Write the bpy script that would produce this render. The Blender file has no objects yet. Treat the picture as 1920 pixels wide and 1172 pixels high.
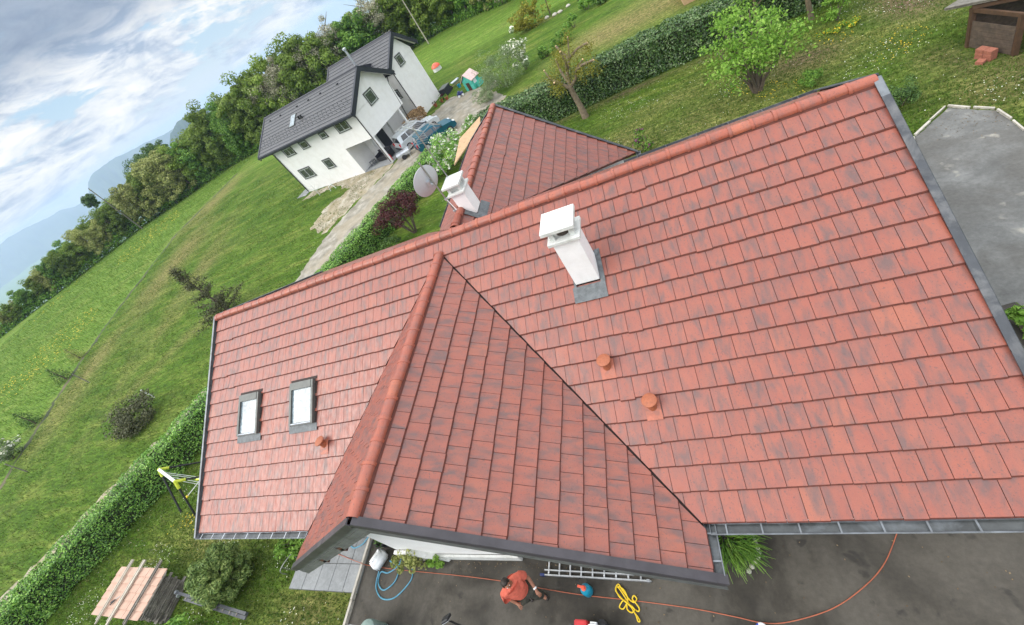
import bpy, bmesh, math, random
import numpy as np
from mathutils import Vector, Matrix
random.seed(7)
R = math.radians
S = bpy.context.scene
COL = S.collection

# ------------------------------------------------------------------ camera, sky, sun, exposure
cam_d = bpy.data.cameras.new('camera')
cam = bpy.data.objects.new('camera', cam_d)
COL.objects.link(cam)
CAM_ROT = [[0.87175, 0.118292, -0.475457], [0.264653, 0.702976, 0.660139], [0.412324, -0.701307, 0.581513]]
CAM_LOC = Vector((15.4472, -8.1566, 11.2114))
cam.matrix_world = Matrix.Translation(CAM_LOC) @ Matrix(CAM_ROT).transposed().to_4x4()
cam_d.sensor_width = 36.0
cam_d.sensor_fit = 'HORIZONTAL'
cam_d.lens = 36.0 * 812.2523 / 1920.0
cam_d.shift_x = 12.87 / 1920.0
cam_d.shift_y = -86.56 / 1920.0
cam_d.clip_start = 0.1
cam_d.clip_end = 40000
S.camera = cam

SUN_EL, SUN_AZ = R(43), R(210)          # azimuth: direction the light comes from, from +X counter-clockwise
W = bpy.data.worlds.new('World'); S.world = W; W.use_nodes = True
wn, wl = W.node_tree.nodes, W.node_tree.links
wn.clear()
w_out = wn.new('ShaderNodeOutputWorld'); w_bg = wn.new('ShaderNodeBackground')
w_sky = wn.new('ShaderNodeTexSky'); w_sky.sky_type = 'NISHITA'; w_sky.sun_disc = False
w_sky.sun_elevation = SUN_EL
w_sky.sun_rotation = R(90) - SUN_AZ
w_sky.air_density = 1.0; w_sky.dust_density = 0.6; w_sky.ozone_density = 1.0
w_tc = wn.new('ShaderNodeTexCoord')
w_bg.inputs['Strength'].default_value = 0.135

def wmath(op, a, b=None, c=None, clamp=False):
    n = wn.new('ShaderNodeMath'); n.operation = op; n.use_clamp = clamp
    for i, v in enumerate((a, b, c)):
        if v is None: continue
        if isinstance(v, (int, float)): n.inputs[i].default_value = v
        else: wl.new(v, n.inputs[i])
    return n.outputs[0]
w_sep = wn.new('ShaderNodeSeparateXYZ'); wl.new(w_tc.outputs['Generated'], w_sep.inputs[0])
def wnoise(scale, vec, detail, rough=0.55, dist=0.0):
    n = wn.new('ShaderNodeTexNoise'); n.inputs['Scale'].default_value = scale
    n.inputs['Detail'].default_value = detail; n.inputs['Roughness'].default_value = rough
    n.inputs['Distortion'].default_value = dist
    wl.new(vec, n.inputs['Vector']); return n.outputs['Fac']
def wcombine(x, y, z):
    n = wn.new('ShaderNodeCombineXYZ')
    for i, v in enumerate((x, y, z)):
        if isinstance(v, (int, float)): n.inputs[i].default_value = v
        else: wl.new(v, n.inputs[i])
    return n.outputs[0]
def wramp(fac, stops):
    n = wn.new('ShaderNodeValToRGB'); cr = n.color_ramp
    while len(cr.elements) < len(stops): cr.elements.new(0.5)
    for e, (p, c) in zip(cr.elements, stops):
        e.position = p; e.color = (*c, 1) if len(c) == 3 else c
    wl.new(fac, n.inputs[0]); return n.outputs[0]
def wmix(f, a, b):
    n = wn.new('ShaderNodeMix'); n.data_type = 'RGBA'
    if isinstance(f, (int, float)): n.inputs[0].default_value = f
    else: wl.new(f, n.inputs[0])
    for i, v in ((6, a), (7, b)):
        if isinstance(v, tuple): n.inputs[i].default_value = (*v, 1)
        else: wl.new(v, n.inputs[i])
    return n.outputs[2]
zc = wmath('MAXIMUM', w_sep.outputs[2], 0.0)
# drifting cloud: streaks lying along the horizon, torn edges, a dark sheet higher up
zz_ = wmath('MULTIPLY', zc, 3.4)
hp = wcombine(w_sep.outputs[0], w_sep.outputs[1], zz_)
tilt = wcombine(w_sep.outputs[0], w_sep.outputs[1], wmath('ADD', zz_, wmath('MULTIPLY', w_sep.outputs[0], 0.55)))
n_heap = wnoise(5.2, tilt, 12, 0.60, 0.35)
n_fine = wnoise(19.0, tilt, 8, 0.62, 0.5)
n_big = wnoise(2.2, hp, 3, 0.5)
dens = wmath('ADD', wmath('MULTIPLY', n_heap, 0.78), wmath('MULTIPLY', n_fine, 0.22))
dens = wmath('ADD', dens, wmath('MULTIPLY', wmath('SUBTRACT', zc, 0.02), 0.30))
cover = wramp(dens, [(0.445, (0, 0, 0)), (0.475, (0.45, 0.45, 0.45)), (0.51, (0.95, 0.95, 0.95)), (0.57, (1, 1, 1))])
lit = wmath('ADD', wmath('MULTIPLY', wnoise(8.5, tilt, 9, 0.62, 0.6), 0.75), wmath('MULTIPLY', n_fine, 0.25))
cl_bright = wramp(lit, [(0.39, (2.6, 3.2, 4.1)), (0.46, (4.0, 4.4, 5.0)), (0.52, (5.2, 5.4, 5.6)), (0.62, (6.3, 6.2, 6.05))])
dark_f = wmath('MULTIPLY', wmath('SUBTRACT', wmath('ADD', zc, wmath('MULTIPLY', wmath('SUBTRACT', n_big, 0.5), 0.12)), 0.112), 14.0, clamp=True)
hi_dark = wramp(zc, [(0.24, (1, 1, 1)), (0.36, (0.0, 0.0, 0.0))])
dark_f = wmath('MULTIPLY', dark_f, hi_dark)
cl_col = wmix(dark_f, cl_bright, wramp(lit, [(0.36, (1.55, 2.0, 2.75)), (0.6, (2.3, 2.75, 3.45))]))
zen = wramp(zc, [(0.26, (1, 1, 1)), (0.42, (2.5, 2.45, 2.4))])  # unseen overhead cloud brightened to add light and roof sheen
nz_ = wn.new('ShaderNodeMix'); nz_.data_type = 'RGBA'; nz_.blend_type = 'MULTIPLY'; nz_.inputs[0].default_value = 1.0
wl.new(cl_col, nz_.inputs[6]); wl.new(zen, nz_.inputs[7]); cl_col = nz_.outputs[2]
hor = wramp(zc, [(0.0, (4.9, 5.2, 5.5)), (0.06, (3.4, 4.4, 5.3)), (0.2, (2.2, 3.6, 4.8)), (0.6, (1.6, 3.0, 4.8))])
sky_col = wmix(0.88, w_sky.outputs[0], hor)
sky_all = wmix(cover, sky_col, cl_col)
wl.new(sky_all, w_bg.inputs['Color']); wl.new(w_bg.outputs[0], w_out.inputs[0])

sun_d = bpy.data.lights.new('sun', 'SUN'); sun_d.energy = 1.9; sun_d.angle = R(38); sun_d.color = (1.0, 0.95, 0.87)
sun = bpy.data.objects.new('sun', sun_d); COL.objects.link(sun)
sdir = Vector((math.cos(SUN_EL) * math.cos(SUN_AZ), math.cos(SUN_EL) * math.sin(SUN_AZ), math.sin(SUN_EL)))
sun.rotation_euler = sdir.to_track_quat('Z', 'Y').to_euler()
sun.location = sdir * 60

S.view_settings.view_transform = 'Standard'; S.view_settings.look = 'None'
S.view_settings.gamma = 1.0; S.view_settings.exposure = 0.36; S.view_settings.use_curve_mapping = False
S.cycles.max_bounces = 6; S.cycles.diffuse_bounces = 3; S.cycles.glossy_bounces = 3
S.cycles.transmission_bounces = 4; S.cycles.volume_bounces = 1; S.cycles.transparent_max_bounces = 6
S.cycles.use_denoising = True

# ------------------------------------------------------------------ materials
def new_mat(name):
    m = bpy.data.materials.new(name); m.use_nodes = True
    nt = m.node_tree
    return m, nt.nodes, nt.links, nt.nodes['Principled BSDF']
def nd(nodes, typ, **kw):
    n = nodes.new(typ)
    for k, v in kw.items():
        if k in n.inputs: n.inputs[k].default_value = v
        else: setattr(n, k, v)
    return n
def ramp(nodes, links, fac, stops, interp='LINEAR'):
    n = nodes.new('ShaderNodeValToRGB'); cr = n.color_ramp; cr.interpolation = interp
    while len(cr.elements) < len(stops): cr.elements.new(0.5)
    for e, (p, c) in zip(cr.elements, stops):
        e.position = p; e.color = (*c, 1) if len(c) == 3 else c
    links.new(fac, n.inputs[0]); return n.outputs[0]
def mixc(nodes, links, f, a, b, mode='MIX'):
    n = nodes.new('ShaderNodeMix'); n.data_type = 'RGBA'; n.blend_type = mode
    if isinstance(f, (int, float)): n.inputs[0].default_value = f
    else: links.new(f, n.inputs[0])
    for i, v in ((6, a), (7, b)):
        if isinstance(v, tuple): n.inputs[i].default_value = (*v, 1)
        else: links.new(v, n.inputs[i])
    return n.outputs[2]
def fmath(nodes, links, op, a, b=None, clamp=False):
    n = nodes.new('ShaderNodeMath'); n.operation = op; n.use_clamp = clamp
    for i, v in enumerate((a, b)):
        if v is None: continue
        if isinstance(v, (int, float)): n.inputs[i].default_value = v
        else: links.new(v, n.inputs[i])
    return n.outputs[0]
def noise(nodes, links, vec, scale, detail=4, rough=0.55, dist=0.0):
    n = nodes.new('ShaderNodeTexNoise'); n.inputs['Scale'].default_value = scale
    n.inputs['Detail'].default_value = detail; n.inputs['Roughness'].default_value = rough
    n.inputs['Distortion'].default_value = dist
    if vec is not None: links.new(vec, n.inputs['Vector'])
    return n.outputs['Fac']
def bump(nodes, links, p, h, strength, dist):
    b = nodes.new('ShaderNodeBump'); b.inputs['Strength'].default_value = strength; b.inputs['Distance'].default_value = dist
    links.new(h, b.inputs['Height']); links.new(b.outputs[0], p.inputs['Normal'])

def simple(name, col, rough=0.6, metal=0.0, var=0.18, scale=6.0, spec=0.5, bumps=0.0, dirt=None):
    """one solid material with procedural wear: tone noise, optional dirt blotches, optional bump"""
    m, n, l, p = new_mat(name)
    tc = n.new('ShaderNodeTexCoord')
    f = noise(n, l, tc.outputs['Object'], scale, 6, 0.6)
    a = tuple(max(0, c * (1 - var)) for c in col); b = tuple(min(1, c * (1 + var)) for c in col)
    c = ramp(n, l, f, [(0.3, a), (0.7, b)])
    if dirt:
        f2 = noise(n, l, tc.outputs['Object'], scale * 0.55, 5, 0.65, 0.4)
        c = mixc(n, l, ramp(n, l, f2, [(0.5, (0, 0, 0)), (0.72, (0.75, 0.75, 0.75))]), c, dirt)
    l.new(c, p.inputs['Base Color'])
    p.inputs['Roughness'].default_value = rough; p.inputs['Metallic'].default_value = metal
    p.inputs['Specular IOR Level'].default_value = spec
    if bumps: bump(n, l, p, noise(n, l, tc.outputs['Object'], scale * 8, 5), bumps, 0.01)
    return m

def foliage(name, cols, trans=0.30, rough=0.55, spec=0.25, patch=None):
    m, n, l, p = new_mat(name)
    g = n.new('ShaderNodeNewGeometry')
    tc = n.new('ShaderNodeTexCoord')
    big = noise(n, l, tc.outputs['Object'], 0.9, 3)
    f = fmath(n, l, 'ADD', fmath(n, l, 'MULTIPLY', g.outputs['Random Per Island'], 0.65), fmath(n, l, 'MULTIPLY', fmath(n, l, 'SUBTRACT', big, 0.15), 0.5), clamp=True)
    k = len(cols)
    c = ramp(n, l, f, [(0.12 + 0.76 * i / (k - 1), cc) for i, cc in enumerate(cols)])
    oi = n.new('ShaderNodeObjectInfo')
    hs = n.new('ShaderNodeHueSaturation'); l.new(c, hs.inputs['Color'])
    l.new(fmath(n, l, 'ADD', fmath(n, l, 'MULTIPLY', oi.outputs['Random'], 0.3), 0.85), hs.inputs['Value'])
    c = hs.outputs[0]
    l.new(c, p.inputs['Base Color']); p.inputs['Roughness'].default_value = rough
    p.inputs['Specular IOR Level'].default_value = spec
    t = n.new('ShaderNodeBsdfTranslucent'); l.new(c, t.inputs['Color'])
    mx = n.new('ShaderNodeMixShader'); mx.inputs[0].default_value = trans
    l.new(p.outputs[0], mx.inputs[1]); l.new(t.outputs[0], mx.inputs[2])
    l.new(mx.outputs[0], n['Material Output'].inputs['Surface'])
    return m

def tile_mat(name, cols, grey, streak=0.75, rough=0.42, dots=0.8, spec=0.5, dotc=(0.10, 0.05, 0.045)):
    """fired clay roof tile; UV = metres along eave, metres down the slope"""
    m, n, l, p = new_mat(name)
    uv = n.new('ShaderNodeUVMap')
    g = n.new('ShaderNodeNewGeometry')
    r = g.outputs['Random Per Island']
    sep = n.new('ShaderNodeSeparateXYZ'); l.new(uv.outputs[0], sep.inputs[0])
    def co(su, sv, k):
        c = n.new('ShaderNodeCombineXYZ')
        l.new(fmath(n, l, 'MULTIPLY', sep.outputs[0], su), c.inputs[0])
        l.new(fmath(n, l, 'MULTIPLY', sep.outputs[1], sv), c.inputs[1])
        l.new(fmath(n, l, 'MULTIPLY', r, k), c.inputs[2])
        return c.outputs[0]
    c = ramp(n, l, r, [(0.0, cols[0]), (0.35, cols[1]), (0.7, cols[2]), (0.93, cols[1]), (1.0, cols[3])])
    warm = noise(n, l, co(5, 3, 31), 1.0, 4)
    c = mixc(n, l, ramp(n, l, warm, [(0.35, (0, 0, 0)), (0.7, (0.5, 0.5, 0.5))]), c, cols[3])
    st = noise(n, l, co(6.0, 2.2, 83), 1.0, 4, 0.58, 0.3)
    fst = ramp(n, l, st, [(0.42, (0, 0, 0)), (0.54, (streak * .38,) * 3), (0.69, (streak,) * 3)])
    c = mixc(n, l, fst, c, grey)
    dt = noise(n, l, co(38, 30, 7), 1.0, 2, 0.4)
    c = mixc(n, l, ramp(n, l, dt, [(0.62, (0, 0, 0)), (0.70, (dots * .8,) * 3)]), c, dotc)
    fine = noise(n, l, co(120, 90, 3), 1.0, 3)
    c = mixc(n, l, 0.5, c, mixc(n, l, 1.0, c, ramp(n, l, fine, [(0.3, (0.75,) * 3), (0.7, (1.25,) * 3)]), 'MULTIPLY'))
    l.new(c, p.inputs['Base Color'])
    rr = noise(n, l, co(14, 5, 17), 1.0, 4)
    l.new(ramp(n, l, rr, [(0.3, (rough - .1,) * 3), (0.7, (rough + .16,) * 3)]), p.inputs['Roughness'])
    p.inputs['Specular IOR Level'].default_value = spec
    bump(n, l, p, fmath(n, l, 'ADD', fine, fmath(n, l, 'MULTIPLY', st, 1.2)), 0.16, 0.006)
    return m

M = {}
M['tile'] = tile_mat('roof_tile_clay', [(0.240, 0.063, 0.041), (0.268, 0.069, 0.043), (0.258, 0.074, 0.049), (0.30, 0.087, 0.049)], (0.088, 0.058, 0.056), streak=.80, rough=0.40, spec=0.68)
M['tile_edge'] = simple('dirty_shaded_tile_edge', (0.12, 0.032, 0.021), 0.8, 0, 0.25, 12)  # dirt tone, with the shadow line under each course put into the colour
M['ridge'] = tile_mat('ridge_tile_clay', [(0.29, 0.074, 0.044), (0.33, 0.082, 0.048), (0.31, 0.09, 0.057), (0.38, 0.112, 0.06)], (0.13, 0.08, 0.075), streak=0.5)
M['under'] = simple('roof_underlay', (0.11, 0.032, 0.022), 0.9)
M['zinc'] = simple('weathered_zinc', (0.17, 0.185, 0.20), 0.5, 0.45, 0.3, 5, dirt=(0.09, 0.09, 0.09))
M['zinc_light'] = simple('bright_zinc', (0.55, 0.58, 0.62), 0.33, 0.7, 0.15, 4, dirt=(0.3, 0.3, 0.3))
M['verge'] = simple('slate_grey_metal_trim', (0.050, 0.055, 0.063), 0.6, 0.1, 0.22, 4, dirt=(0.18, 0.18, 0.18))
M['barge'] = simple('dark_lacquered_barge_metal', (0.050, 0.045, 0.051), 0.5, 0.1, 0.25, 3, dirt=(0.085, 0.08, 0.085))
M['soffit'] = simple('grey_stained_boarding', (0.11, 0.115, 0.11), 0.65, 0, 0.25, 5, dirt=(0.07, 0.07, 0.065))
M['beam'] = simple('red_brown_beam', (0.09, 0.03, 0.02), 0.6)
M['white_render'] = simple('white_house_render', (0.80, 0.79, 0.77), 0.85, 0, 0.04, 2, bumps=0.2, dirt=(0.72, 0.70, 0.66))
M['chimney'] = simple('white_painted_render', (0.83, 0.83, 0.82), 0.75, 0, 0.04, 4, bumps=0.3, dirt=(0.74, 0.73, 0.70))
M['slab_w'] = simple('weathered_white_concrete', (0.62, 0.63, 0.60), 0.85, 0, 0.08, 9, dirt=(0.42, 0.43, 0.39), bumps=0.3)
M['soot'] = simple('sooty_clay', (0.07, 0.05, 0.04), 0.8)
M['grit'] = simple('wet_gutter_grit', (0.05, 0.055, 0.055), 0.25, 0.0, 0.5, 3, dirt=(0.16, 0.18, 0.2))
M['lead'] = simple('lead_flashing', (0.105, 0.115, 0.12), 0.6, 0.2, 0.3, 9, dirt=(0.20, 0.21, 0.22))
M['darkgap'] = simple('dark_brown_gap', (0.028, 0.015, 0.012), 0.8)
M['vent_base'] = simple('terracotta_vent_base', (0.36, 0.11, 0.065), 0.5, 0, 0.25, 9, dirt=(0.13, 0.08, 0.075))
M['vent'] = simple('terracotta_vent', (0.32, 0.098, 0.045), 0.6, 0, 0.2, 25)
M['winframe'] = simple('grey_aluminium_cladding', (0.095, 0.10, 0.092), 0.5, 0.15)
M['winframe_l'] = simple('light_window_frame', (0.52, 0.54, 0.53), 0.4, 0.3)
def glass_mat(name, col, rough=0.04, spec=1.0, coat=.6):
    m, n, l, p = new_mat(name)
    tc = n.new('ShaderNodeTexCoord'); f = noise(n, l, tc.outputs['Object'], 4.0, 5, 0.65, 1.2)
    c = ramp(n, l, f, [(0.36, tuple(x * .6 for x in col)), (0.64, tuple(min(1, x * 1.3) for x in col))])
    l.new(c, p.inputs['Base Color']); p.inputs['Roughness'].default_value = rough
    p.inputs['Specular IOR Level'].default_value = spec; p.inputs['Coat Weight'].default_value = coat
    p.inputs['Coat Roughness'].default_value = 0.03
    return m
M['skyglass'] = glass_mat('skylight_glass_with_pale_blind', (0.22, 0.27, 0.295), .12, .5, .15)
M['winglass'] = glass_mat('window_glass', (0.055, 0.06, 0.065))
M['carglass'] = glass_mat('car_glass', (0.02, 0.025, 0.03))
M['anthracite'] = simple('anthracite_metal', (0.025, 0.028, 0.038), 0.5, 0.2, 0.15, 2)
M['slate'] = tile_mat('dark_grey_tile', [(0.070, 0.072, 0.076), (0.082, 0.084, 0.088), (0.09, 0.09, 0.094), (0.10, 0.10, 0.10)], (0.05, 0.05, 0.055), streak=0.4, rough=0.55, dots=0.1, dotc=(.03, .03, .03))
M['wood_grey'] = simple('silvered_wood', (0.17, 0.155, 0.13), 0.8, 0, 0.4, 9, dirt=(0.07, 0.06, 0.05), bumps=0.4)
M['wood_brown'] = simple('brown_stained_wood', (0.075, 0.040, 0.021), 0.7, 0, 0.3, 7, dirt=(0.06, 0.035, 0.02))
M['wood_tan'] = simple('tan_plywood', (0.44, 0.29, 0.16), 0.7, 0, 0.14, 6, dirt=(0.33, 0.2, 0.1))
M['bark'] = simple('grey_brown_bark', (0.13, 0.10, 0.075), 0.9, 0, 0.4, 8, bumps=0.6, dirt=(0.06, 0.05, 0.035))
M['bark_pale'] = simple('pale_mossy_bark', (0.17, 0.13, 0.085), 0.9, 0, 0.35, 7, bumps=0.6, dirt=(0.13, 0.11, 0.06))
M['cut'] = simple('fresh_cut_wood', (0.65, 0.45, 0.25), 0.8)
M['white_pl'] = simple('white_plastic', (0.78, 0.80, 0.80), 0.4, 0, 0.05, 8)
M['black_pl'] = simple('black_plastic', (0.018, 0.018, 0.02), 0.45)
M['alu'] = simple('aluminium', (0.62, 0.64, 0.66), 0.35, 0.8, 0.15, 6)
M['navy'] = simple('dark_blue_plastic', (0.015, 0.03, 0.13), 0.45)
M['blue'] = simple('blue_paint', (0.03, 0.07, 0.42), 0.4)
M['teal'] = simple('teal_plastic', (0.01, 0.26, 0.40), 0.35)
M['hose'] = simple('blue_hose_rubber', (0.10, 0.30, 0.42), 0.45)
M['cord'] = simple('orange_cable', (0.40, 0.115, 0.06), 0.55)
M['yellow'] = simple('yellow_rope', (0.72, 0.50, 0.02), 0.6)
M['lime'] = simple('lime_yellow_plastic', (0.52, 0.58, 0.05), 0.45)
M['red'] = simple('red_paint', (0.50, 0.025, 0.03), 0.4)
M['orange_pl'] = simple('orange_red_plastic', (0.72, 0.10, 0.05), 0.4)
M['greygreen'] = simple('grey_green_plastic', (0.24, 0.32, 0.29), 0.45)
M['dish'] = simple('pale_grey_dish_metal', (0.56, 0.58, 0.60), 0.6, 0.0, 0.06, 4)
M['steel'] = simple('galvanised_tube', (0.34, 0.34, 0.32), 0.45, 0.6, 0.2, 14)
M['turq'] = simple('turquoise_plastic', (0.09, 0.50, 0.40), 0.45)
M['pinkroof'] = simple('faded_pink_plastic', (0.62, 0.45, 0.42), 0.6)
M['carblue'] = simple('petrol_blue_car_paint', (0.010, 0.10, 0.155), 0.28, 0.3, 0.08, 3)
M['carsilver'] = simple('silver_white_car_paint', (0.58, 0.62, 0.64), 0.28, 0.3, 0.05, 3)
M['tyre'] = simple('tyre_rubber', (0.02, 0.02, 0.02), 0.85)
M['taillight'] = simple('red_lamp_lens', (0.55, 0.02, 0.03), 0.2)
M['lamp'] = simple('clear_lamp_lens', (0.7, 0.72, 0.74), 0.15)
M['brick'] = simple('red_brick', (0.30, 0.11, 0.07), 0.85, 0, 0.25, 20)
M['kerbstone'] = simple('pale_kerb_stone', (0.46, 0.43, 0.37), 0.9, 0, 0.2, 6, dirt=(0.3, 0.27, 0.22), bumps=0.4)
M['firewood'] = simple('split_firewood', (0.42, 0.27, 0.14), 0.85, 0, 0.4, 12, dirt=(0.16, 0.09, 0.05))
M['pinkboard'] = simple('pale_pink_cover_tiles', (0.46, 0.30, 0.225), 0.8, 0, 0.14, 4, dirt=(0.36, 0.23, 0.17))
M['leaf_hedge'] = foliage('laurel_hedge_leaves', [(0.053, 0.147, 0.026), (0.132, 0.307, 0.047), (0.248, 0.482, 0.075), (0.497, 0.759, 0.160)], 0.2, 0.36, 0.5)
M['leaf_hedge_d'] = foliage('dark_laurel_leaves', [(0.027, 0.068, 0.019), (0.058, 0.127, 0.030), (0.109, 0.203, 0.050), (0.288, 0.371, 0.169)], 0.15, 0.34, 0.55)
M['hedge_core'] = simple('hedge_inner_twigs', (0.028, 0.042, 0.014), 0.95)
M['leaf_fresh'] = foliage('fresh_green_leaves', [(0.062, 0.150, 0.015), (0.138, 0.275, 0.031), (0.237, 0.413, 0.062), (0.350, 0.525, 0.112)], 0.35)
M['leaf_mid'] = foliage('mid_green_leaves', [(0.053, 0.138, 0.021), (0.106, 0.232, 0.032), (0.179, 0.338, 0.042), (0.275, 0.443, 0.085)], 0.3)
M['leaf_dark'] = foliage('dark_green_leaves', [(0.026, 0.066, 0.019), (0.056, 0.112, 0.026), (0.085, 0.160, 0.034), (0.131, 0.225, 0.056)], 0.2)
M['leaf_olive'] = foliage('olive_spring_leaves', [(0.133, 0.168, 0.045), (0.246, 0.291, 0.079), (0.380, 0.402, 0.124), (0.537, 0.537, 0.201)], 0.3)
M['leaf_grey'] = foliage('grey_budding_twigs', [(0.166, 0.161, 0.105), (0.308, 0.297, 0.203), (0.450, 0.427, 0.297), (0.616, 0.568, 0.402)], 0.3)
M['leaf_yellow'] = foliage('yellow_green_leaves', [(0.120, 0.130, 0.012), (0.200, 0.200, 0.020), (0.280, 0.270, 0.030), (0.360, 0.340, 0.060)], 0.3)
M['leaf_conifer'] = foliage('conifer_sprays', [(0.049, 0.098, 0.023), (0.107, 0.176, 0.039), (0.196, 0.274, 0.069), (0.313, 0.371, 0.117)], 0.12)
M['leaf_brown'] = foliage('dry_brown_green_needles', [(0.044, 0.052, 0.021), (0.081, 0.088, 0.041), (0.117, 0.125, 0.059), (0.162, 0.162, 0.073)], 0.15)
M['leaf_purple'] = foliage('dark_red_maple_leaves', [(0.033, 0.012, 0.012), (0.066, 0.019, 0.019), (0.103, 0.030, 0.030), (0.150, 0.047, 0.042)], 0.25)
M['leaf_silver'] = foliage('silvery_green_leaves', [(0.108, 0.168, 0.072), (0.180, 0.252, 0.108), (0.264, 0.348, 0.168), (0.384, 0.456, 0.264)], 0.3)
M['petal_white'] = foliage('creamy_white_blossom', [(0.60, 0.58, 0.42), (0.70, 0.70, 0.55), (0.75, 0.75, 0.65), (0.8, 0.8, 0.75)], 0.2)
M['petal_purple'] = foliage('purple_blossom', [(0.07, 0.012, 0.045), (0.12, 0.02, 0.07), (0.16, 0.04, 0.10), (0.24, 0.08, 0.16)], 0.2)
M['petal_yellow'] = foliage('yellow_blossom', [(0.55, 0.36, 0.01), (0.65, 0.45, 0.02), (0.72, 0.55, 0.03), (0.78, 0.62, 0.06)], 0.2)
M['skin'] = simple('tanned_skin', (0.30, 0.13, 0.075), 0.55, 0, 0.1, 12)
M['hair'] = simple('dark_brown_hair', (0.022, 0.014, 0.009), 0.6, 0, 0.4, 60)
M['shirt'] = simple('salmon_orange_cotton', (0.66, 0.15, 0.10), 0.85, 0, 0.22, 9, spec=0.2, bumps=1.0)
M['trousers'] = simple('dark_olive_work_trousers', (0.060, 0.058, 0.045), 0.9, 0, 0.3, 14, spec=0.2)
M['boot'] = simple('dark_brown_boots', (0.022, 0.016, 0.012), 0.6)

# ------------------------------------------------------------------ object helpers
def props(o, label=None, cat=None, group=None, kind=None):
    if label: o['label'] = label
    if cat: o['category'] = cat
    if group: o['group'] = group
    if kind: o['kind'] = kind
    return o
def link(name, me, parent=None, mats=()):
    o = bpy.data.objects.new(name, me); COL.objects.link(o)
    for m in (mats if isinstance(mats, (list, tuple)) else [mats]): me.materials.append(m)
    if parent is not None: o.parent = parent
    return o
def thing(name, loc, label, cat, group=None, rz=0.0):
    o = bpy.data.objects.new(name, None); COL.objects.link(o)
    o.empty_display_size = 0.3; o.location = loc; o.rotation_euler = (0, 0, rz)
    return props(o, label, cat, group)
def copy_tree(o, parent=None):
    c = o.copy(); COL.objects.link(c); c.parent = parent
    for ch in list(o.children): copy_tree(ch, c)
    return c

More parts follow.
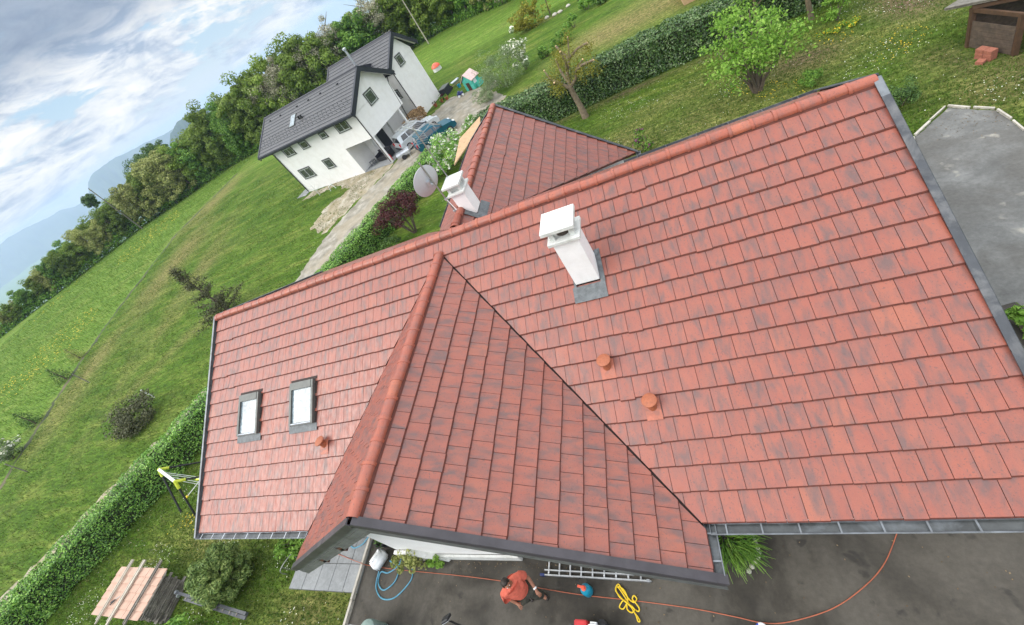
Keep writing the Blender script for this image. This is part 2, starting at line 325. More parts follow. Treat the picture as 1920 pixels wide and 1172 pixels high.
class MB:
    """collects shapes, builds ONE mesh object"""
    def __init__(s): s.v = []; s.f = []; s.mi = []; s.uv = {}
    def face(s, pts, mi=0, uv=None):
        b = len(s.v); s.v += [tuple(p) for p in pts]; s.f.append(tuple(range(b, b + len(pts)))); s.mi.append(mi)
        if uv: s.uv[len(s.f) - 1] = uv
    def solid(s, verts, faces, mi=0):
        b = len(s.v); s.v += [tuple(p) for p in verts]
        for f in faces: s.f.append(tuple(b + i for i in f)); s.mi.append(mi)
    def box(s, c, size, rz=0.0, mi=0, rot=None, taper=1.0):
        hx, hy, hz = (k / 2 for k in size)
        m = rot if rot is not None else Matrix.Rotation(rz, 3, 'Z')
        vs = []
        for z, t in ((-hz, 1.0), (hz, taper)):
            for x, y in ((-hx, -hy), (hx, -hy), (hx, hy), (-hx, hy)):
                vs.append(Vector(c) + m @ Vector((x * t, y * t, z)))
        s.solid(vs, [(3, 2, 1, 0), (4, 5, 6, 7), (0, 1, 5, 4), (1, 2, 6, 5), (2, 3, 7, 6), (3, 0, 4, 7)], mi)
    def beam(s, a, b, w, h, mi=0, up=(0, 0, 1)):
        a, b = Vector(a), Vector(b); d = (b - a).normalized(); u = Vector(up)
        sd = d.cross(u)
        if sd.length < 1e-4: sd = d.cross(Vector((1, 0, 0)))
        sd.normalize(); u = sd.cross(d)
        vs = [p + sd * (x * w / 2) + u * (y * h / 2) for p in (a, b) for x, y in ((-1, -1), (1, -1), (1, 1), (-1, 1))]
        s.solid(vs, [(3, 2, 1, 0), (4, 5, 6, 7), (0, 1, 5, 4), (1, 2, 6, 5), (2, 3, 7, 6), (3, 0, 4, 7)], mi)
    def tube(s, path, r, n=8, mi=0, cap=True):
        path = [Vector(p) for p in path]; k = len(path)
        rs = r if isinstance(r, (list, tuple)) else [r] * k
        ref = Vector((0.13, 0.27, 0.95)).normalized(); vs = []
        for i, p in enumerate(path):
            d = (path[min(i + 1, k - 1)] - path[max(i - 1, 0)]).normalized()
            a = d.cross(ref)
            if a.length < 1e-3: a = d.cross(Vector((1, 0, 0)))
            a.normalize(); b = d.cross(a)
            for j in range(n):
                t = 2 * math.pi * j / n
                vs.append(p + (a * math.cos(t) + b * math.sin(t)) * rs[i])
        fs = [(i * n + j, i * n + (j + 1) % n, (i + 1) * n + (j + 1) % n, (i + 1) * n + j) for i in range(k - 1) for j in range(n)]
        if cap: fs += [tuple(range(n - 1, -1, -1)), tuple((k - 1) * n + j for j in range(n))]
        s.solid(vs, fs, mi)
    def lathe(s, prof, c=(0, 0, 0), n=20, mi=0, axis=None):
        """prof: (r, z) list"""
        m = axis if axis is not None else Matrix.Identity(3)
        vs = [Vector(c) + m @ Vector((r * math.cos(2 * math.pi * j / n), r * math.sin(2 * math.pi * j / n), z)) for r, z in prof for j in range(n)]
        k = len(prof)
        fs = [(i * n + j, i * n + (j + 1) % n, (i + 1) * n + (j + 1) % n, (i + 1) * n + j) for i in range(k - 1) for j in range(n)]
        fs += [tuple(range(n - 1, -1, -1)), tuple((k - 1) * n + j for j in range(n))]
        s.solid(vs, fs, mi)
    def prism(s, poly, z0, z1, mi=0):
        k = len(poly)
        vs = [(x, y, z0) for x, y in poly] + [(x, y, z1) for x, y in poly]
        s.solid(vs, [tuple(range(k - 1, -1, -1)), tuple(range(k, 2 * k))] + [(i, (i + 1) % k, k + (i + 1) % k, k + i) for i in range(k)], mi)
    def extrude(s, poly3, d, mi=0):
        """closed 3-D outline pushed along vector d"""
        k = len(poly3); d = Vector(d)
        vs = [Vector(p) for p in poly3] + [Vector(p) + d for p in poly3]
        s.solid(vs, [tuple(range(k - 1, -1, -1)), tuple(range(k, 2 * k))] + [(i, (i + 1) % k, k + (i + 1) % k, k + i) for i in range(k)], mi)
    def build(s, name, mats, parent=None, smooth=False, bevel=0.0, uvs=False):
        me = bpy.data.meshes.new(name); me.from_pydata(s.v, [], s.f)
        if any(s.mi): me.polygons.foreach_set('material_index', s.mi)
        if uvs:
            lay = me.uv_layers.new(name='UVMap')
            for p in me.polygons:
                u = s.uv.get(p.index)
                if u:
                    for li, c in zip(p.loop_indices, u): lay.data[li].uv = c
        if not s.uv:
            bm = bmesh.new(); bm.from_mesh(me); bmesh.ops.recalc_face_normals(bm, faces=bm.faces); bm.to_mesh(me); bm.free()
        if smooth: me.polygons.foreach_set('use_smooth', [True] * len(me.polygons))
        me.update()
        o = link(name, me, parent, mats)
        if smooth:
            try: me.set_sharp_from_angle(angle=R(42))
            except Exception: pass
        if bevel:
            b = o.modifiers.new('bevel', 'BEVEL'); b.width = bevel; b.segments = 2; b.limit_method = 'ANGLE'
        return o

RNG = np.random.default_rng(11)
def leaf_object(name, pts, size, mat, parent=None, out=None, rng=None, aspect=0.55, bias=0.6, tang=None):
    """many small leaf-sized diamond faces; out = outward direction per point (biases the leaf normal)"""
    rng = rng or RNG
    pts = np.asarray(pts, float); N = len(pts)
    nrm = rng.normal(size=(N, 3)); nrm /= np.linalg.norm(nrm, axis=1)[:, None]
    if out is not None:
        nrm = nrm * (1 - bias) + np.asarray(out) * bias
        nrm /= np.linalg.norm(nrm, axis=1)[:, None] + 1e-9
    t = tang if tang is not None else rng.normal(size=(N, 3))
    t = t - nrm * (t * nrm).sum(1)[:, None]; t /= np.linalg.norm(t, axis=1)[:, None] + 1e-9
    b = np.cross(nrm, t)
    L = size * rng.uniform(0.55, 1.25, N)[:, None]; Wd = L * aspect
    v = np.empty((N, 4, 3)); v[:, 0] = pts - t * L / 2; v[:, 1] = pts + b * Wd / 2 - t * L * .05 + nrm * L * .08
    v[:, 2] = pts + t * L / 2; v[:, 3] = pts - b * Wd / 2 - t * L * .05 + nrm * L * .08
    me = bpy.data.meshes.new(name)
    me.vertices.add(4 * N); me.loops.add(4 * N); me.polygons.add(N)
    me.vertices.foreach_set('co', v.reshape(-1)); me.loops.foreach_set('vertex_index', np.arange(4 * N, dtype=np.int32))
    me.polygons.foreach_set('loop_start', np.arange(0, 4 * N, 4, dtype=np.int32))
    me.update(calc_edges=True)
    return link(name, me, parent, mat)

def crown_pts(rng, center, rad, nclump, nper, cr=0.34, shell=0.55, flat=1.0):
    """points in leaf clumps spread through an uneven ellipsoid"""
    c = np.array(center, float); rad = np.array(rad, float)
    P = []; O = []
    d = rng.normal(size=(nclump, 3)); d /= np.linalg.norm(d, axis=1)[:, None]
    rr = rng.uniform(shell, 1.0, nclump) ** 0.8
    cen = d * rr[:, None] * rad * rng.uniform(0.78, 1.08, (nclump, 1))
    for k in range(nclump):
        s = cr * rad.mean() * rng.uniform(0.6, 1.3)
        q = rng.normal(size=(nper, 3)); q /= np.linalg.norm(q, axis=1)[:, None]
        q *= (rng.uniform(0.25, 1, nper) ** 0.45)[:, None]
        q *= np.array([s, s, s * 0.72 * flat]); q[:, 2] -= 0.0
        P.append(cen[k] + q)
        o = q / (np.linalg.norm(q, axis=1)[:, None] + 1e-9); o[:, 2] += 0.5
        O.append(o)
    return np.vstack(P) + c, np.vstack(O)

def branchy(mb, rng, base, h, r0, spread, n=6, up=0.6, mi=0, levels=2):
    """tapered trunk with limbs"""
    base = Vector(base)
    lean = Vector((rng.normal() * .05, rng.normal() * .05, 1)).normalized()
    path = [base + lean * h * t + Vector((rng.normal(), rng.normal(), 0)) * 0.02 * h * (t > 0) for t in (0, .25, .5, .75, 1)]
    mb.tube(path, [r0, r0 * .82, r0 * .62, r0 * .42, r0 * .16], 8, mi)
    for k in range(n):
        t = 0.35 + 0.6 * k / n; i = min(3, int(t * 4)); p = path[i].lerp(path[i + 1], t * 4 - i)
        a = k * 2.4 + rng.uniform(-.5, .5)
        d = Vector((math.cos(a), math.sin(a), up + rng.uniform(-.2, .4))).normalized()
        L = spread * rng.uniform(.6, 1.0)
        q = [p, p + d * L * .5 + Vector((0, 0, .03 * L)), p + d * L + Vector((0, 0, .18 * L))]
        r = r0 * (1 - t) * .6 + r0 * .1
        mb.tube(q, [r, r * .6, r * .2], 6, mi)
        if levels > 1:
            for s in (-1, 1):
                e = (d + Vector((-d.y, d.x, .3)) * s * .7).normalized()
                mb.tube([q[1], q[1] + e * L * .55], [r * .45, r * .1], 5, mi)
# ------------------------------------------------------------------ the red-roofed house
RZ = 6.0
TM = R(29.461)                       # pitch of the long roof
TG = R(33.05)                        # pitch of the front cross gable
TB = R(44.35)                        # pitch of the rear wing's long side
TL, EL = R(31), 1.95                  # its short far side
LEN = 18.77
XG, ZG, YV = 9.53, RZ - 0.214, -6.51 # front gable ridge, verge
XB, ZB, YB = 9.48, RZ - 0.5, 8.77    # rear wing ridge, verge
CE = 0.4                             # course

house = thing('red_roofed_house', (9.4, 0, 0), 'white house under a large red tiled roof with a front cross gable', 'house')
HO = Vector((9.4, 0, 0))
class HB(MB):
    """shapes in world metres, stored relative to the house"""
    def build(s, name, mats, parent=None, **k):
        s.v = [(x - HO.x, y - HO.y, z - HO.z) for x, y, z in s.v]
        return MB.build(s, name, mats, parent if parent is not None else house, **k)

def clip(poly, a, b, c):
    """keep a*u + b*v <= c"""
    out = []
    for i in range(len(poly)):
        p, q = poly[i], poly[(i + 1) % len(poly)]
        dp, dq = a * p[0] + b * p[1] - c, a * q[0] + b * q[1] - c
        if dp <= 0: out.append(p)
        if (dp < 0 < dq) or (dq < 0 < dp):
            t = dp / (dp - dq); out.append((p[0] + (q[0] - p[0]) * t, p[1] + (q[1] - p[1]) * t))
    return out
def tiles(mb, org, ud, vd, u0, u1, rows, w, uoff, planes=(), mi=0, under=1, parity=0, rng=random, slip=0.0):
    """rows: list of v boundaries from ridge to eave; every tile is a slab of its own"""
    org, ud, vd = Vector(org), Vector(ud).normalized(), Vector(vd).normalized()
    n = ud.cross(vd)
    if n.z < 0: n = -n
    nr = len(rows) - 1
    for i in range(nr):
        v0, v1 = rows[i], rows[i + 1]
        off = uoff + (w / 2 if (i + parity) % 2 else 0.0)
        k0 = math.floor((u0 - off) / w)
        u = off + k0 * w
        while u < u1:
            a0, a1 = max(u, u0), min(u + w, u1)
            sl = rng.uniform(-.006, .006); tw = rng.uniform(-.0035, .0035)
            if rng.random() < slip: sl += 0.022
            if a1 - a0 > 0.03:
                NO = .024
                for part in (0, 1):
                    ve = v1 + sl
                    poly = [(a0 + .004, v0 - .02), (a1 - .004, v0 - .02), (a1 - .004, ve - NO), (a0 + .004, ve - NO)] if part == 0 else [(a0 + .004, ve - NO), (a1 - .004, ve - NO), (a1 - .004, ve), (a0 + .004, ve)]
                    for pa, pb, pc in planes:
                        poly = clip(poly, pa, pb, pc)
                        if len(poly) < 3: break
                    if len(poly) < 3: continue
                    k = len(poly)
                    def P(q, dh): return org + ud * q[0] + vd * q[1] + n * dh
                    def H(q):
                        t = (q[1] - v0) / (v1 - v0); return 0.022 + 0.036 * t + tw * ((q[0] - a0) / w - .5) - (part * .020 * (q[1] - ve + NO) / NO)
                    top = [P(q, H(q)) for q in poly]; bot = [P(q, H(q) - 0.034) for q in poly]
                    c = n.dot((top[1] - top[0]).cross(top[2] - top[1]))
                    idx = list(range(k)) if c > 0 else list(range(k - 1, -1, -1))
                    b = len(mb.v); mb.v += [tuple(p) for p in top + bot]
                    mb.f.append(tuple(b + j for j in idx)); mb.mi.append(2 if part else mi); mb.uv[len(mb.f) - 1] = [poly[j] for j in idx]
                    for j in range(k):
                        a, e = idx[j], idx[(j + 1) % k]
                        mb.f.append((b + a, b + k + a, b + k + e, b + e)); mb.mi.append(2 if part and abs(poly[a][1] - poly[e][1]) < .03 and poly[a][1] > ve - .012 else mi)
                        mb.uv[len(mb.f) - 1] = [poly[a], poly[a], poly[e], poly[e]]
            u += w
    # the dark underlay sheet beneath the tiles
    poly = [(u0, rows[0] - .1), (u1, rows[0] - .1), (u1, rows[-1] - .03), (u0, rows[-1] - .03)]
    for pa, pb, pc in planes: poly = clip(poly, pa, pb, pc)
    if len(poly) >= 3:
        mb.face([org + ud * q[0] + vd * q[1] + n * (-0.008) for q in poly], under, uv=list(poly))
        mb.face([org + ud * q[0] + vd * q[1] + n * (-0.11) for q in reversed(poly)], under, uv=list(poly))
        for j in range(len(poly)):
            a, e = poly[j], poly[(j + 1) % len(poly)]
            mb.face([org + ud * a[0] + vd * a[1] + n * (-0.008), org + ud * a[0] + vd * a[1] + n * (-0.11),
                     org + ud * e[0] + vd * e[1] + n * (-0.11), org + ud * e[0] + vd * e[1] + n * (-0.008)], under, uv=[a, a, e, e])

sm, cm, tm = math.sin(TM), math.cos(TM), math.tan(TM)
sg, cg, tg = math.sin(TG), math.cos(TG), math.tan(TG)
sb, cb, tb_ = math.sin(TB), math.cos(TB), math.tan(TB)
rr = random.Random(3)

# long roof: front slope (two parts either side of the cross gable) and back slope
rows_m = [0.0] + [(i + .353) * CE for i in range(1, 17)]
rows_m[-1] = 16.52 * CE
VM = rows_m[-1]
mr = HB()
GAPV = 0.028
# valley: v*sm <= (RZ-ZG) + |X-XG|*tg
d0 = RZ - ZG
tiles(mr, (0, 0, RZ), (1, 0, 0), (0, -cm, -sm), 0.06, XG, rows_m, 0.283, 15.30, [(tg, sm, d0 + XG * tg - GAPV)], rng=rr, slip=.012)
tiles(mr, (0, 0, RZ), (1, 0, 0), (0, -cm, -sm), XG, LEN - .02, rows_m, 0.283, 15.30, [(-tg, sm, d0 - XG * tg - GAPV)], rng=rr, slip=.012)
# back slope; cut along the rear wing's valleys
db = RZ - ZB
rows_b = [i * CE for i in range(0, 14)]
tiles(mr, (0, 0, RZ), (1, 0, 0), (0, cm, -sm), 0.06, XB, rows_b, 0.283, 0.1, [(math.tan(TL), sm, db + XB * math.tan(TL) - GAPV)], rng=rr)
tiles(mr, (0, 0, RZ), (1, 0, 0), (0, cm, -sm), XB, LEN - .02, rows_b[:9], 0.283, 0.1, [(-tb_, sm, db - XB * tb_ - GAPV)], rng=rr)
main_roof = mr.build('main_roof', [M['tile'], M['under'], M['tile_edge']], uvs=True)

# front cross gable
EG = 14.081 * CE
rows_g = [0.0] + [(j + .081) * CE for j in range(1, 15)]
gr = HB()
# u runs along +Y ; keep Y <= (z - RZ)/tm on the front (the valley)
# z = ZG - v*sg ; front plane z = RZ + Y*tm  ->  Y <= (ZG - RZ - v*sg)/tm
for sx, ln in ((1, EG), (-1, EG + 0.25)):
    rw = rows_g if sx > 0 else rows_g[:-1] + [EG + .22]
    tiles(gr, (XG, 0, ZG), (0, 1, 0), (sx * cg, 0, -sg), YV + .07, 1.0, rw, 0.3156, -10.838 * CE, [(tm, sg, ZG - RZ - GAPV)], rng=rr, slip=.015)
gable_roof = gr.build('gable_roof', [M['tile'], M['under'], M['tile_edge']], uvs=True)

# rear wing
EB = 6.34
rows_r = [EB * j / 14 for j in range(15)]
wr = HB()
tiles(wr, (XB, 0, ZB), (0, 1, 0), (cb, 0, -sb), -1.0, YB - .06, rows_r, 0.30, 0.1, [(-tm, sb, ZB - RZ - GAPV)], rng=rr, slip=.03)
tiles(wr, (XB, 0, ZB), (0, 1, 0), (-math.cos(TL), 0, -math.sin(TL)), -1.0, YB - .06, [EL * j / 5 for j in range(6)], 0.30, 0.1, [(-tm, math.sin(TL), ZB - RZ - GAPV)], rng=rr)
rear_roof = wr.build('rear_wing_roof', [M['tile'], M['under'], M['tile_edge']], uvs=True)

def ridge_tiles(name, a, b, pitch, parent, seg=0.38, r=0.122, lift=-0.015, first=0.0):
    """row of half-round ridge tiles, each lapping the next"""
    a, b = Vector(a), Vector(b); L = (b - a).length; d = (b - a) / L
    sd = d.cross(Vector((0, 0, 1))).normalized()
    mb = HB(); n = 9; s = -first
    while s < L - .02:
        s0, s1 = max(0, s), min(L, s + seg + .045)
        vs = []; uvs_ = []
        jz = rr.uniform(-.008, .008); jx = rr.uniform(-.010, .010); jr = rr.uniform(.96, 1.05)
        for t, r_ in ((s0, r * .93), (s1 - .06, r * 1.0), (s1 - .055, r * 1.10), (s1, r * 1.115)):
            for q in (0, .022):
                pass
            for j in range(n):
                an = math.pi * (-0.08 + 1.16 * j / (n - 1))
                p = a + d * t + sd * (math.cos(an) * r_ * 1.05 * jr + jx) + Vector((0, 0, math.sin(an) * r_ * .80 + lift + jz))
                vs.append(p); uvs_.append((t, j * .05))
        base = len(mb.v); mb.v += [tuple(p) for p in vs]
        for i in range(3):
            for j in range(n - 1):
                q = (i * n + j, i * n + j + 1, (i + 1) * n + j + 1, (i + 1) * n + j)
                mb.f.append(tuple(base + k for k in q)); mb.mi.append(0); mb.uv[len(mb.f) - 1] = [uvs_[k] for k in q]
        # thickness of the open end
        e = [vs[3 * n + j] for j in range(n)]; c = a + d * s1 + Vector((0, 0, lift + jz))
        base = len(mb.v); mb.v += [tuple(p) for p in e] + [tuple(c + (p - c) * .86) for p in e]
        for j in range(n - 1):
            mb.f.append((base + j, base + j + 1, base + n + j + 1, base + n + j)); mb.mi.append(0); mb.uv[len(mb.f) - 1] = [(0, 0)] * 4
        s += seg
    o = mb.build(name, [M['ridge']], parent, uvs=True)
    me = o.data
    bm = bmesh.new(); bm.from_mesh(me); bmesh.ops.recalc_face_normals(bm, faces=bm.faces); bm.to_mesh(me); bm.free()
    me.polygons.foreach_set('use_smooth', [True] * len(me.polygons))
    try: me.set_sharp_from_angle(angle=R(40))
    except Exception: pass
    return o
ridge_tiles('ridge_tiles', (LEN - .02, 0, RZ + .045), (0.02, 0, RZ + .045), TM, main_roof)
ridge_tiles('ridge_tiles', (XG, YV + .05, ZG + .045), (XG, -.42, ZG + .045), TG, gable_roof, seg=.40, r=.12)
ridge_tiles('ridge_tiles', (XB, YB - .04, ZB + .045), (XB, .95, ZB + .045), TB, rear_roof, seg=.40, r=.115)

# valley flashings: dark folded metal in the two front valleys and two rear ones
vf = HB()
for sx in (1, -1):
    n_ = 12
    for i in range(n_):
        pts = []
        for t in (i / n_, (i + 1) / n_):
            hx = (sm * VM - d0) / tg * t
            y = -(d0 + hx * tg) / tm; z = RZ + y * tm
            pts.append(Vector((XG + sx * hx, y, z)))
        p, q = pts; d = (q - p).normalized(); s_ = d.cross(Vector((0, 0, 1))).normalized()
        for k in (-1, 1):
            vf.face([p + Vector((0, 0, .004)), q + Vector((0, 0, .004)), q + s_ * k * .13 + Vector((0, 0, .075)), p + s_ * k * .13 + Vector((0, 0, .075))][::k])
vf.build('valley_flashing', [M['darkgap']], gable_roof)

# verge trims
def verge_strip(mb, a, b, wide, tall, up=.06, side=1, mi=0):
    """folded metal: a flat top lapping the tiles and a vertical leaf"""
    a, b = Vector(a), Vector(b); d = (b - a).normalized(); hz = Vector((0, 0, 1))
    s_ = d.cross(hz).normalized() * side; nn = s_.cross(d) * side
    if nn.z < 0: nn = -nn
    prof = [(-wide, up), (0, up + .012), (.012, up), (.012, up - tall), (0, up - tall), (0, up - .02), (-wide, up - .02)]
    k = len(prof)
    vs = [p + s_ * x + nn * y for p in (a, b) for x, y in prof]
    mb.solid(vs, [tuple(range(k - 1, -1, -1)), tuple(range(k, 2 * k))] + [(i, (i + 1) % k, k + (i + 1) % k, k + i) for i in range(k)], mi)
vr = HB()
P0 = Vector((LEN + .03, 0, RZ + .02)); dn = Vector((0, -cm, -sm))
segs = [0, .38, 2.45, 4.6, VM + .03]
for i in range(4):
    verge_strip(vr, P0 + dn * (segs[i] + .002), P0 + dn * (segs[i + 1] + (.03 if i < 3 else 0)), .115, .20, .078 + .003 * (i % 2), -1, 1 if i == 0 else 0)
db_ = Vector((0, cm, -sm))
verge_strip(vr, P0 + db_ * .02, P0 + db_ * 3.2, .125, .20, .085, 1)
vr.build('verge_trim', [M['verge'], M['zinc']], main_roof)
vl = HB()
Pl = Vector((-.03, 0, RZ + .02))
verge_strip(vl, Pl + dn * -.02, Pl + dn * (VM + .12), .05, .16, .10, 1)
verge_strip(vl, Pl + db_ * .02, Pl + db_ * 5.2, .05, .16, .10, -1)
vl.build('verge_trim', [M['zinc']], main_roof)

# front gable barge: metal cap + boarded face 0.45 m tall
bg = HB()
pk = Vector((XG, YV, ZG))
def gp(sx, v, dz=0.0, y=YV): return Vector((XG + sx * v * cg, y, ZG - v * sg + dz))
for sx, ve in ((1, EG + .17), (-1, EG + .24)):
    # cap: top leaf lying over tile edges, front leaf, in lengths
    nseg = 3
    for i in range(nseg):
        v0, v1 = ve * i / nseg, ve * (i + 1) / nseg
        o_ = .003 * (i % 2)
        A, B = gp(sx, v0), gp(sx, v1)
        n_ = Vector((sx * sg, 0, cg))
        prof = [(.075, .090 + o_), (-.05, .094 + o_), (-.057, .085 + o_), (-.057, -.06), (-.042, -.06), (-.042, .072 + o_), (.075, .076 + o_)]
        k = len(prof)
        vs = [p + Vector((0, 1, 0)) * x + n_ * h for p in (A, B) for x, h in prof]
        bg.solid(vs, [tuple(range(k - 1, -1, -1)), tuple(range(k, 2 * k))] + [(j, (j + 1) % k, k + (j + 1) % k, k + j) for j in range(k)])
bg.build('barge_cap', [M['barge']], gable_roof)
fb = HB()
for sx, ve in ((1, EG + .12), (-1, EG + .2)):
    for j in range(5):
        h0, h1 = -.03 - .085 * j, -.03 - .085 * (j + 1) + .006
        v0 = 0.0 if j == 0 else .0
        fb.extrude([gp(sx, .0, h0, YV - .03 + .004 * (j % 2)), gp(sx, ve, h0, YV - .03 + .004 * (j % 2)), gp(sx, ve, h1, YV - .03 + .004 * (j % 2)), gp(sx, .0, h1, YV - .03 + .004 * (j % 2))], (0, .03, 0))
    # soffit behind the face, back to the wall
    fb.extrude([gp(sx, 0, -.16, YV + .01), gp(sx, ve, -.16, YV + .01), gp(sx, ve, -.19, YV + .01), gp(sx, 0, -.19, YV + .01)], (0, .8, 0))
fb.build('barge_board', [M['soffit']], gable_roof)
for v in (1.9, 3.6):
    pu = HB(); pu.box(gp(-1, v, -.36, YV + .33), (.16, .72, .22)); pu.build('purlin', [M['beam']], gable_roof)

# gutters: half-round troughs on brackets
def gutter(name, a, b, out, parent, r=.085, mat='zinc', nb=8, lip='zinc_light'):
    a, b, out = Vector(a), Vector(b), Vector(out).normalized()
    mb = HB(); n = 9; L = (b - a).length; d = (b - a) / L
    outer = [(math.cos(math.pi + math.pi * j / n), math.sin(math.pi + math.pi * j / n)) for j in range(n + 1)]
    prof = [(x * r, y * r) for x, y in outer] + [(x * (r - .006), y * (r - .006)) for x, y in reversed(outer)]
    k = len(prof)
    vs = [p + out * (x + r) + Vector((0, 0, y)) for p in (a, b) for x, y in prof]
    mb.solid(vs, [tuple(range(k - 1, -1, -1)), tuple(range(k, 2 * k))] + [(j, (j + 1) % k, k + (j + 1) % k, k + j) for j in range(k)])
    for e, s_ in ((a, 1), (b, -1)):
        half = [(x * (r - .003), y * (r - .003)) for x, y in outer]
        mb.extrude([e + d * s_ * .004 + out * (x + r) + Vector((0, 0, y)) for x, y in half], d * s_ * .006)
    # rolled front lip
    mb.tube([a + out * (2 * r + .003), b + out * (2 * r + .003)], .011, 6, 1)
    for i in range(nb):
        p = a + d * (L * (i + .5) / nb)
        mb.beam(p + Vector((0, 0, .006)) - out * .03, p + out * (2 * r + .01) + Vector((0, 0, .008)), .022, .006, 0)
    # wet grit lying in the trough
    g_ = r * .72
    mb.extrude([a + out * (r - g_) + Vector((0, 0, -r * .62)), a + out * (r + g_) + Vector((0, 0, -r * .62)), b + out * (r + g_) + Vector((0, 0, -r * .62)), b + out * (r - g_) + Vector((0, 0, -r * .62))], (0, 0, -.004), 2)
    return mb.build(name, [M[mat], M['zinc' if mat != 'verge' else 'verge'], M['grit']], parent)
ze = RZ - VM * sm; ye = -VM * cm
xv = XG + (sm * VM - d0) / tg
gutter('gutter', (xv + .12, ye + .02, ze + .01), (LEN + .1, ye + .02, ze + .01), (0, -1, 0), main_roof, nb=9, r=.09)
xvl = XG - (sm * VM - d0) / tg
gutter('gutter', (-.02, ye + .02, ze + .01), (xvl - .1, ye + .02, ze + .01), (0, -1, 0), main_roof, nb=9, r=.09, mat='zinc_light')
gx = XG + EG * cg; gz = ZG - EG * sg
gutter('gutter', (gx - .02, ye + .05, gz + .01), (gx - .02, YV + .05, gz + .01), (1, 0, 0), gable_roof, nb=2, r=.085)
bx_ = XB + EB * cb; bz_ = ZB - EB * sb
gutter('gutter', (bx_ - .02, 2.0, bz_ + .03), (bx_ - .02, YB, bz_ + .03), (1, 0, 0), rear_roof, nb=8, r=.085)
gutter('gutter', (14.1, 3.2 * cm, RZ - 3.2 * sm + .03), (LEN, 3.2 * cm, RZ - 3.2 * sm + .03), (0, 1, 0), main_roof, nb=6, r=.08, mat='verge', lip='verge')
rv_ = HB()
for sx in (1, -1):
    A = Vector((XB, YB, ZB)); B = A + (Vector((cb, 0, -sb)) * (EB + .02) if sx > 0 else Vector((-math.cos(TL), 0, -math.sin(TL))) * (EL + .02))
    n_ = Vector((sb, 0, cb)) if sx > 0 else Vector((-math.sin(TL), 0, math.cos(TL)))
    prof = [(-.10, .085), (.05, .09), (.055, .08), (.055, -.14), (.04, -.14), (.04, .065), (-.10, .07)]
    k = len(prof)
    vs = [p + Vector((0, 1, 0)) * x + n_ * h for p in (A, B) for x, h in prof]
    rv_.solid(vs, [tuple(range(k - 1, -1, -1)), tuple(range(k, 2 * k))] + [(j, (j + 1) % k, k + (j + 1) % k, k + j) for j in range(k)])
rv_.build('verge_trim', [M['verge']], rear_roof)

# walls
wl_ = HB()
wl_.box((9.4, -.45, 1.36), (17.6, 9.1, 2.72))
# gable ends of the long house
for x in (0.6, 17.95):
    wl_.extrude([(x, -5.0, 2.72), (x, 4.1, 2.72), (x, 4.1, 3.35), (x, 0, RZ - .16), (x, -5.0, RZ - .16 - 5.0 * tm)], (.24, 0, 0))
# front wing, set back under its overhang
wl_.box((9.75, -5.31, 1.30), (7.7, .66, 2.60))
wl_.extrude([(5.95, -5.64, 2.6), (13.55, -5.64, 2.6), (13.55, -5.64, 2.95), (XG, -5.64, ZG - .22), (5.95, -5.64, 3.2)], (0, .24, 0))
# rear wing
wl_.box((XB + 1.4, 5.55, .5), (5.5, 5.9, 1.0))
wl_.extrude([(XB - 1.35, 8.3, 1.0), (XB + 4.15, 8.3, 1.0), (XB, 8.3, ZB - .25), (XB - 1.35, 8.3, 4.45)], (0, .2, 0))
wl_.box((XB - 1.25, 5.4, 2.7), (.2, 5.6, 3.4))
gutter('gutter', (XB - EL * math.cos(TL) + .02, YB, ZB - EL * math.sin(TL) + .02), (XB - EL * math.cos(TL) + .02, 3.0, ZB - EL * math.sin(TL) + .02), (-1, 0, 0), rear_roof, nb=7, r=.07, mat='verge', lip='verge')
wl_.build('wall', [M['white_render']])
pb = HB(); pb.box((7.7, -5.69, .13), (3.6, .06, .26)); pb.build('plinth', [M['slab_w']])
pb = HB(); pb.box((18.0, -5.12, .06), (1.6, .16, .12)); pb.build('doorstep', [M['slab_w']])

# gable window + front door face the drive under the eaves
def win(name, c, w, h, nrm, parent, fmat='winframe_l', gmat='winglass', d=.07, bar=True):
    c, nrm = Vector(c), Vector(nrm); s_ = Vector((0, 0, 1)).cross(nrm).normalized(); u = Vector((0, 0, 1))
    mb = HB() if parent is house else MB()
    t = .07
    for (x0, x1, y0, y1) in ((-w / 2, w / 2, h / 2 - t, h / 2), (-w / 2, w / 2, -h / 2, -h / 2 + t), (-w / 2, -w / 2 + t, -h / 2 + t, h / 2 - t), (w / 2 - t, w / 2, -h / 2 + t, h / 2 - t), (-t / 2, t / 2, -h / 2 + t, h / 2 - t))[:5 if bar else 4]:
        mb.extrude([c + s_ * x0 + u * y0, c + s_ * x1 + u * y0, c + s_ * x1 + u * y1, c + s_ * x0 + u * y1], nrm * d)
    f = mb.build(name, [M[fmat]], parent)
    g = HB() if parent is house else MB()
    g.extrude([c + s_ * (-w / 2 + t / 2) + u * (-h / 2 + t / 2) + nrm * .01, c + s_ * (w / 2 - t / 2) + u * (-h / 2 + t / 2) + nrm * .01, c + s_ * (w / 2 - t / 2) + u * (h / 2 - t / 2) + nrm * .01, c + s_ * (-w / 2 + t / 2) + u * (h / 2 - t / 2) + nrm * .01], nrm * .02)
    g.build('pane', [M[gmat]], f)
    return f
win('window', (11.6, -5.64, 1.5), 1.6, 1.1, (0, -1, 0), house)
win('window', (16.0, -5.0, 1.45), 1.5, 1.1, (0, -1, 0), house)
win('window', (3.0, -5.0, 1.45), 1.3, 1.1, (0, -1, 0), house)

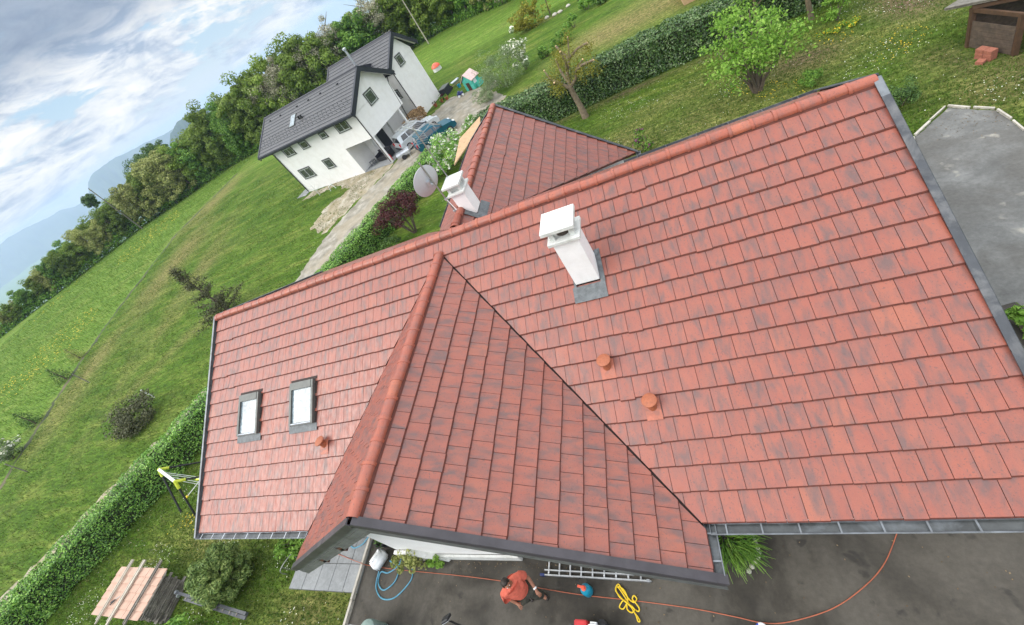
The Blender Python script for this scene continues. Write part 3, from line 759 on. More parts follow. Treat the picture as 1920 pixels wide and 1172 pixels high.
# chimneys
def roof_z_main(y): return RZ + y * tm
ch = HB()
cx, cy = 13.165, -1.68
zb = roof_z_main(-1.92)
def tapered(mb, c, s0, s1, z0, z1):
    mb.solid([(c[0] + x * s0[0] / 2, c[1] + y * s0[1] / 2, z0) for x, y in ((-1, -1), (1, -1), (1, 1), (-1, 1))] +
             [(c[0] + x * s1[0] / 2, c[1] + y * s1[1] / 2, z1) for x, y in ((-1, -1), (1, -1), (1, 1), (-1, 1))],
             [(3, 2, 1, 0), (4, 5, 6, 7), (0, 1, 5, 4), (1, 2, 6, 5), (2, 3, 7, 6), (3, 0, 4, 7)])
tapered(ch, (cx, cy), (.515, .49), (.515, .49), zb + .085, zb + 1.28)
chim = ch.build('chimney', [M['chimney']], bevel=.008)
def sub(mb, name, mat, parent, bevel=0.0): return mb.build(name, [M[mat]], parent, bevel=bevel)
m_ = HB(); m_.box((cx, cy, zb + 1.32), (.66, .62, .075)); sub(m_, 'collar', 'slab_w', chim, .01)
for x in (-.2, .2):
    for y in (-.18, .18): m_ = HB(); m_.box((cx + x, cy + y, zb + 1.465), (.09, .09, .21)); sub(m_, 'pier', 'slab_w', chim)
m_ = HB(); m_.lathe([(.15, 0), (.13, .16), (.11, .16), (.11, .02)], (cx, cy, zb + 1.36), 16); sub(m_, 'flue', 'soot', chim)
m_ = HB(); m_.box((cx - .02, cy + .01, zb + 1.615), (.68, .65, .085)); sub(m_, 'cap', 'slab_w', chim, .012)
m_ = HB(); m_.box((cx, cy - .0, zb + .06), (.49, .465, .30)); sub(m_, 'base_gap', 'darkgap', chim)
nm = Vector((0, -sm, cm))
m_ = HB()
def on_main(x, y, h): return Vector((x, y, roof_z_main(y))) + nm * h
m_.extrude([on_main(12.82, -2.22, .056), on_main(13.52, -2.22, .056), on_main(13.52, -1.93, .052), on_main(12.82, -1.93, .052)], nm * .012)
m_.extrude([on_main(13.43, -1.93, .050), on_main(13.53, -1.93, .050), on_main(13.53, -1.32, .050), on_main(13.43, -1.32, .050)], nm * .014)
m_.extrude([on_main(12.86, -1.93, .050), on_main(12.91, -1.93, .050), on_main(12.91, -1.42, .050), on_main(12.86, -1.42, .050)], nm * .014)
m_.extrude([on_main(12.90, -1.44, .066), on_main(13.50, -1.44, .066), on_main(13.50, -1.34, .066), on_main(12.90, -1.34, .066)], nm * .012)
sub(m_, 'flashing', 'lead', chim)

ch2 = HB()
c2x, c2y, z2 = 9.68, 2.08, ZB - .40
tapered(ch2, (c2x, c2y), (.42, .52), (.42, .52), z2 + .12, z2 + .92)
chim2 = ch2.build('chimney', [M['chimney']], bevel=.008)
chim2['label'] = 'smaller white chimney by the rear wing ridge'
chim['label'] = 'white chimney standing alone on the front slope'
m_ = HB(); m_.box((c2x, c2y, z2 + .955), (.56, .66, .07)); sub(m_, 'collar', 'slab_w', chim2, .01)
for x in (-.17, .17):
    for y in (-.21, .21): m_ = HB(); m_.box((c2x + x, c2y + y, z2 + 1.09), (.08, .08, .20)); sub(m_, 'pier', 'slab_w', chim2)
m_ = HB(); m_.box((c2x, c2y, z2 + 1.06), (.24, .3, .14)); sub(m_, 'flue', 'slab_w', chim2)
m_ = HB(); m_.box((c2x - .02, c2y + .01, z2 + 1.225), (.58, .68, .075)); sub(m_, 'cap', 'slab_w', chim2, .012)
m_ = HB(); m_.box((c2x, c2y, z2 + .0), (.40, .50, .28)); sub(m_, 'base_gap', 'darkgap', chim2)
m_ = HB(); nb_ = Vector((sb, 0, cb))
def on_b(v, y, h): return Vector((XB + v * cb, y, ZB - v * sb)) + nb_ * h
m_.extrude([on_b(.50, 1.70, .055), on_b(.78, 1.70, .055), on_b(.78, 2.48, .055), on_b(.50, 2.48, .055)], nb_ * .014)
m_.extrude([on_b(.12, 1.62, .058), on_b(.78, 1.62, .058), on_b(.78, 1.81, .058), on_b(.12, 1.81, .058)], nb_ * .012)
sub(m_, 'flashing', 'lead', chim2)

# skylights on the left of the front slope
def skylight(x, y0, y1, w, opened):
    f = HB()
    A = lambda u, y, h: Vector((u, y, roof_z_main(y))) + nm * h
    t = .075
    for (u0, u1, a, b, h) in ((x, x + t, y1, y0, .125), (x + w - t, x + w, y1, y0, .125), (x + t, x + w - t, y0 - .17, y0, .135), (x + t, x + w - t, y1, y1 + .06, .10)):
        f.extrude([A(u0, a, .02), A(u1, a, .02), A(u1, b, .02), A(u0, b, .02)], nm * h)
    # lead apron and side gutters
    f.extrude([A(x - .08, y1 - .17, .050), A(x + w + .08, y1 - .17, .050), A(x + w + .08, y1, .050), A(x - .08, y1, .050)], nm * .010, 1)
    f.extrude([A(x + w, y1, .03), A(x + w + .06, y1, .03), A(x + w + .06, y0 + .05, .03), A(x + w, y0 + .05, .03)], nm * .02, 2)
    f.extrude([A(x - .05, y0 + .0, .03), A(x + w + .06, y0 + .0, .03), A(x + w + .06, y0 + .07, .03), A(x - .05, y0 + .07, .03)], nm * .03, 2)
    s = f.build('skylight', [M['winframe'], M['lead'], M['darkgap']])
    g = HB()
    g.extrude([A(x + t - .01, y1 + .05, .085), A(x + w - t + .01, y1 + .05, .085), A(x + w - t + .01, y0 - .16, .085), A(x + t - .01, y0 - .16, .085)], nm * .012)
    g.build('pane', [M['skyglass']], s)
    l = HB(); l.beam(A(x + t, y1 + .03, .135), A(x + w - t, y1 + .03, .135), .03, .03); l.build('sash_rail', [M['zinc_light']], s)
skylight(1.74, -2.50, -3.53, .93, False)
skylight(4.08, -2.49, -3.50, .95, False)

# round clay roof vents
def vent(x, y, s=1.0):
    z = roof_z_main(y) + .045
    mb = HB()
    mb.lathe([(.095 * s, -.04), (.09 * s, .14 * s), (.10 * s, .15 * s), (.10 * s, .165 * s), (.075 * s, .17 * s), (.075 * s, .21 * s)], (x, y, z), 20)
    v = mb.build('roof_vent', [M['vent']], smooth=True)
    c = HB(); c.lathe([(.02, .205 * s), (.145 * s, .205 * s), (.15 * s, .215 * s), (.15 * s, .24 * s), (.13 * s, .255 * s), (.02, .26 * s)], (x, y, z), 24)
    c.build('vent_cap', [M['vent']], v, smooth=True)
    b = HB()
    b.extrude([Vector((x + a, y + c_, roof_z_main(y + c_))) + nm * .047 for a, c_ in ((-.14, -.19), (.14, -.19), (.14, .13), (-.14, .13))], nm * .012)
    b.build('vent_tile', [M['vent_base']], v)
vent(5.40, -4.03, .9); vent(13.20, -3.40, .92); vent(13.87, -4.12, .92)

# dish, masts
dish = thing('satellite_dish', (9.0, 2.05, 6.60), 'pale grey satellite dish on the mast beside the rear chimney', 'satellite dish')
DN = Vector((-.75, .55, .36)).normalized()
q_ = DN.to_track_quat('Z', 'Y').to_matrix()
mb = MB(); nr_, na = 7, 30
vs = []; fs = []
for s_ in (0, 1):
    for i in range(nr_):
        r_ = i / (nr_ - 1)
        for j in range(na):
            t = 2 * math.pi * j / na
            vs.append(q_ @ Vector((.44 * r_ * math.cos(t), .52 * r_ * math.sin(t), .10 * r_ * r_ - s_ * .012)))
for s_ in (0, 1):
    o_ = s_ * nr_ * na
    for i in range(nr_ - 1):
        for j in range(na):
            q = (o_ + i * na + j, o_ + i * na + (j + 1) % na, o_ + (i + 1) * na + (j + 1) % na, o_ + (i + 1) * na + j)
            fs.append(q if s_ == 0 else q[::-1])
for j in range(na):
    a, b = (nr_ - 1) * na + j, (nr_ - 1) * na + (j + 1) % na
    fs.append((a, b, nr_ * na + b, nr_ * na + a))
mb.solid(vs, fs); mb.build('reflector', [M['dish']], dish, smooth=True)
mb = MB(); e_ = q_ @ Vector((.0, -.47, .1)); l_ = q_ @ Vector((0.05, -.34, .50))
mb.tube([e_, l_], .014, 6); mb.build('feed_arm', [M['dish']], dish)
mb = MB(); mb.tube([l_ - DN * .02, l_ + DN * .09], [.045, .03], 10); mb.box(l_ + DN * .1 + Vector((0, 0, .02)), (.06, .06, .09)); mb.build('receiver', [M['white_pl']], dish)
mb = MB(); mb.box(-DN * .07, (.10, .14, .16)); mb.beam(-DN * .05, -DN * .2, .05, .05); mb.build('bracket', [M['zinc_light']], dish)
mast = thing('antenna_mast', (9.17, 2.03, 5.28), 'short galvanised mast carrying the satellite dish', 'mast')
mb = MB(); mb.tube([(0, 0, 0), (-.03, .02, 1.95)], .024, 10); mb.build('pole', [M['steel']], mast)
mb = MB()
for z in (.16, .62): mb = MB(); mb.beam((0, 0, z), (.30, .02, z + .02), .03, .03); mb.box((0, 0, z), (.08, .08, .05)); mb.build('wall_bracket', [M['zinc_light']], mast)
cabp = [(0.02, -.03, .60), (.16, -.16, .28), (.42, -.30, .0), (.62, -.38, -.30), (.80, -.36, -.62), (.88, -.2, -.72)]
mb = MB(); mb.tube(cabp, .012, 6); mb.build('cable', [M['white_pl']], mast)
mast2 = thing('television_aerial', (9.42, 2.42, 5.75), 'tall thin mast with comb like aerial elements behind the rear chimney', 'aerial')
mb = MB(); mb.tube([(0, 0, 0), (0, 0, 2.32)], .02, 10); mb.build('pole', [M['steel']], mast2)
bd = Vector((-.62, .66, .0)).normalized(); cr = Vector((0.30, .28, .91)).normalized()
cr = (cr - bd * cr.dot(bd)).normalized()
top = Vector((0, 0, 2.25))
mb = MB(); mb.beam(top - bd * .5, top + bd * .95, .022, .022); mb.build('boom', [M['alu']], mast2)
mb = MB()
for i in range(10):
    p = top + bd * (-.1 + .11 * i); l = .17 - .005 * i
    mb.tube([p - cr * l, p + cr * l], .0045, 5)
for i in range(6):
    for s_ in (-1, 1):
        p = top - bd * (.22 + .0) + cr * s_ * (.06 + .055 * i) - bd * .035 * i
        w_ = bd.cross(cr) * .20
        mb.tube([p - w_, p + w_], .0045, 5)
mb.build('element', [M['steel']], mast2)
mb = MB()
for i in range(4):
    p = top + Vector((0, 0, -.25)) + Vector((.75, .45, .2)).normalized() * (-.5 + .33 * i)
    w_ = Vector((-.45, .75, .1)).normalized() * (.55 - .04 * i)
    mb.tube([p - w_, p + w_], .005, 5)
mb.tube([top + Vector((-.42, -.26, -.37)), top + Vector((.5, .3, -.1))], .008, 6)
mb.build('dipole', [M['steel']], mast2)
# ------------------------------------------------------------------ ground
def gz_(x, y):
    """level plateau that falls away beyond the wood edge"""
    d1 = -0.8 * (x + 85) + 0.6 * (y - 52); d2 = y - 68
    d = np.maximum(d1, d2) - 3
    z = np.where(d > 0, -np.minimum(d, 60) * 0.10 - np.clip(d - 60, 0, 900) * 0.27, 0.0)
    return z
def axis(fine0, fine1, step, mid0, mid1, mstep, far):
    a = list(np.arange(fine0, fine1 + .01, step))
    b = list(np.arange(fine1 + mstep, mid1 + .01, mstep)); c = list(np.arange(fine0 - mstep, mid0 - .01, -mstep))
    out = a + b + c
    for s, e in ((1, mid1), (-1, mid0)):
        d = mstep * 2; p = e
        while abs(p) < far: p += s * d; d *= 1.6; out.append(p)
    return np.array(sorted(set(np.round(out, 3))))
gxs = axis(-60, 32, .6, -140, 60, 4, 9500); gys = axis(-14, 46, .6, -30, 110, 4, 9500)
GX, GY = np.meshgrid(gxs, gys, indexing='ij')
GZ = gz_(GX, GY)
vco = np.stack([GX, GY, GZ], -1).reshape(-1, 3)
nx_, ny_ = len(gxs), len(gys)
ii, jj = np.meshgrid(np.arange(nx_ - 1), np.arange(ny_ - 1), indexing='ij')
a_ = (ii * ny_ + jj).ravel()
gf = np.stack([a_, a_ + ny_, a_ + ny_ + 1, a_ + 1], -1)
me = bpy.data.meshes.new('ground')
me.vertices.add(len(vco)); me.loops.add(len(gf) * 4); me.polygons.add(len(gf))
me.vertices.foreach_set('co', vco.reshape(-1)); me.loops.foreach_set('vertex_index', gf.reshape(-1).astype(np.int32))
me.polygons.foreach_set('loop_start', np.arange(0, len(gf) * 4, 4, dtype=np.int32))
me.update(calc_edges=True)
# what grows where: r = dry straw coloured turf, g = bare soil, b = open meadow
rgb = np.zeros((len(vco), 4)); rgb[:, 3] = 1
def blob(ch, x, y, rx, ry, amt=1.0, ang=0.0):
    c, s = math.cos(ang), math.sin(ang)
    dx, dy = vco[:, 0] - x, vco[:, 1] - y
    u, v = dx * c + dy * s, -dx * s + dy * c
    rgb[:, ch] = np.maximum(rgb[:, ch], amt * np.exp(-((u / rx) ** 2 + (v / ry) ** 2)))
blob(0, 17.5, 11.0, 3.5, 2.2, .75); blob(0, 21, 12.5, 2.6, 1.8, .6); blob(0, 15.5, 14.2, 4.0, 1.2, .5)
blob(0, 13.5, 11.5, 2.5, 2.0, .7); blob(0, 24.2, 6.9, 1.0, 1.6, .75); blob(0, 24.3, 9.6, 1.0, 1.0, .6)
blob(0, 14.0, 28.5, 5.5, 3.0, .95); blob(0, 20, 29, 8, 3.5, .9); blob(0, 8.3, 24.5, 3.5, .9, .8, -.25)
blob(0, -3.6, -5.0, 2.4, 1.1, .8); blob(0, -6.4, -4.6, 1.6, .8, .65); blob(0, 2.5, -7.1, 2.2, .5, .8); blob(0, -7.4, -6.0, 1.2, .8, .5)
blob(0, -41, 24, 3.5, 13, .85, .42); blob(0, -30, 18, 2.0, 14, .6, .35); blob(0, -50, 42, 3.5, 9, .85, .1); blob(0, -36, 8, 2.5, 9, .7, .45); blob(0, -22, 6, 1, 8, .4, -.5)
blob(1, 21.4, 13.0, 1.4, .7, .75); blob(1, 25.6, 14.4, 1.2, 2.0, 1.0); blob(1, 26.0, 7.2, 1.2, 1.2, .75); blob(1, 24.6, 8.6, .5, .9, .5)
blob(1, 9.0, 16.9, .9, .3, .6); 
for x in np.arange(9.5, 22, .7): blob(1, x, 17.05 + .06 * math.sin(x), .6, .22, .9)
for x in np.arange(6.6, 9.6, .6): blob(0, x, 41.4 + .4 * math.sin(3 * x), .8, .4, .8)
d1 = (vco[:, 0] + 41.4) * -0.97 + (vco[:, 1] - 10.2) * -0.25
ditch = [(-53.3, 54), (-53.35, 35.06), (-46.26, 18.86), (-41.4, 10.22), (-33.9, -.5), (-27, -9)]
def ditch_x(y):
    ys = [p[1] for p in ditch][::-1]; xs = [p[0] for p in ditch][::-1]
    return np.interp(y, ys, xs)
mead = np.clip((ditch_x(vco[:, 1]) - vco[:, 0]) / .8 + .5, 0, 1)
mead2 = np.clip((vco[:, 1] - (45.5 - .05 * vco[:, 0])) / 1.0 + .5, 0, 1) * (vco[:, 0] > -53)
rgb[:, 2] = np.maximum(mead, mead2)
ca = me.color_attributes.new('growth', 'FLOAT_COLOR', 'POINT'); ca.data.foreach_set('color', rgb.reshape(-1).astype(np.float32))
m, n, l, p = new_mat('turf')
tc = n.new('ShaderNodeTexCoord'); at = n.new('ShaderNodeAttribute'); at.attribute_name = 'growth'
sp = n.new('ShaderNodeSeparateColor'); l.new(at.outputs['Color'], sp.inputs[0])
O = tc.outputs['Object']
mp = n.new('ShaderNodeMapping'); mp.inputs['Rotation'].default_value = (0, 0, R(-62)); mp.inputs['Scale'].default_value = (0.35, 1.7, 1); l.new(O, mp.inputs[0])
nbig = noise(n, l, O, 0.16, 5, 0.6, 0.5); nmid = noise(n, l, mp.outputs[0], 0.55, 6, 0.65, 0.4); nsm = noise(n, l, O, 5.5, 6, 0.7); nfine = noise(n, l, O, 26, 4, 0.7)
lawn = ramp(n, l, nmid, [(0.30, (0.040, 0.088, 0.010)), (0.5, (0.072, 0.128, 0.015)), (0.68, (0.140, 0.178, 0.034))])
mead_c = ramp(n, l, nmid, [(0.30, (0.072, 0.138, 0.018)), (0.5, (0.108, 0.188, 0.026)), (0.68, (0.165, 0.225, 0.045))])
c = mixc(n, l, sp.outputs[2], lawn, mead_c)
dry = fmath(n, l, 'ADD', fmath(n, l, 'MULTIPLY', sp.outputs[0], 1.15), fmath(n, l, 'MULTIPLY', fmath(n, l, 'SUBTRACT', nbig, 0.53), 1.6))
dry = fmath(n, l, 'MULTIPLY', dry, ramp(n, l, nsm, [(0.30, (0.25,) * 3), (0.62, (1.0,) * 3)]), clamp=True)
c = mixc(n, l, dry, c, ramp(n, l, nsm, [(0.3, (0.145, 0.125, 0.045)), (0.7, (0.25, 0.20, 0.085))]))
soil = fmath(n, l, 'MULTIPLY', sp.outputs[1], ramp(n, l, nsm, [(0.25, (0.3,) * 3), (0.6, (1.2,) * 3)]), clamp=True)
c = mixc(n, l, soil, c, ramp(n, l, nfine, [(0.3, (0.10, 0.06, 0.04)), (0.7, (0.21, 0.145, 0.10))]))
c = mixc(n, l, 0.62, c, mixc(n, l, 1.0, c, ramp(n, l, nfine, [(0.25, (0.35,) * 3), (0.72, (1.65,) * 3)]), 'MULTIPLY'))
c = mixc(n, l, 0.7, c, mixc(n, l, 1.0, c, ramp(n, l, nsm, [(0.28, (0.42,) * 3), (0.70, (1.5,) * 3)]), 'MULTIPLY'))
nstr = noise(n, l, mp.outputs[0], 4.0, 6, 0.7, 0.3)
c = mixc(n, l, 0.75, c, mixc(n, l, 1.0, c, ramp(n, l, nstr, [(0.34, (0.45,) * 3), (0.50, (0.95,) * 3), (0.64, (1.6,) * 3)]), 'MULTIPLY'))
l.new(c, p.inputs['Base Color']); p.inputs['Roughness'].default_value = 0.9; p.inputs['Specular IOR Level'].default_value = 0.1
bump(n, l, p, fmath(n, l, 'ADD', nfine, fmath(n, l, 'MULTIPLY', nsm, 1.5)), 0.7, 0.06)
ground = link('ground', me, None, m); props(ground, 'lawns and meadow around the two houses', kind='structure')

def sheet_mat(name, stops, scale, rough, big=None, stain=None, bmp=0.3, wet=None):
    m, n, l, p = new_mat(name); tc = n.new('ShaderNodeTexCoord'); O = tc.outputs['Object']
    f = noise(n, l, O, scale, 8, 0.65, 0.2); g_ = noise(n, l, O, scale * 14, 4, 0.7)
    c = ramp(n, l, f, stops)
    if big:
        b = noise(n, l, O, big[0], 4, 0.55, 0.8); c = mixc(n, l, ramp(n, l, b, [(0.46, (0,) * 3), (0.60, (big[2],) * 3)]), c, big[1])
    if stain:
        s_ = noise(n, l, O, stain[0], 3, 0.5, 0.3); c = mixc(n, l, ramp(n, l, s_, [(0.63, (0,) * 3), (0.70, (0.7,) * 3)]), c, stain[1])
    c = mixc(n, l, 0.4, c, mixc(n, l, 1.0, c, ramp(n, l, g_, [(0.3, (0.6,) * 3), (0.7, (1.4,) * 3)]), 'MULTIPLY'))
    l.new(c, p.inputs['Base Color']); p.inputs['Roughness'].default_value = rough
    if wet: l.new(ramp(n, l, f, [(0.35, (wet,) * 3), (0.6, (rough,) * 3)]), p.inputs['Roughness'])
    bump(n, l, p, g_, bmp, 0.01)
    return m
M['asphalt'] = sheet_mat('worn_asphalt', [(0.34, (0.016, 0.014, 0.010)), (0.5, (0.036, 0.031, 0.023)), (0.62, (0.068, 0.060, 0.047))], 0.75, 0.82, big=(0.42, (0.098, 0.088, 0.072), 0.65), stain=(2.6, (0.02, 0.018, 0.015)), bmp=.5)
M['asphalt_pale'] = sheet_mat('pale_worn_asphalt', [(0.32, (0.10, 0.10, 0.094)), (0.5, (0.142, 0.142, 0.134)), (0.66, (0.20, 0.20, 0.19))], 0.8, 0.85, big=(0.6, (0.10, 0.095, 0.085), 0.7), stain=(1.6, (0.34, 0.32, 0.27)), bmp=.5)
M['gravel'] = sheet_mat('pale_gravel', [(0.32, (0.15, 0.135, 0.10)), (0.5, (0.255, 0.235, 0.19)), (0.66, (0.37, 0.345, 0.295))], 1.2, 0.95, big=(0.4, (0.29, 0.245, 0.17), 0.6), bmp=0.6)
M['bare'] = sheet_mat('bare_sandy_soil', [(0.32, (0.17, 0.15, 0.085)), (0.5, (0.32, 0.28, 0.205)), (0.66, (0.45, 0.41, 0.33))], 1.0, 0.95, big=(0.5, (0.24, 0.19, 0.085), 0.5), bmp=0.6)
M['paving'] = sheet_mat('pale_grey_paving', [(0.32, (0.19, 0.20, 0.205)), (0.5, (0.24, 0.25, 0.255)), (0.66, (0.29, 0.30, 0.305))], 0.9, 0.7)
M['joint'] = simple('mossy_joint', (0.09, 0.095, 0.085), 0.9)

def sheet(name, poly, z, mat, jag=0.0, seed=1, label=None, smooth_n=0):
    """flat sheet with an irregular edge"""
    rg = random.Random(seed); pts = []
    for i in range(len(poly)):
        a, b = Vector(poly[i]), Vector(poly[(i + 1) % len(poly)])
        k = max(1, int((b - a).length / 0.35)) if jag else 1
        for j in range(k):
            q = a.lerp(b, j / k); pts.append((q.x + rg.uniform(-jag, jag), q.y + rg.uniform(-jag, jag)))
    bm = bmesh.new(); vs = [bm.verts.new((x, y, z)) for x, y in pts]; f = bm.faces.new(vs); f.normal_update()
    if f.normal.z < 0: f.normal_flip()
    bmesh.ops.triangulate(bm, faces=bm.faces)
    me = bpy.data.meshes.new(name); bm.to_mesh(me); bm.free()
    o = link(name, me, None, M[mat]); props(o, label, kind='structure'); return o
sheet('driveway', [(4.34, -5.0), (19.2, -4.9), (19.2, -1.2), (21.0, -.8), (21.4, -3.4), (30, -6), (30, -18), (4.2, -18), (4.2, -8)], 0.004, 'asphalt', .02, 2, 'dark worn asphalt drive in front of the red roofed house')
sheet('yard', [(19.0, .6), (20.6, 1.0), (22.0, 5.55), (23.26, 6.5), (23.95, 5.65), (23.93, 4.4), (24.6, 3.0), (30, 1.0), (30, -6.5), (21.4, -3.4), (21.0, -.8), (19.2, -1.2)], 0.004, 'asphalt_pale', .03, 3, 'pale worn asphalt yard beside the red roofed house')
sheet('gravel_road', [(-9.3, 4), (-8.26, 9.75), (-5.2, 14.2), (-1.6, 19.0), (.6, 22.4), (2.79, 23.42), (4.9, 25.5), (3.6, 27.6), (1.24, 31.2), (-2.6, 32.6), (-4.35, 29.61), (-5.2, 25), (-5.8, 22.4), (-8.0, 18.6), (-9.6, 14.5), (-9.9, 9.8), (-10.6, 4)], 0.004, 'gravel', .16, 4, 'pale gravel track between the hedge and the white house')
sheet('bare_ground', [(-17.6, 25.6), (-18.2, 24.4), (-13.5, 24.0), (-10.5, 22.0), (-12.6, 20.2), (-12.7, 17.4), (-9.9, 15.6), (-8.3, 18.4), (-5.9, 22.3), (-6.0, 23.0), (-10, 24.1)], 0.006, 'bare', .22, 5, 'bare sandy ground in front of the white house')
sheet('garden_path', [(-13.3, .6), (-12.3, 2.9), (-10.3, 5.5), (-9.4, 5.0), (-10.4, 3.2), (-14.2, -3.2), (-17.5, -8), (-18.9, -8)], 0.003, 'bare', .2, 6, 'narrow worn strip along the outside of the clipped hedge')
rg6 = random.Random(5)
dpts = []
for i in range(41):
    y = 52 - i * 1.45; dpts.append((float(ditch_x(y)), y))
M['furrow'] = sheet_mat('shaded_furrow_earth', [(0.32, (0.016, 0.026, 0.007)), (0.5, (0.040, 0.050, 0.016)), (0.66, (0.11, 0.095, 0.048))], 0.35, 0.95)  # shadow inside the furrow is darkened into the earth colour of a flat sheet
sheet('furrow', [(x + .26 + rg6.uniform(-.25, .25), y) for x, y in dpts] + [(x - .26 - rg6.uniform(-.2, .2), y) for x, y in reversed(dpts)], 0.004, 'furrow', .16, 8, 'narrow bare furrow dividing the lawn from the meadow')

# paving under the gable: slabs in one surface with open joints
pv = MB()
rgp = random.Random(9)
pv.box((2.9, -5.2, -.016), (2.9, 2.74, .05), mi=1)
for i in range(5):
    for j in range(4):
        w_, d_ = .575, .68
        x, y = 1.46 + i * w_, -6.56 + j * d_
        pv.box((x + w_ / 2, y + d_ / 2, .012 + rgp.uniform(-.002, .002)), (w_ - .018, d_ - .018, .05))
pv_o = pv.build('paving', [M['paving'], M['joint']]); props(pv_o, 'pale grey slab terrace under the front gable', kind='structure')
kb = MB()
y = -4.9
while y > -9.2:
    L = rgp.uniform(.75, 1.0); kb.box((4.285 + rgp.uniform(-.006, .006), y - L / 2, .055), (.075, L - .012, .13), rz=rgp.uniform(-.01, .01)); y -= L
kb_o = kb.build('kerb', [M['kerbstone']]); props(kb_o, 'straight white kerb between the slab terrace and the drive', kind='structure')
kb = MB()
kp = [(20.75, 1.2), (22.02, 5.62), (23.27, 6.58), (23.99, 5.68), (23.95, 4.4), (24.7, 2.9)]
for i in range(len(kp) - 1):
    a, b = Vector(kp[i]), Vector(kp[i + 1]); n_ = max(1, int((b - a).length / .55)); ang = math.atan2(b.y - a.y, b.x - a.x)
    for j in range(n_):
        c = a.lerp(b, (j + .5) / n_); L = (b - a).length / n_
        kb.box((c.x + rgp.uniform(-.02, .02), c.y + rgp.uniform(-.02, .02), .025 + rgp.uniform(-.015, .015)), (L - rgp.uniform(.03, .14), .05 + rgp.uniform(-.015, .015), .08), rz=ang + rgp.uniform(-.05, .05))
kb_o = kb.build('kerb', [M['kerbstone']]); props(kb_o, 'rough pale stone edging round the yard', kind='structure')

# ------------------------------------------------------------------ grass, daisies, dandelions (nobody could count them)
rng = np.random.default_rng(21)
def inside(px_, py_, poly):
    r = np.zeros(len(px_), bool); k = len(poly)
    for i in range(k):
        x0, y0 = poly[i]; x1, y1 = poly[(i + 1) % k]
        c = ((y0 > py_) != (y1 > py_)) & (px_ < (x1 - x0) * (py_ - y0) / (y1 - y0 + 1e-12) + x0)
        r ^= c
    return r
HOUSE_BLOCK = [(.4, -5.2), (18.4, -5.2), (18.4, 5), (13.8, 5), (13.8, 8.4), (5.2, 8.4), (5.2, 5), (.4, 5)]
DRIVE = [(4.34, -5.0), (19.2, -4.9), (19.2, .6), (20.6, 1.0), (22.0, 5.55), (23.26, 6.5), (23.95, 5.65), (23.93, 4.4), (24.6, 3.0), (30, 1.0), (30, -18), (4.2, -18)]
PAVE = [(1.4, -6.6), (4.34, -6.6), (4.34, -3.8), (1.4, -3.8)]
ROAD = [(-9.3, 4), (-8.26, 9.75), (-5.2, 14.2), (-1.6, 19.0), (.6, 22.4), (2.79, 23.42), (4.9, 25.5), (3.6, 27.6), (1.24, 31.2), (-2.6, 32.6), (-4.35, 29.61), (-5.2, 25), (-5.8, 22.4), (-8.0, 18.6), (-9.6, 14.5), (-9.9, 9.8), (-10.6, 4)]
def lawn_pts(N, x0, x1, y0, y1):
    x = rng.uniform(x0, x1, N); y = rng.uniform(y0, y1, N)
    ok = ~(inside(x, y, HOUSE_BLOCK) | inside(x, y, DRIVE) | inside(x, y, PAVE) | inside(x, y, ROAD))
    return x[ok], y[ok]
def blades(name, xs, ys, h, mat, label):
    k = len(xs); rngb = np.random.default_rng(5)
    a = rngb.uniform(0, 2 * np.pi, k); hh = h * rngb.uniform(.5, 1.3, k); wv = .012 + .012 * rngb.random(k)
    v = np.empty((k, 3, 3)); dx, dy = np.cos(a) * wv, np.sin(a) * wv
    v[:, 0] = np.stack([xs - dx, ys - dy, np.zeros(k)], -1); v[:, 1] = np.stack([xs + dx, ys + dy, np.zeros(k)], -1)
    v[:, 2] = np.stack([xs + rngb.normal(0, .04, k), ys + rngb.normal(0, .04, k), hh], -1)
    me = bpy.data.meshes.new(name); me.vertices.add(3 * k); me.loops.add(3 * k); me.polygons.add(k)
    me.vertices.foreach_set('co', v.reshape(-1)); me.loops.foreach_set('vertex_index', np.arange(3 * k, dtype=np.int32))
    me.polygons.foreach_set('loop_start', np.arange(0, 3 * k, 3, dtype=np.int32)); me.update(calc_edges=True)
    o = link(name, me, None, mat); props(o, label, kind='stuff'); return o
M['grass'] = foliage('grass_blades', [(0.035, 0.075, 0.010), (0.065, 0.125, 0.016), (0.11, 0.165, 0.03), (0.20, 0.19, 0.07)], 0.25, 0.7, 0.15)
x1_, y1_ = lawn_pts(60000, 8.5, 28, 4.5, 17.2); x2_, y2_ = lawn_pts(40000, -12, 4.4, -9, -2); x3_, y3_ = lawn_pts(9000, 18.6, 28, 1, 8)
blades('grass', np.concatenate([x1_, x2_, x3_]), np.concatenate([y1_, y2_, y3_]), .06, M['grass'], 'short rough grass on the lawns round the red roofed house')
def turf_tufts():
    k = 90000; x, y = rng.uniform(-52, -8, k), rng.uniform(-9, 40, k)
    f = np.sin(x * .9 + 1.7 * np.sin(y * .6)) * np.sin(y * .8 + 1.1 * np.sin(x * .5))
    ok = (x > ditch_x(y) + .5) & ~inside(x, y, ROAD) & ~inside(x, y, HOUSE_BLOCK) & (rng.random(k) < .35 + .65 * (f > 0))
    return x[ok], y[ok]
tx_, ty_ = turf_tufts(); blades('lawn_grass', tx_, ty_, .13, M['grass'], 'mown grass with longer tufts outside the clipped hedge')
fx, fy = rng.uniform(-95, -30, 60000), rng.uniform(-5, 62, 60000); ok = (fx < ditch_x(fy) - .6) & (gz_(fx, fy) > -.05)
M['grass_m'] = foliage('meadow_blades', [(0.05, 0.11, 0.014), (0.085, 0.16, 0.02), (0.12, 0.205, 0.03), (0.18, 0.24, 0.06)], 0.3, 0.7, 0.15)
blades('meadow_grass', fx[ok], fy[ok], .34, M['grass_m'], 'longer tufted grass of the open meadow')
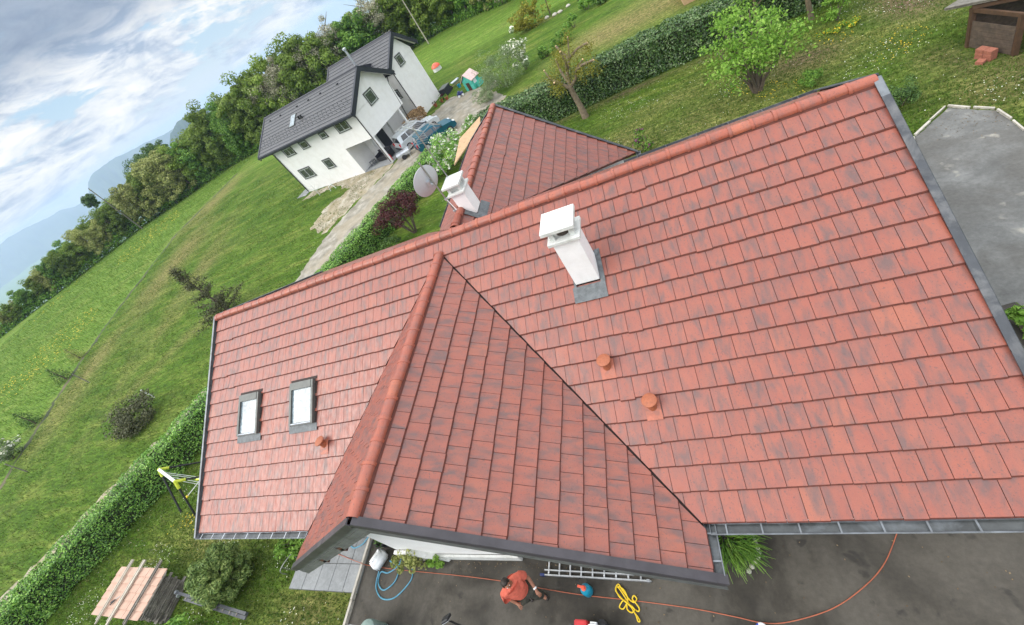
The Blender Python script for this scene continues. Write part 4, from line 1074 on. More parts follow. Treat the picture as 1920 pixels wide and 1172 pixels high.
def flowers(name, xs, ys, size, mat, label, zz=.05):
    k = len(xs); pts = np.stack([xs, ys, np.full(k, zz) + rng.uniform(-.02, .03, k)], -1)
    o = leaf_object(name, pts, size, mat, None, np.tile([0, 0, 1.0], (k, 1)), aspect=.9, bias=.8); props(o, label, kind='stuff')
def patchy(N, x0, x1, y0, y1, thr, sc):
    x, y = lawn_pts(N, x0, x1, y0, y1)
    f = np.sin(x * sc + 1.3 * np.sin(y * sc * .7)) + np.sin(y * sc * 1.3 + 1.7 * np.sin(x * sc * .6 + 2))
    ok = f > thr
    return x[ok], y[ok]
xa, ya = patchy(5200, 9, 28, 5, 17, .95, 1.1); xb, yb = patchy(4200, -11, 4.3, -9, -2.2, .9, 1.6); xc, yc = lawn_pts(2200, -11, 28, -9, 17)
flowers('daisies', np.concatenate([xa, xb, xc]), np.concatenate([ya, yb, yc]), .036, M['petal_white'], 'white daisies sprinkled over the lawns')
xd, yd = patchy(900, 17, 25, 9.5, 14, .8, 1.4); xe, ye_ = rng.normal(-6.2, .5, 40), rng.normal(-4.5, .2, 40)
xm = rng.uniform(-90, -42, 9000); ym = rng.uniform(0, 58, 9000)
okm = (xm < ditch_x(ym) - .5) & (np.sin(xm * .22 + ym * .1) + np.sin(ym * .2 - xm * .07 + 1) > .9) & (gz_(xm, ym) > -.05)
flowers('dandelions', np.concatenate([xd, xe]), np.concatenate([yd, ye_]), .055, M['petal_yellow'], 'yellow dandelions on the lawns')
flowers('buttercups', xm[okm], ym[okm], .16, M['petal_yellow'], 'yellow flowers drifting through the meadow', .2)

# ------------------------------------------------------------------ clipped hedges
def hedge(name, line, w, h, mat, label, leaf=.13, dens=210, seed=1, group=None):
    rg = np.random.default_rng(seed)
    t = thing(name, (line[0][0], line[0][1], 0), label, 'hedge', group)
    o0 = np.array([line[0][0], line[0][1], 0])
    core = MB(); P = []; Nn = []
    for i in range(len(line) - 1):
        a, b = np.array(line[i], float), np.array(line[i + 1], float); L = np.linalg.norm(b - a); d = (b - a) / L; s = np.array([-d[1], d[0]])
        m_ = (a + b) / 2 - o0[:2]
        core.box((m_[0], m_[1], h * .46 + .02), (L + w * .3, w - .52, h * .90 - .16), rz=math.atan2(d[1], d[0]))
        for face, area in (('t', L * w), ('l', L * h), ('r', L * h), ('in', L * w * .5)):
            k = int(area * dens); u = rg.uniform(-.03 * L, 1.03 * L, k)
            wob = .07 * np.sin(u * 1.9 + seed) + .05 * np.sin(u * 4.3 + 2 * seed) + .04 * np.sin(u * 9.1)
            if face == 't':
                q = rg.uniform(-w / 2, w / 2, k); z = h + wob * .8 - np.abs(rg.normal(0, .07, k)) - .10 * (np.abs(q) / (w / 2)) ** 4 + .05 * np.sin(q * 7 + u * 3); nn = np.tile([0, 0, 1.0], (k, 1))
            elif face == 'in':
                q = rg.uniform(-w / 2, w / 2, k); z = rg.uniform(.1, h, k); nn = np.tile([0, 0, 1.0], (k, 1))
            else:
                sg_ = 1 if face == 'l' else -1; z = rg.uniform(.02, 1, k) * (h - .02)
                q = sg_ * (w / 2 + wob - np.abs(rg.normal(0, .07, k)) - .05 * (z / h) + .05 * np.sin(z * 6 + u * 2.3)); nn = np.tile([s[0] * sg_, s[1] * sg_, .55], (k, 1))
            xy = a + d * u[:, None] + s * q[:, None]
            P.append(np.column_stack([xy - o0[:2], z])); Nn.append(nn)
    P = np.vstack(P); Nn = np.vstack(Nn); Nn /= np.linalg.norm(Nn, axis=1)[:, None]
    leaf_object('foliage', P, leaf, M[mat], t, Nn, rg, .55, .5)
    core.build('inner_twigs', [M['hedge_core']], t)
    return t
hedge('clipped_hedge', [(-14.7, -11.0), (-13.05, -7.6), (-9.75, -2.3), (-8.0, 1.0), (-4.2, 7.6), (-1.75, 13.0), (.55, 18.0)], 1.35, 1.6, 'leaf_hedge', 'long bright green clipped hedge between the meadow lawn and the red roofed house', .095, 500, 3)
hedge('laurel_hedge', [(4.6, 18.6), (10.5, 18.35), (16, 18.6), (22.5, 18.2), (27, 18.6)], 1.9, 2.0, 'leaf_hedge_d', 'tall dark glossy laurel hedge behind the pollarded tree', .135, 330, 5)

# ------------------------------------------------------------------ garden trees and shrubs
def shrub(name, loc, rad, label, mat, n=18, per=130, leaf=.1, seed=1, cat='shrub', group=None, stems=5, cr=.36, stem_r=.018, shell=.5, low=0.0, aspect=.55, parts=True, mats2=None):
    rg = np.random.default_rng(seed)
    t = thing(name, loc, label, cat, group)
    P, O_ = crown_pts(rg, (0, 0, rad[2] + low), rad, n, per, cr, shell)
    k = P[:, 2] > .02
    leaf_object('foliage', P[k], leaf, M[mat], t, O_[k], rg, aspect)
    if mats2:
        mt, frac, sz = mats2
        sel = rg.random(len(P)) < frac; sel &= P[:, 2] > rad[2] * .5
        q = P[sel] * np.array([1.06, 1.06, 1.04]); leaf_object('blossom', q, sz, M[mt], t, O_[sel], rg, .85)
    if stems:
        mb = MB()
        for i in range(stems):
            a = i * 2.4 + seed; d = Vector((math.cos(a) * rad[0] * .55, math.sin(a) * rad[1] * .55, rad[2] * 1.15 + low))
            mb.tube([(d.x * .08, d.y * .08, -.03), d * .5 + Vector((0, 0, .05)), d], [stem_r, stem_r * .7, stem_r * .3], 6)
        mb.build('stem', [M['bark']], t)
    return t
# the multi-stemmed fruit tree
rg = np.random.default_rng(31)
ft = thing('fruit_tree', (19.27, 11.8, 0), 'fresh green multi stemmed fruit tree on the back lawn', 'tree')
mb = MB(); rgb_ = np.random.default_rng(4); tips = []
for i, (dx, dy, hh) in enumerate([(-1.25, .1, 2.5), (-.75, 1.1, 2.9), (-.25, .25, 3.1), (.35, 1.0, 3.2), (.9, .15, 2.8), (1.25, -.75, 2.4), (-.5, -1.0, 2.3), (.2, -.6, 2.9)]):
    p0 = Vector((dx * .06, dy * .06, -.04)); p1 = Vector((dx * .22, dy * .22, .55)); p2 = Vector((dx * .62, dy * .6, hh * .55)); p3 = Vector((dx, dy, hh))
    mb.tube([p0, p1, p2, p3], [.095, .07, .045, .012], 8); tips.append(p3)
    for k in range(4):
        b0 = p1.lerp(p3, .3 + .17 * k); a = rgb_.uniform(0, 6.28); e = b0 + Vector((math.cos(a) * .6, math.sin(a) * .6, .35)); mb.tube([b0, b0.lerp(e, .5) + Vector((0, 0, .05)), e], [.024, .015, .004], 5); tips.append(e)
mb.build('trunk', [M['bark']], ft)
P = []; O_ = []
for tpt in tips:
    for rep in range(2):
        c = np.array(tpt) + rgb_.normal(0, .24, 3); kk = 52
        q = rgb_.normal(size=(kk, 3)) * np.array([.26, .26, .12]); P.append(c + q); O_.append(np.tile([0, 0, 1.0], (kk, 1)))
leaf_object('crown', np.vstack(P), .15, M['leaf_fresh'], ft, np.vstack(O_), rgb_, .6, .4)
# second, paler birch-like tree behind it and a bare-stemmed one
def garden_tree(name, loc, label, h, rad, mat, bark, seed, n=26, per=150, leaf=.1, r0=.1, crz=None, cat='tree', branches=7):
    rg = np.random.default_rng(seed); t = thing(name, loc, label, cat)
    mb = MB(); branchy(mb, rg, (0, 0, -.04), h * .92, r0, rad[0] * .9, branches); mb.build('trunk', [M[bark]], t)
    P, O_ = crown_pts(rg, (0, 0, crz or h - rad[2]), rad, n, per, .34, .35)
    leaf_object('crown', P, leaf, M[mat], t, O_, rg)
    return t
garden_tree('slender_tree', (20.85, 17.0, 0), 'slender pale barked tree in front of the laurel hedge', 4.6, (1.5, 1.3, 1.6), 'leaf_fresh', 'bark_pale', 41, 22, 90, .1, .10)
garden_tree('pale_trunk_tree', (22.8, 16.4, 0), 'pale twin trunked tree whose crown leaves the picture at the top', 5.0, (1.3, 1.3, 1.4), 'leaf_mid', 'bark_pale', 42, 20, 90, .1, .13, 4.0)
# pollard
pt = thing('pollarded_tree', (11.4, 16.3, 0), 'pollarded tree with stubby lopped limbs before the laurel hedge', 'tree')
mb = MB()
mb.tube([(0.02, -.02, -.05), (-.03, .05, .8), (-.12, .12, 1.55), (-.15, .2, 1.95)], [.22, .165, .15, .15], 12)
mb.build('trunk', [M['bark_pale']], pt)
limbs = [[(-.15, .2, 1.9), (-.05, .5, 2.6), (.3, .8, 3.2), (.62, 1.15, 4.15)], [(-.02, .55, 2.7), (.15, .3, 3.3), (.1, .2, 3.9)], [(-.15, .2, 1.85), (-.7, .7, 2.25), (-1.15, 1.1, 2.55), (-1.35, 1.45, 3.0)],
         [(-.15, .2, 1.9), (.35, .1, 2.3), (.55, -.05, 2.8), (1.05, .0, 3.1)], [(.5, .0, 2.7), (.95, -.3, 2.95), (1.6, -.55, 3.0)], [(-.5, .55, 2.15), (-.85, .1, 2.5), (-.75, -.35, 2.75)], [(-.12, .3, 2.0), (-.4, .9, 2.7), (-.5, 1.6, 3.2)], [(.3, .8, 3.2), (-.05, 1.3, 3.6), (-.2, 1.5, 3.9)], [(.3, .85, 3.2), (.95, .75, 3.5), (1.5, .5, 3.6)]]
P = []
for L_ in limbs:
    mb = MB(); k = len(L_); mb.tube(L_, [.115 - .028 * i for i in range(k)] if k == 4 else [.085, .07, .06], 8); e = Vector(L_[-1])
    d = (Vector(L_[-1]) - Vector(L_[-2])).normalized(); mb.tube([e - d * .02, e + d * .035], .05, 8, 1)
    lb = mb.build('limb', [M['bark_pale'], M['cut']], pt)
    for q in range(6):
        c = np.array(L_[-1 - (q % 3 == 2)]) * rgb_.uniform(.8, 1.0) + rgb_.normal(0, .16, 3); P.append(c + rgb_.normal(size=(80, 3)) * np.array([.18, .18, .2]))
leaf_object('shoots', np.vstack(P), .12, M['leaf_yellow'], pt, None, rgb_, .35)

shrub('lilac_bush', (14.3, 10.35, 0), (.42, .42, .62), 'small bush with dark purple flower heads beside the long roof', 'leaf_mid', 14, 80, .1, 51, mats2=('petal_purple', .12, .12))
shrub('round_bush', (20.9, 10.6, 0), (.42, .42, .36), 'small round deep green bush on the back lawn near the fruit tree', 'leaf_mid', 18, 140, .07, 52, stems=3)
shrub('dark_round_bush', (22.45, 7.4, 0), (.62, .6, .42), 'dark low round bush beside the upper right roof corner', 'leaf_dark', 18, 130, .07, 53, stems=3)
shrub('leafy_shrub', (23.4, 15.2, 0), (.6, .5, .8), 'light green loose shrub behind the yellow flower bed', 'leaf_fresh', 16, 80, .1, 54)
shrub('tall_leafy_shrub', (24.3, 17.0, 0), (.8, .7, 1.2), 'taller light green shrub at the top edge right of the pale twin trunk', 'leaf_fresh', 18, 90, .11, 541)
yb_ = shrub('yellow_flower_bed', (23.2, 14.25, 0), (.80, .34, .11), 'bed of bright yellow flowers on the back lawn', 'leaf_mid', 22, 50, .07, 55, cat='flower bed', stems=0, cr=.3, mats2=('petal_yellow', .30, .06))
shrub('yard_edge_bush', (20.75, -1.55, 0), (.28, .34, .24), 'leafy green bush by the right hand verge of the long roof', 'leaf_fresh', 14, 110, .1, 56)

# beside the gable
shrub('conifer_bush', (-1.1, -6.4, 0), (.95, .86, .86), 'big rounded conifer bush left of the front gable', 'leaf_conifer', 110, 300, .10, 57, stems=4, cr=.24, shell=.55, aspect=.35)
shrub('eave_shrub', (1.15, -5.35, 0), (.55, .5, .5), 'bright leafy shrub under the left eave gutter', 'leaf_fresh', 14, 80, .13, 58)
shrub('corner_shrub', (-2.4, -8.0, 0), (.8, .5, .45), 'leafy green shrub cut off at the bottom left edge', 'leaf_mid', 14, 90, .12, 59)
shrub('pot_plant_bush', (6.15, -5.78, 0), (.62, .28, .34), 'trailing olive green bush beside the gable wall and hose', 'leaf_olive', 20, 80, .085, 60, stems=3)
shrub('small_wall_bush', (6.95, -5.82, 0), (.3, .17, .2), 'small light green bush against the white plinth', 'leaf_fresh', 10, 70, .08, 61, stems=2)
dp = thing('dark_planter', (4.95, -5.3, 0), 'dark tub standing at the head of the kerb under the gable', 'planter')
mb = MB(); mb.lathe([(.15, 0), (.21, .3), (.23, .3), (.23, .33), (.19, .33), (.17, .25), (.02, .25)], n=18); mb.build('tub', [M['black_pl']], dp, smooth=True)
leaf_object('foliage', np.random.default_rng(3).normal(size=(120, 3)) * [.1, .1, .07] + [0, 0, .38], .09, M['leaf_dark'], dp)
# strap-leaved clump in the inner corner
ir = thing('strap_leaf_clump', (14.25, -5.3, 0), 'clump of long green strap leaves in the inner eave corner', 'plant')
rgi = np.random.default_rng(8); mb = MB(); vs = []; fs = []
for k in range(330):
    bx, by = rgi.uniform(-.28, .38), rgi.uniform(-.32, .22); a = math.atan2(by - .08, bx + .06) + rgi.normal(0, .5); L = rgi.uniform(.35, .62); w_ = rgi.uniform(.009, .016); hb = rgi.uniform(.22, .42)
    d = Vector((math.cos(a), math.sin(a), 0)); s_ = Vector((-d.y, d.x, 0)); b = len(vs); b0 = Vector((bx, by, 0))
    for t, ht in ((0, 0), (.35, .8), (.7, 1.0), (1.0, .72)):
        c = b0 + d * L * t * .9 + Vector((0, 0, hb * ht)); ww = w_ * (1 - t * .85); vs += [c - s_ * ww, c + s_ * ww]
    fs += [(b, b + 1, b + 3, b + 2), (b + 2, b + 3, b + 5, b + 4), (b + 4, b + 5, b + 7, b + 6)]
mb.v = [tuple(v) for v in vs]; mb.f = fs; mb.mi = [0] * len(fs); 
me = bpy.data.meshes.new('leaves'); me.from_pydata(mb.v, [], mb.f); link('leaves', me, ir, M['leaf_mid'])
es = thing('edging_stones', (14.62, -5.55, 0), 'row of small white stones edging the strap leaf clump', 'stones')
rge = random.Random(4)
for k in range(9):
    t = k / 8; x = .12 + .04 * math.sin(3 * t) - .30 * max(0, t - .55) * 1.6; y = .34 - .62 * t
    mb = MB(); mb.lathe([(.015, 0), (.045, .01), (.052, .04), (.035, .075), (.01, .085)], (x, y, 0), 7); mb.build('stone', [M['kerbstone']], es)

# hedge-side shrubs
shrub('white_blossom_shrub', (1.75, 17.6, 0), (1.25, 1.7, 1.15), 'tall shrub covered in creamy white blossom beside the gravel track', 'leaf_hedge', 46, 150, .12, 62, cr=.3, mats2=('petal_white', .085, .17))
shrub('white_blossom_shrub', (3.1, 20.6, 0), (.6, 1.3, .8), 'low end of creamy white blossom shrub nearest the hedge corner', 'leaf_hedge', 20, 120, .12, 63, cr=.3, mats2=('petal_white', .07, .15))
mp_ = shrub('red_maple', (.55, 10.9, 0), (1.9, 1.6, .8), 'dark red leaved maple before the clipped hedge', 'leaf_purple', 52, 120, .11, 64, cat='tree', low=1.0, stems=8, stem_r=.05, cr=.24)
shrub('maple_underbush', (-.4, 9.6, 0), (.9, .7, .5), 'low dark green shrub under the red maple', 'leaf_dark', 16, 110, .1, 65)
tn = thing('lean_to_roof', (4.6, 15.5, 0), 'tan boarded lean to roof beside the white blossom shrub', 'shed')
mb = MB()
vv = [(3.95, 16.0, 2.05), (4.25, 12.9, 1.98), (5.35, 16.6, 2.0), (5.02, 18.15, 2.02)]
mb.extrude([(x - 4.6, y - 15.5, z) for x, y, z in vv], (0, 0, .07)); mb.build('roof', [M['wood_tan']], tn)
for x, y in ((4.25, 15.9), (4.4, 13.6), (5.1, 16.4), (4.95, 17.7)): mb = MB(); mb.box((x - 4.6, y - 15.5, 1.0), (.09, .09, 2.0)); mb.build('post', [M['wood_brown']], tn)

# lawn bushes out to the furrow
def conifer(name, loc, h, r, label, mat, seed, tiers=14, per=170, leaf=.12, cat='tree', group=None, lean=(0, 0), taper=.8):
    rg = np.random.default_rng(seed); t = thing(name, loc, label, cat, group)
    mb = MB(); mb.tube([(0, 0, -.04), (lean[0] * .5, lean[1] * .5, h * .5), (lean[0], lean[1], h * .98)], [r * .07 + .02, r * .05 + .01, .008], 8); mb.build('trunk', [M['bark']], t)
    P = []
    for i in range(tiers):
        f = i / tiers; zz = h * (.04 + .94 * f); rr_ = r * (1 - f) ** taper * rg.uniform(.75, 1.1) + .04
        k = int(per * (1 - f) + 20); nb_ = 7; a = rg.integers(0, nb_, k) * 6.283 / nb_ + rg.normal(0, .2, k) + i; q = rr_ * rg.uniform(.1, 1.15, k) ** .6
        P.append(np.column_stack([np.cos(a) * q + lean[0] * f, np.sin(a) * q + lean[1] * f, zz + rg.normal(0, .05 * h / 2, k) - q * .12]))
    leaf_object('crown', np.vstack(P), leaf, M[mat], t, None, rg, .3)
    return t
dc = thing('dry_conifer', (-15.6, 9.1, 0), 'tall scruffy brown green conifer beyond the upper left roof corner', 'tree')
rgd = np.random.default_rng(66); mb = MB(); mb.tube([(0, 0, -.04), (.05, 0, 2.5), (0, .05, 5.0)], [.11, .06, .012], 8); P = []
for k in range(64):
    f = rgd.uniform(0, 1) ** 1.5; z = .25 + 4.6 * f; a = k * 2.4; L = (2.0 * (1 - f) ** 1.25 + .16) * rgd.uniform(.55, 1.1)
    d = Vector((math.cos(a), math.sin(a), .28)); e = Vector((0, 0, z)) + d * L
    mb.tube([(0, 0, z), Vector((0, 0, z)).lerp(e, .5) + Vector((0, 0, -.04)), e], [.022, .014, .004], 5)
    kk = int(30 + 62 * L); t_ = rgd.uniform(.2, 1.05, kk)[:, None]
    P.append(np.array([0, 0, z]) + np.array(d)[None] * L * t_ + rgd.normal(0, .11, (kk, 3)))
mb.build('trunk', [M['bark']], dc); leaf_object('crown', np.vstack(P), .17, M['leaf_brown'], dc, None, rgd, .35)
shrub('dark_shrub', (-17.4, 1.2, 0), (1.75, 1.5, .85), 'large dark shrub on the lawn outside the clipped hedge', 'leaf_brown', 44, 110, .14, 67, cr=.38, shell=.2)
conifer('young_conifer', (-42.6, 11.0, 0), 1.7, .75, 'olive green young conifer, farthest along the furrow', 'leaf_olive', 68, 9, 130, .16, group='young conifers along the furrow')
conifer('young_conifer', (-40.5, 8.2, 0), 1.9, .75, 'dark young conifer with a post beside it on the furrow', 'leaf_dark', 69, 9, 140, .16, group='young conifers along the furrow')
conifer('young_conifer', (-37.7, 3.5, 0), 1.9, .75, 'dark young conifer next to the white flowering shrub', 'leaf_dark', 70, 9, 150, .16, group='young conifers along the furrow')
shrub('white_flowering_shrub', (-35.3, .4, 0), (1.1, 1.1, .95), 'pale white flowering shrub at the left picture edge', 'leaf_silver', 26, 110, .15, 71, mats2=('petal_white', .10, .2))
for k, (b, tpt) in enumerate([((-33.5, 6.65), (-35.2, 7.0, 1.0)), ((-18.42, 2.96), (-18.75, 3.0, .85)), ((-29.85, -.98), (-31.2, -.8, 1.0))]):
    t = thing('stake', (b[0], b[1], 0), ['grey wooden stake standing before the furrow conifers', 'white stake stuck in the lawn behind the large dark shrub', 'grey wooden stake near the white flowering shrub'][k], 'stake')
    mb = MB(); mb.beam((0, 0, -.05), (0, 0, 1.35 if k != 1 else .9), .06, .06); mb.box((0, 0, 1.37 if k != 1 else .92), (.075, .075, .05)); mb.build('post', [M['white_pl'] if k == 1 else M['wood_grey']], t)

# behind the laurel hedge: the neighbour's garden
shrub('feathery_shrub', (4.6, 27.9, 0), (2.1, 1.9, 1.55), 'large feathery pale green shrub beside the gravel turning space', 'leaf_silver', 46, 130, .15, 72, cr=.34, aspect=.3)
shrub('white_topped_shrub', (6.3, 29.6, 0), (1.0, 1.0, 1.7), 'upright shrub with a white blossom top behind the feathery shrub', 'leaf_silver', 18, 80, .15, 73, mats2=('petal_white', .18, .2))
shrub('grey_green_shrub', (2.9, 26.4, 0), (1.2, 1.0, .7), 'low grey green shrub at the gravel edge', 'leaf_silver', 22, 100, .13, 74, aspect=.35)
shrub('yellow_flowering_bush', (5.7, 41.6, 0), (2.2, 1.8, 1.2), 'yellow green flowering bush far up the slope', 'leaf_yellow', 30, 80, .24, 75)
for k, (x, y, r, m_) in enumerate([(9.6, 31.4, .9, 'leaf_mid'), (8.2, 30.2, .75, 'leaf_mid'), (10.6, 34.2, .8, 'leaf_mid'), (11.9, 37.4, 1.0, 'leaf_mid'), (13.2, 36.9, .7, 'leaf_dark')]):
    shrub('garden_bush', (x, y, 0), (r, r * .9, r * .62), ['spreading green bush behind the pollarded tree top', 'small green bush left of the spreading one behind the pollard', 'middle green bush of the row climbing from the pollard', 'broad green bush near the top edge above the pollard', 'very dark bush touching the top edge'][k], m_, 14, 80, .17, 76 + k, group='bushes in the neighbouring garden')
bt = garden_tree('bare_tree', (7.9, 42.4, 0), 'thin bare branched tree by the stones far up the slope', 4.4, (1.2, 1.2, 1.2), 'leaf_grey', 'bark', 85, 8, 30, .2, .07)
rk = thing('stone_heap', (8.6, 41.6, 0), 'low heap of pale stones beside the bare tree', 'stones')
rgk = random.Random(2)
for k in range(7):
    mb = MB(); x, y = rgk.uniform(-1.3, 1.3), rgk.uniform(-.5, .5); s_ = rgk.uniform(.15, .32)
    mb.lathe([(.02, 0), (s_, .03), (s_ * 1.05, s_ * .4), (s_ * .6, s_ * .8), (.02, s_ * .85)], (x, y, 0), 7); mb.build('stone', [M['kerbstone']], rk)

# dry leaves and grit blown on to the drive
lx = np.concatenate([rng.uniform(4.6, 19, 260), rng.uniform(4.4, 13, 240), rng.normal(23.4, .5, 160)]); ly = np.concatenate([rng.uniform(-9, -5.3, 260), -5.75 - np.abs(rng.normal(0, .12, 240)), rng.normal(5.6, .5, 160)])
M['litter'] = foliage('dry_leaf_bits', [(.05, .035, .02), (.10, .07, .04), (.18, .13, .075), (.26, .2, .12)], .1)
lo = leaf_object('leaf_litter', np.column_stack([lx, ly, np.full(len(lx), .014)]), .035, M['litter'], None, np.tile([0, 0, 1.0], (len(lx), 1)), aspect=.7, bias=.85); props(lo, 'dry leaf bits scattered on the drive and along the walls', kind='stuff')
# ------------------------------------------------------------------ things on the drive
# ladder lying flat, two sections
ld = thing('ladder', (11.42, -5.86, 0), 'aluminium extension ladder with dark blue feet lying under the gable edge', 'ladder', rz=R(-1.2))
mb = MB()
for y, z in ((-.17, .05), (.17, .05)): mb.box((-.05, y, z), (2.5, .028, .075))
mb.build('stile', [M['alu']], ld)
mb = MB()
for y, z in ((-.12, .115), (.12, .115)): mb.box((-.2, y + .035, z), (2.1, .024, .06))
mb.build('upper_stile', [M['alu']], ld)
for i in range(9):
    mb = MB(); mb.beam((-1.18 + i * .27, -.17, .05), (-1.18 + i * .27, .17, .05), .032, .028); mb.build('rung', [M['alu']], ld)
for y in (-.17, .17):
    mb = MB(); mb.box((-1.33, y, .05), (.11, .05, .10)); mb.build('foot', [M['navy']], ld, bevel=.006)
mb = MB()
for i in range(4): mb.box((-1.15 + i * .18, .20, .128), (.09, .006, .035))
mb.build('sticker', [M['navy']], ld)
mb = MB(); mb.box((1.14, -.17, .058), (.06, .05, .10)); mb.build('bracket', [M['zinc_light']], ld)

sp_ = thing('pump_sprayer', (11.2, -6.27, 0), 'teal pump sprayer with an orange red handle standing by the ladder', 'sprayer')
mb = MB(); mb.lathe([(.02, 0), (.105, .005), (.115, .03), (.115, .20), (.10, .25), (.06, .28), (.05, .30), (.03, .31)], n=22); mb.build('tank', [M['teal']], sp_, smooth=True)
mb = MB(); mb.lathe([(.055, .29), (.055, .33), (.03, .34), (.025, .40)], n=14); mb.beam((-.10, .02, .40), (.06, -.01, .42), .05, .04); mb.build('handle', [M['orange_pl']], sp_, smooth=False, bevel=.006)
def curve_pts(pts, n=8):
    out = []; P = [Vector(p) for p in pts]
    for i in range(len(P) - 1):
        p0, p1, p2, p3 = P[max(i - 1, 0)], P[i], P[i + 1], P[min(i + 2, len(P) - 1)]
        for k in range(n):
            t = k / n; out.append(0.5 * ((2 * p1) + (p2 - p0) * t + (2 * p0 - 5 * p1 + 4 * p2 - p3) * t * t + (-p0 + 3 * p1 - 3 * p2 + p3) * t ** 3))
    return out + [P[-1]]
mb = MB(); mb.tube(curve_pts([(-.03, .05, .30), (-.16, .12, .22), (-.26, .18, .06), (-.14, .26, .02), (-.02, .2, .02), (-.12, .08, .02), (-.22, .02, .02)], 6), .007, 5); mb.build('hose', [M['black_pl']], sp_)

def cable(name, pts, r, mat, label, cat, n=8):
    o0 = Vector((pts[0][0], pts[0][1], 0)); mb = MB(); mb.tube([p - o0 for p in curve_pts(pts, n)], r, 6)
    o = mb.build(name, [M[mat]], None, smooth=True); o.location = o0; return props(o, label, cat)
z0 = .016
cable('extension_cord', [(1.7, -5.35, .06), (2.90, -5.59, .055), (3.6, -5.74, .055), (4.25, -5.87, .14), (4.45, -5.9, .02), (5.6, -5.98, z0), (7.5, -6.06, z0), (8.86, -6.14, z0), (9.97, -6.25, z0), (11.03, -6.34, z0), (12.32, -6.40, z0), (13.37, -6.47, z0), (14.12, -6.56, z0), (14.56, -6.62, z0), (15.0, -6.58, z0), (15.72, -6.36, z0), (16.32, -6.02, z0), (16.77, -5.65, z0), (17.2, -5.1, z0 + .01)], .0085, 'cord', 'thin orange cable running right across the drive', 'cable')
cable('garden_hose', [(3.45, -5.02, .09), (3.40, -5.28, .05), (3.68, -5.47, .05), (4.0, -5.38, .05), (4.3, -5.17, .14), (4.5, -5.05, .03), (4.75, -5.2, z0), (5.2, -5.3, z0), (5.55, -5.55, z0), (5.62, -5.85, z0), (5.3, -6.06, z0), (5.02, -6.05, z0), (5.02, -6.3, z0), (5.3, -6.46, z0 + .01), (5.62, -6.25, z0 + .01), (5.62, -5.95, z0 + .02), (5.25, -5.78, z0 + .02)], .018, 'hose', 'pale blue hose looped from the terrace to the white canister', 'hose', 10)
cable('garden_hose', [(4.95, -6.04, z0 + .02), (4.98, -6.4, z0), (5.3, -6.64, z0), (5.75, -6.6, z0), (6.15, -6.22, z0), (6.12, -5.95, z0), (6.0, -5.8, z0)], .018, 'hose', 'wide outer loop of pale blue hose beside the white canister', 'hose', 10)
hg = thing('spray_lance', (5.45, -5.55, 0), 'short black spray lance with a red tip lying in the blue hose loops', 'spray lance')
mb = MB(); mb.tube([(-.14, .16, .03), (0, 0, .035), (.05, -.12, .03)], [.016, .02, .014], 8); mb.build('grip', [M['black_pl']], hg)
mb = MB(); mb.tube([(.05, -.12, .03), (.065, -.17, .03)], .014, 8); mb.build('tip', [M['orange_pl']], hg)
cn = thing('jerrycan', (4.95, -5.78, 0), 'white plastic canister lying on the drive by the kerb', 'canister', rz=R(58))
bm = bmesh.new(); bmesh.ops.create_cube(bm, size=1); 
for v in bm.verts: v.co = Vector((v.co.x * .46, v.co.y * .34, .17 + v.co.z * .30))
bmesh.ops.bevel(bm, geom=list(bm.edges), offset=.05, segments=3, affect='EDGES')
me = bpy.data.meshes.new('body'); bm.to_mesh(me); bm.free(); b_ = link('body', me, cn, M['white_pl']); me.polygons.foreach_set('use_smooth', [True] * len(me.polygons))
mb = MB(); mb.tube(curve_pts([(-.14, 0, .30), (-.10, 0, .355), (.02, 0, .36), (.07, 0, .31)], 5), .018, 8); mb.build('handle', [M['white_pl']], cn, smooth=True)
mb = MB(); mb.lathe([(.035, .30), (.035, .355), (.01, .36)], (.16, .06, 0), 14); mb.build('cap', [M['white_pl']], cn)
# yellow rope heap
rp = [(-.16, .24), (-.20, .12), (-.12, .0), (.0, -.12), (.12, -.22), (.2, -.34), (.26, -.42), (.30, -.50), (.25, -.50), (.22, -.38), (.10, -.18), (-.02, .02), (-.1, .14), (-.17, .22), (-.12, .25), (-.04, .12), (.06, -.02), (.14, -.1), (.22, -.12), (.26, -.04), (.21, .02), (.17, -.06), (.24, -.14), (.30, -.24), (.26, -.30), (.12, -.2), (-.02, -.10), (-.10, -.16), (-.14, -.24), (-.06, -.27), (.02, -.18), (.06, -.05), (.0, .12), (-.12, .2), (-.2, .16), (-.12, -.02), (.06, -.14), (.2, -.26), (.14, -.34), (.04, -.28), (.04, -.16)]
rgr = random.Random(6)
cable('yellow_rope', [(12.02 + x * .95, -6.33 + y * .80, .018 + .05 * rgr.random()) for x, y in rp], .013, 'yellow', 'tangled bright yellow rope lying on the drive', 'rope', 5)

# petrol pressure washer at the bottom edge
pw = thing('pressure_washer', (11.36, -6.98, 0), 'red machine with a white tank top and black tube handle at the bottom edge', 'machine')
bm = bmesh.new(); bmesh.ops.create_cube(bm, size=1)
for v in bm.verts: v.co = Vector((v.co.x * .28 - .16, v.co.y * .30, .36 + v.co.z * .30))
bmesh.ops.bevel(bm, geom=list(bm.edges), offset=.02, segments=2, affect='EDGES'); me = bpy.data.meshes.new('engine_cover'); bm.to_mesh(me); bm.free(); link('engine_cover', me, pw, M['red'])
bm = bmesh.new(); bmesh.ops.create_cube(bm, size=1)
for v in bm.verts: v.co = Vector((v.co.x * .22 + .11, v.co.y * .26, .45 + v.co.z * .16))
bmesh.ops.bevel(bm, geom=list(bm.edges), offset=.045, segments=3, affect='EDGES'); me = bpy.data.meshes.new('tank'); bm.to_mesh(me); bm.free(); link('tank', me, pw, M['white_pl'])
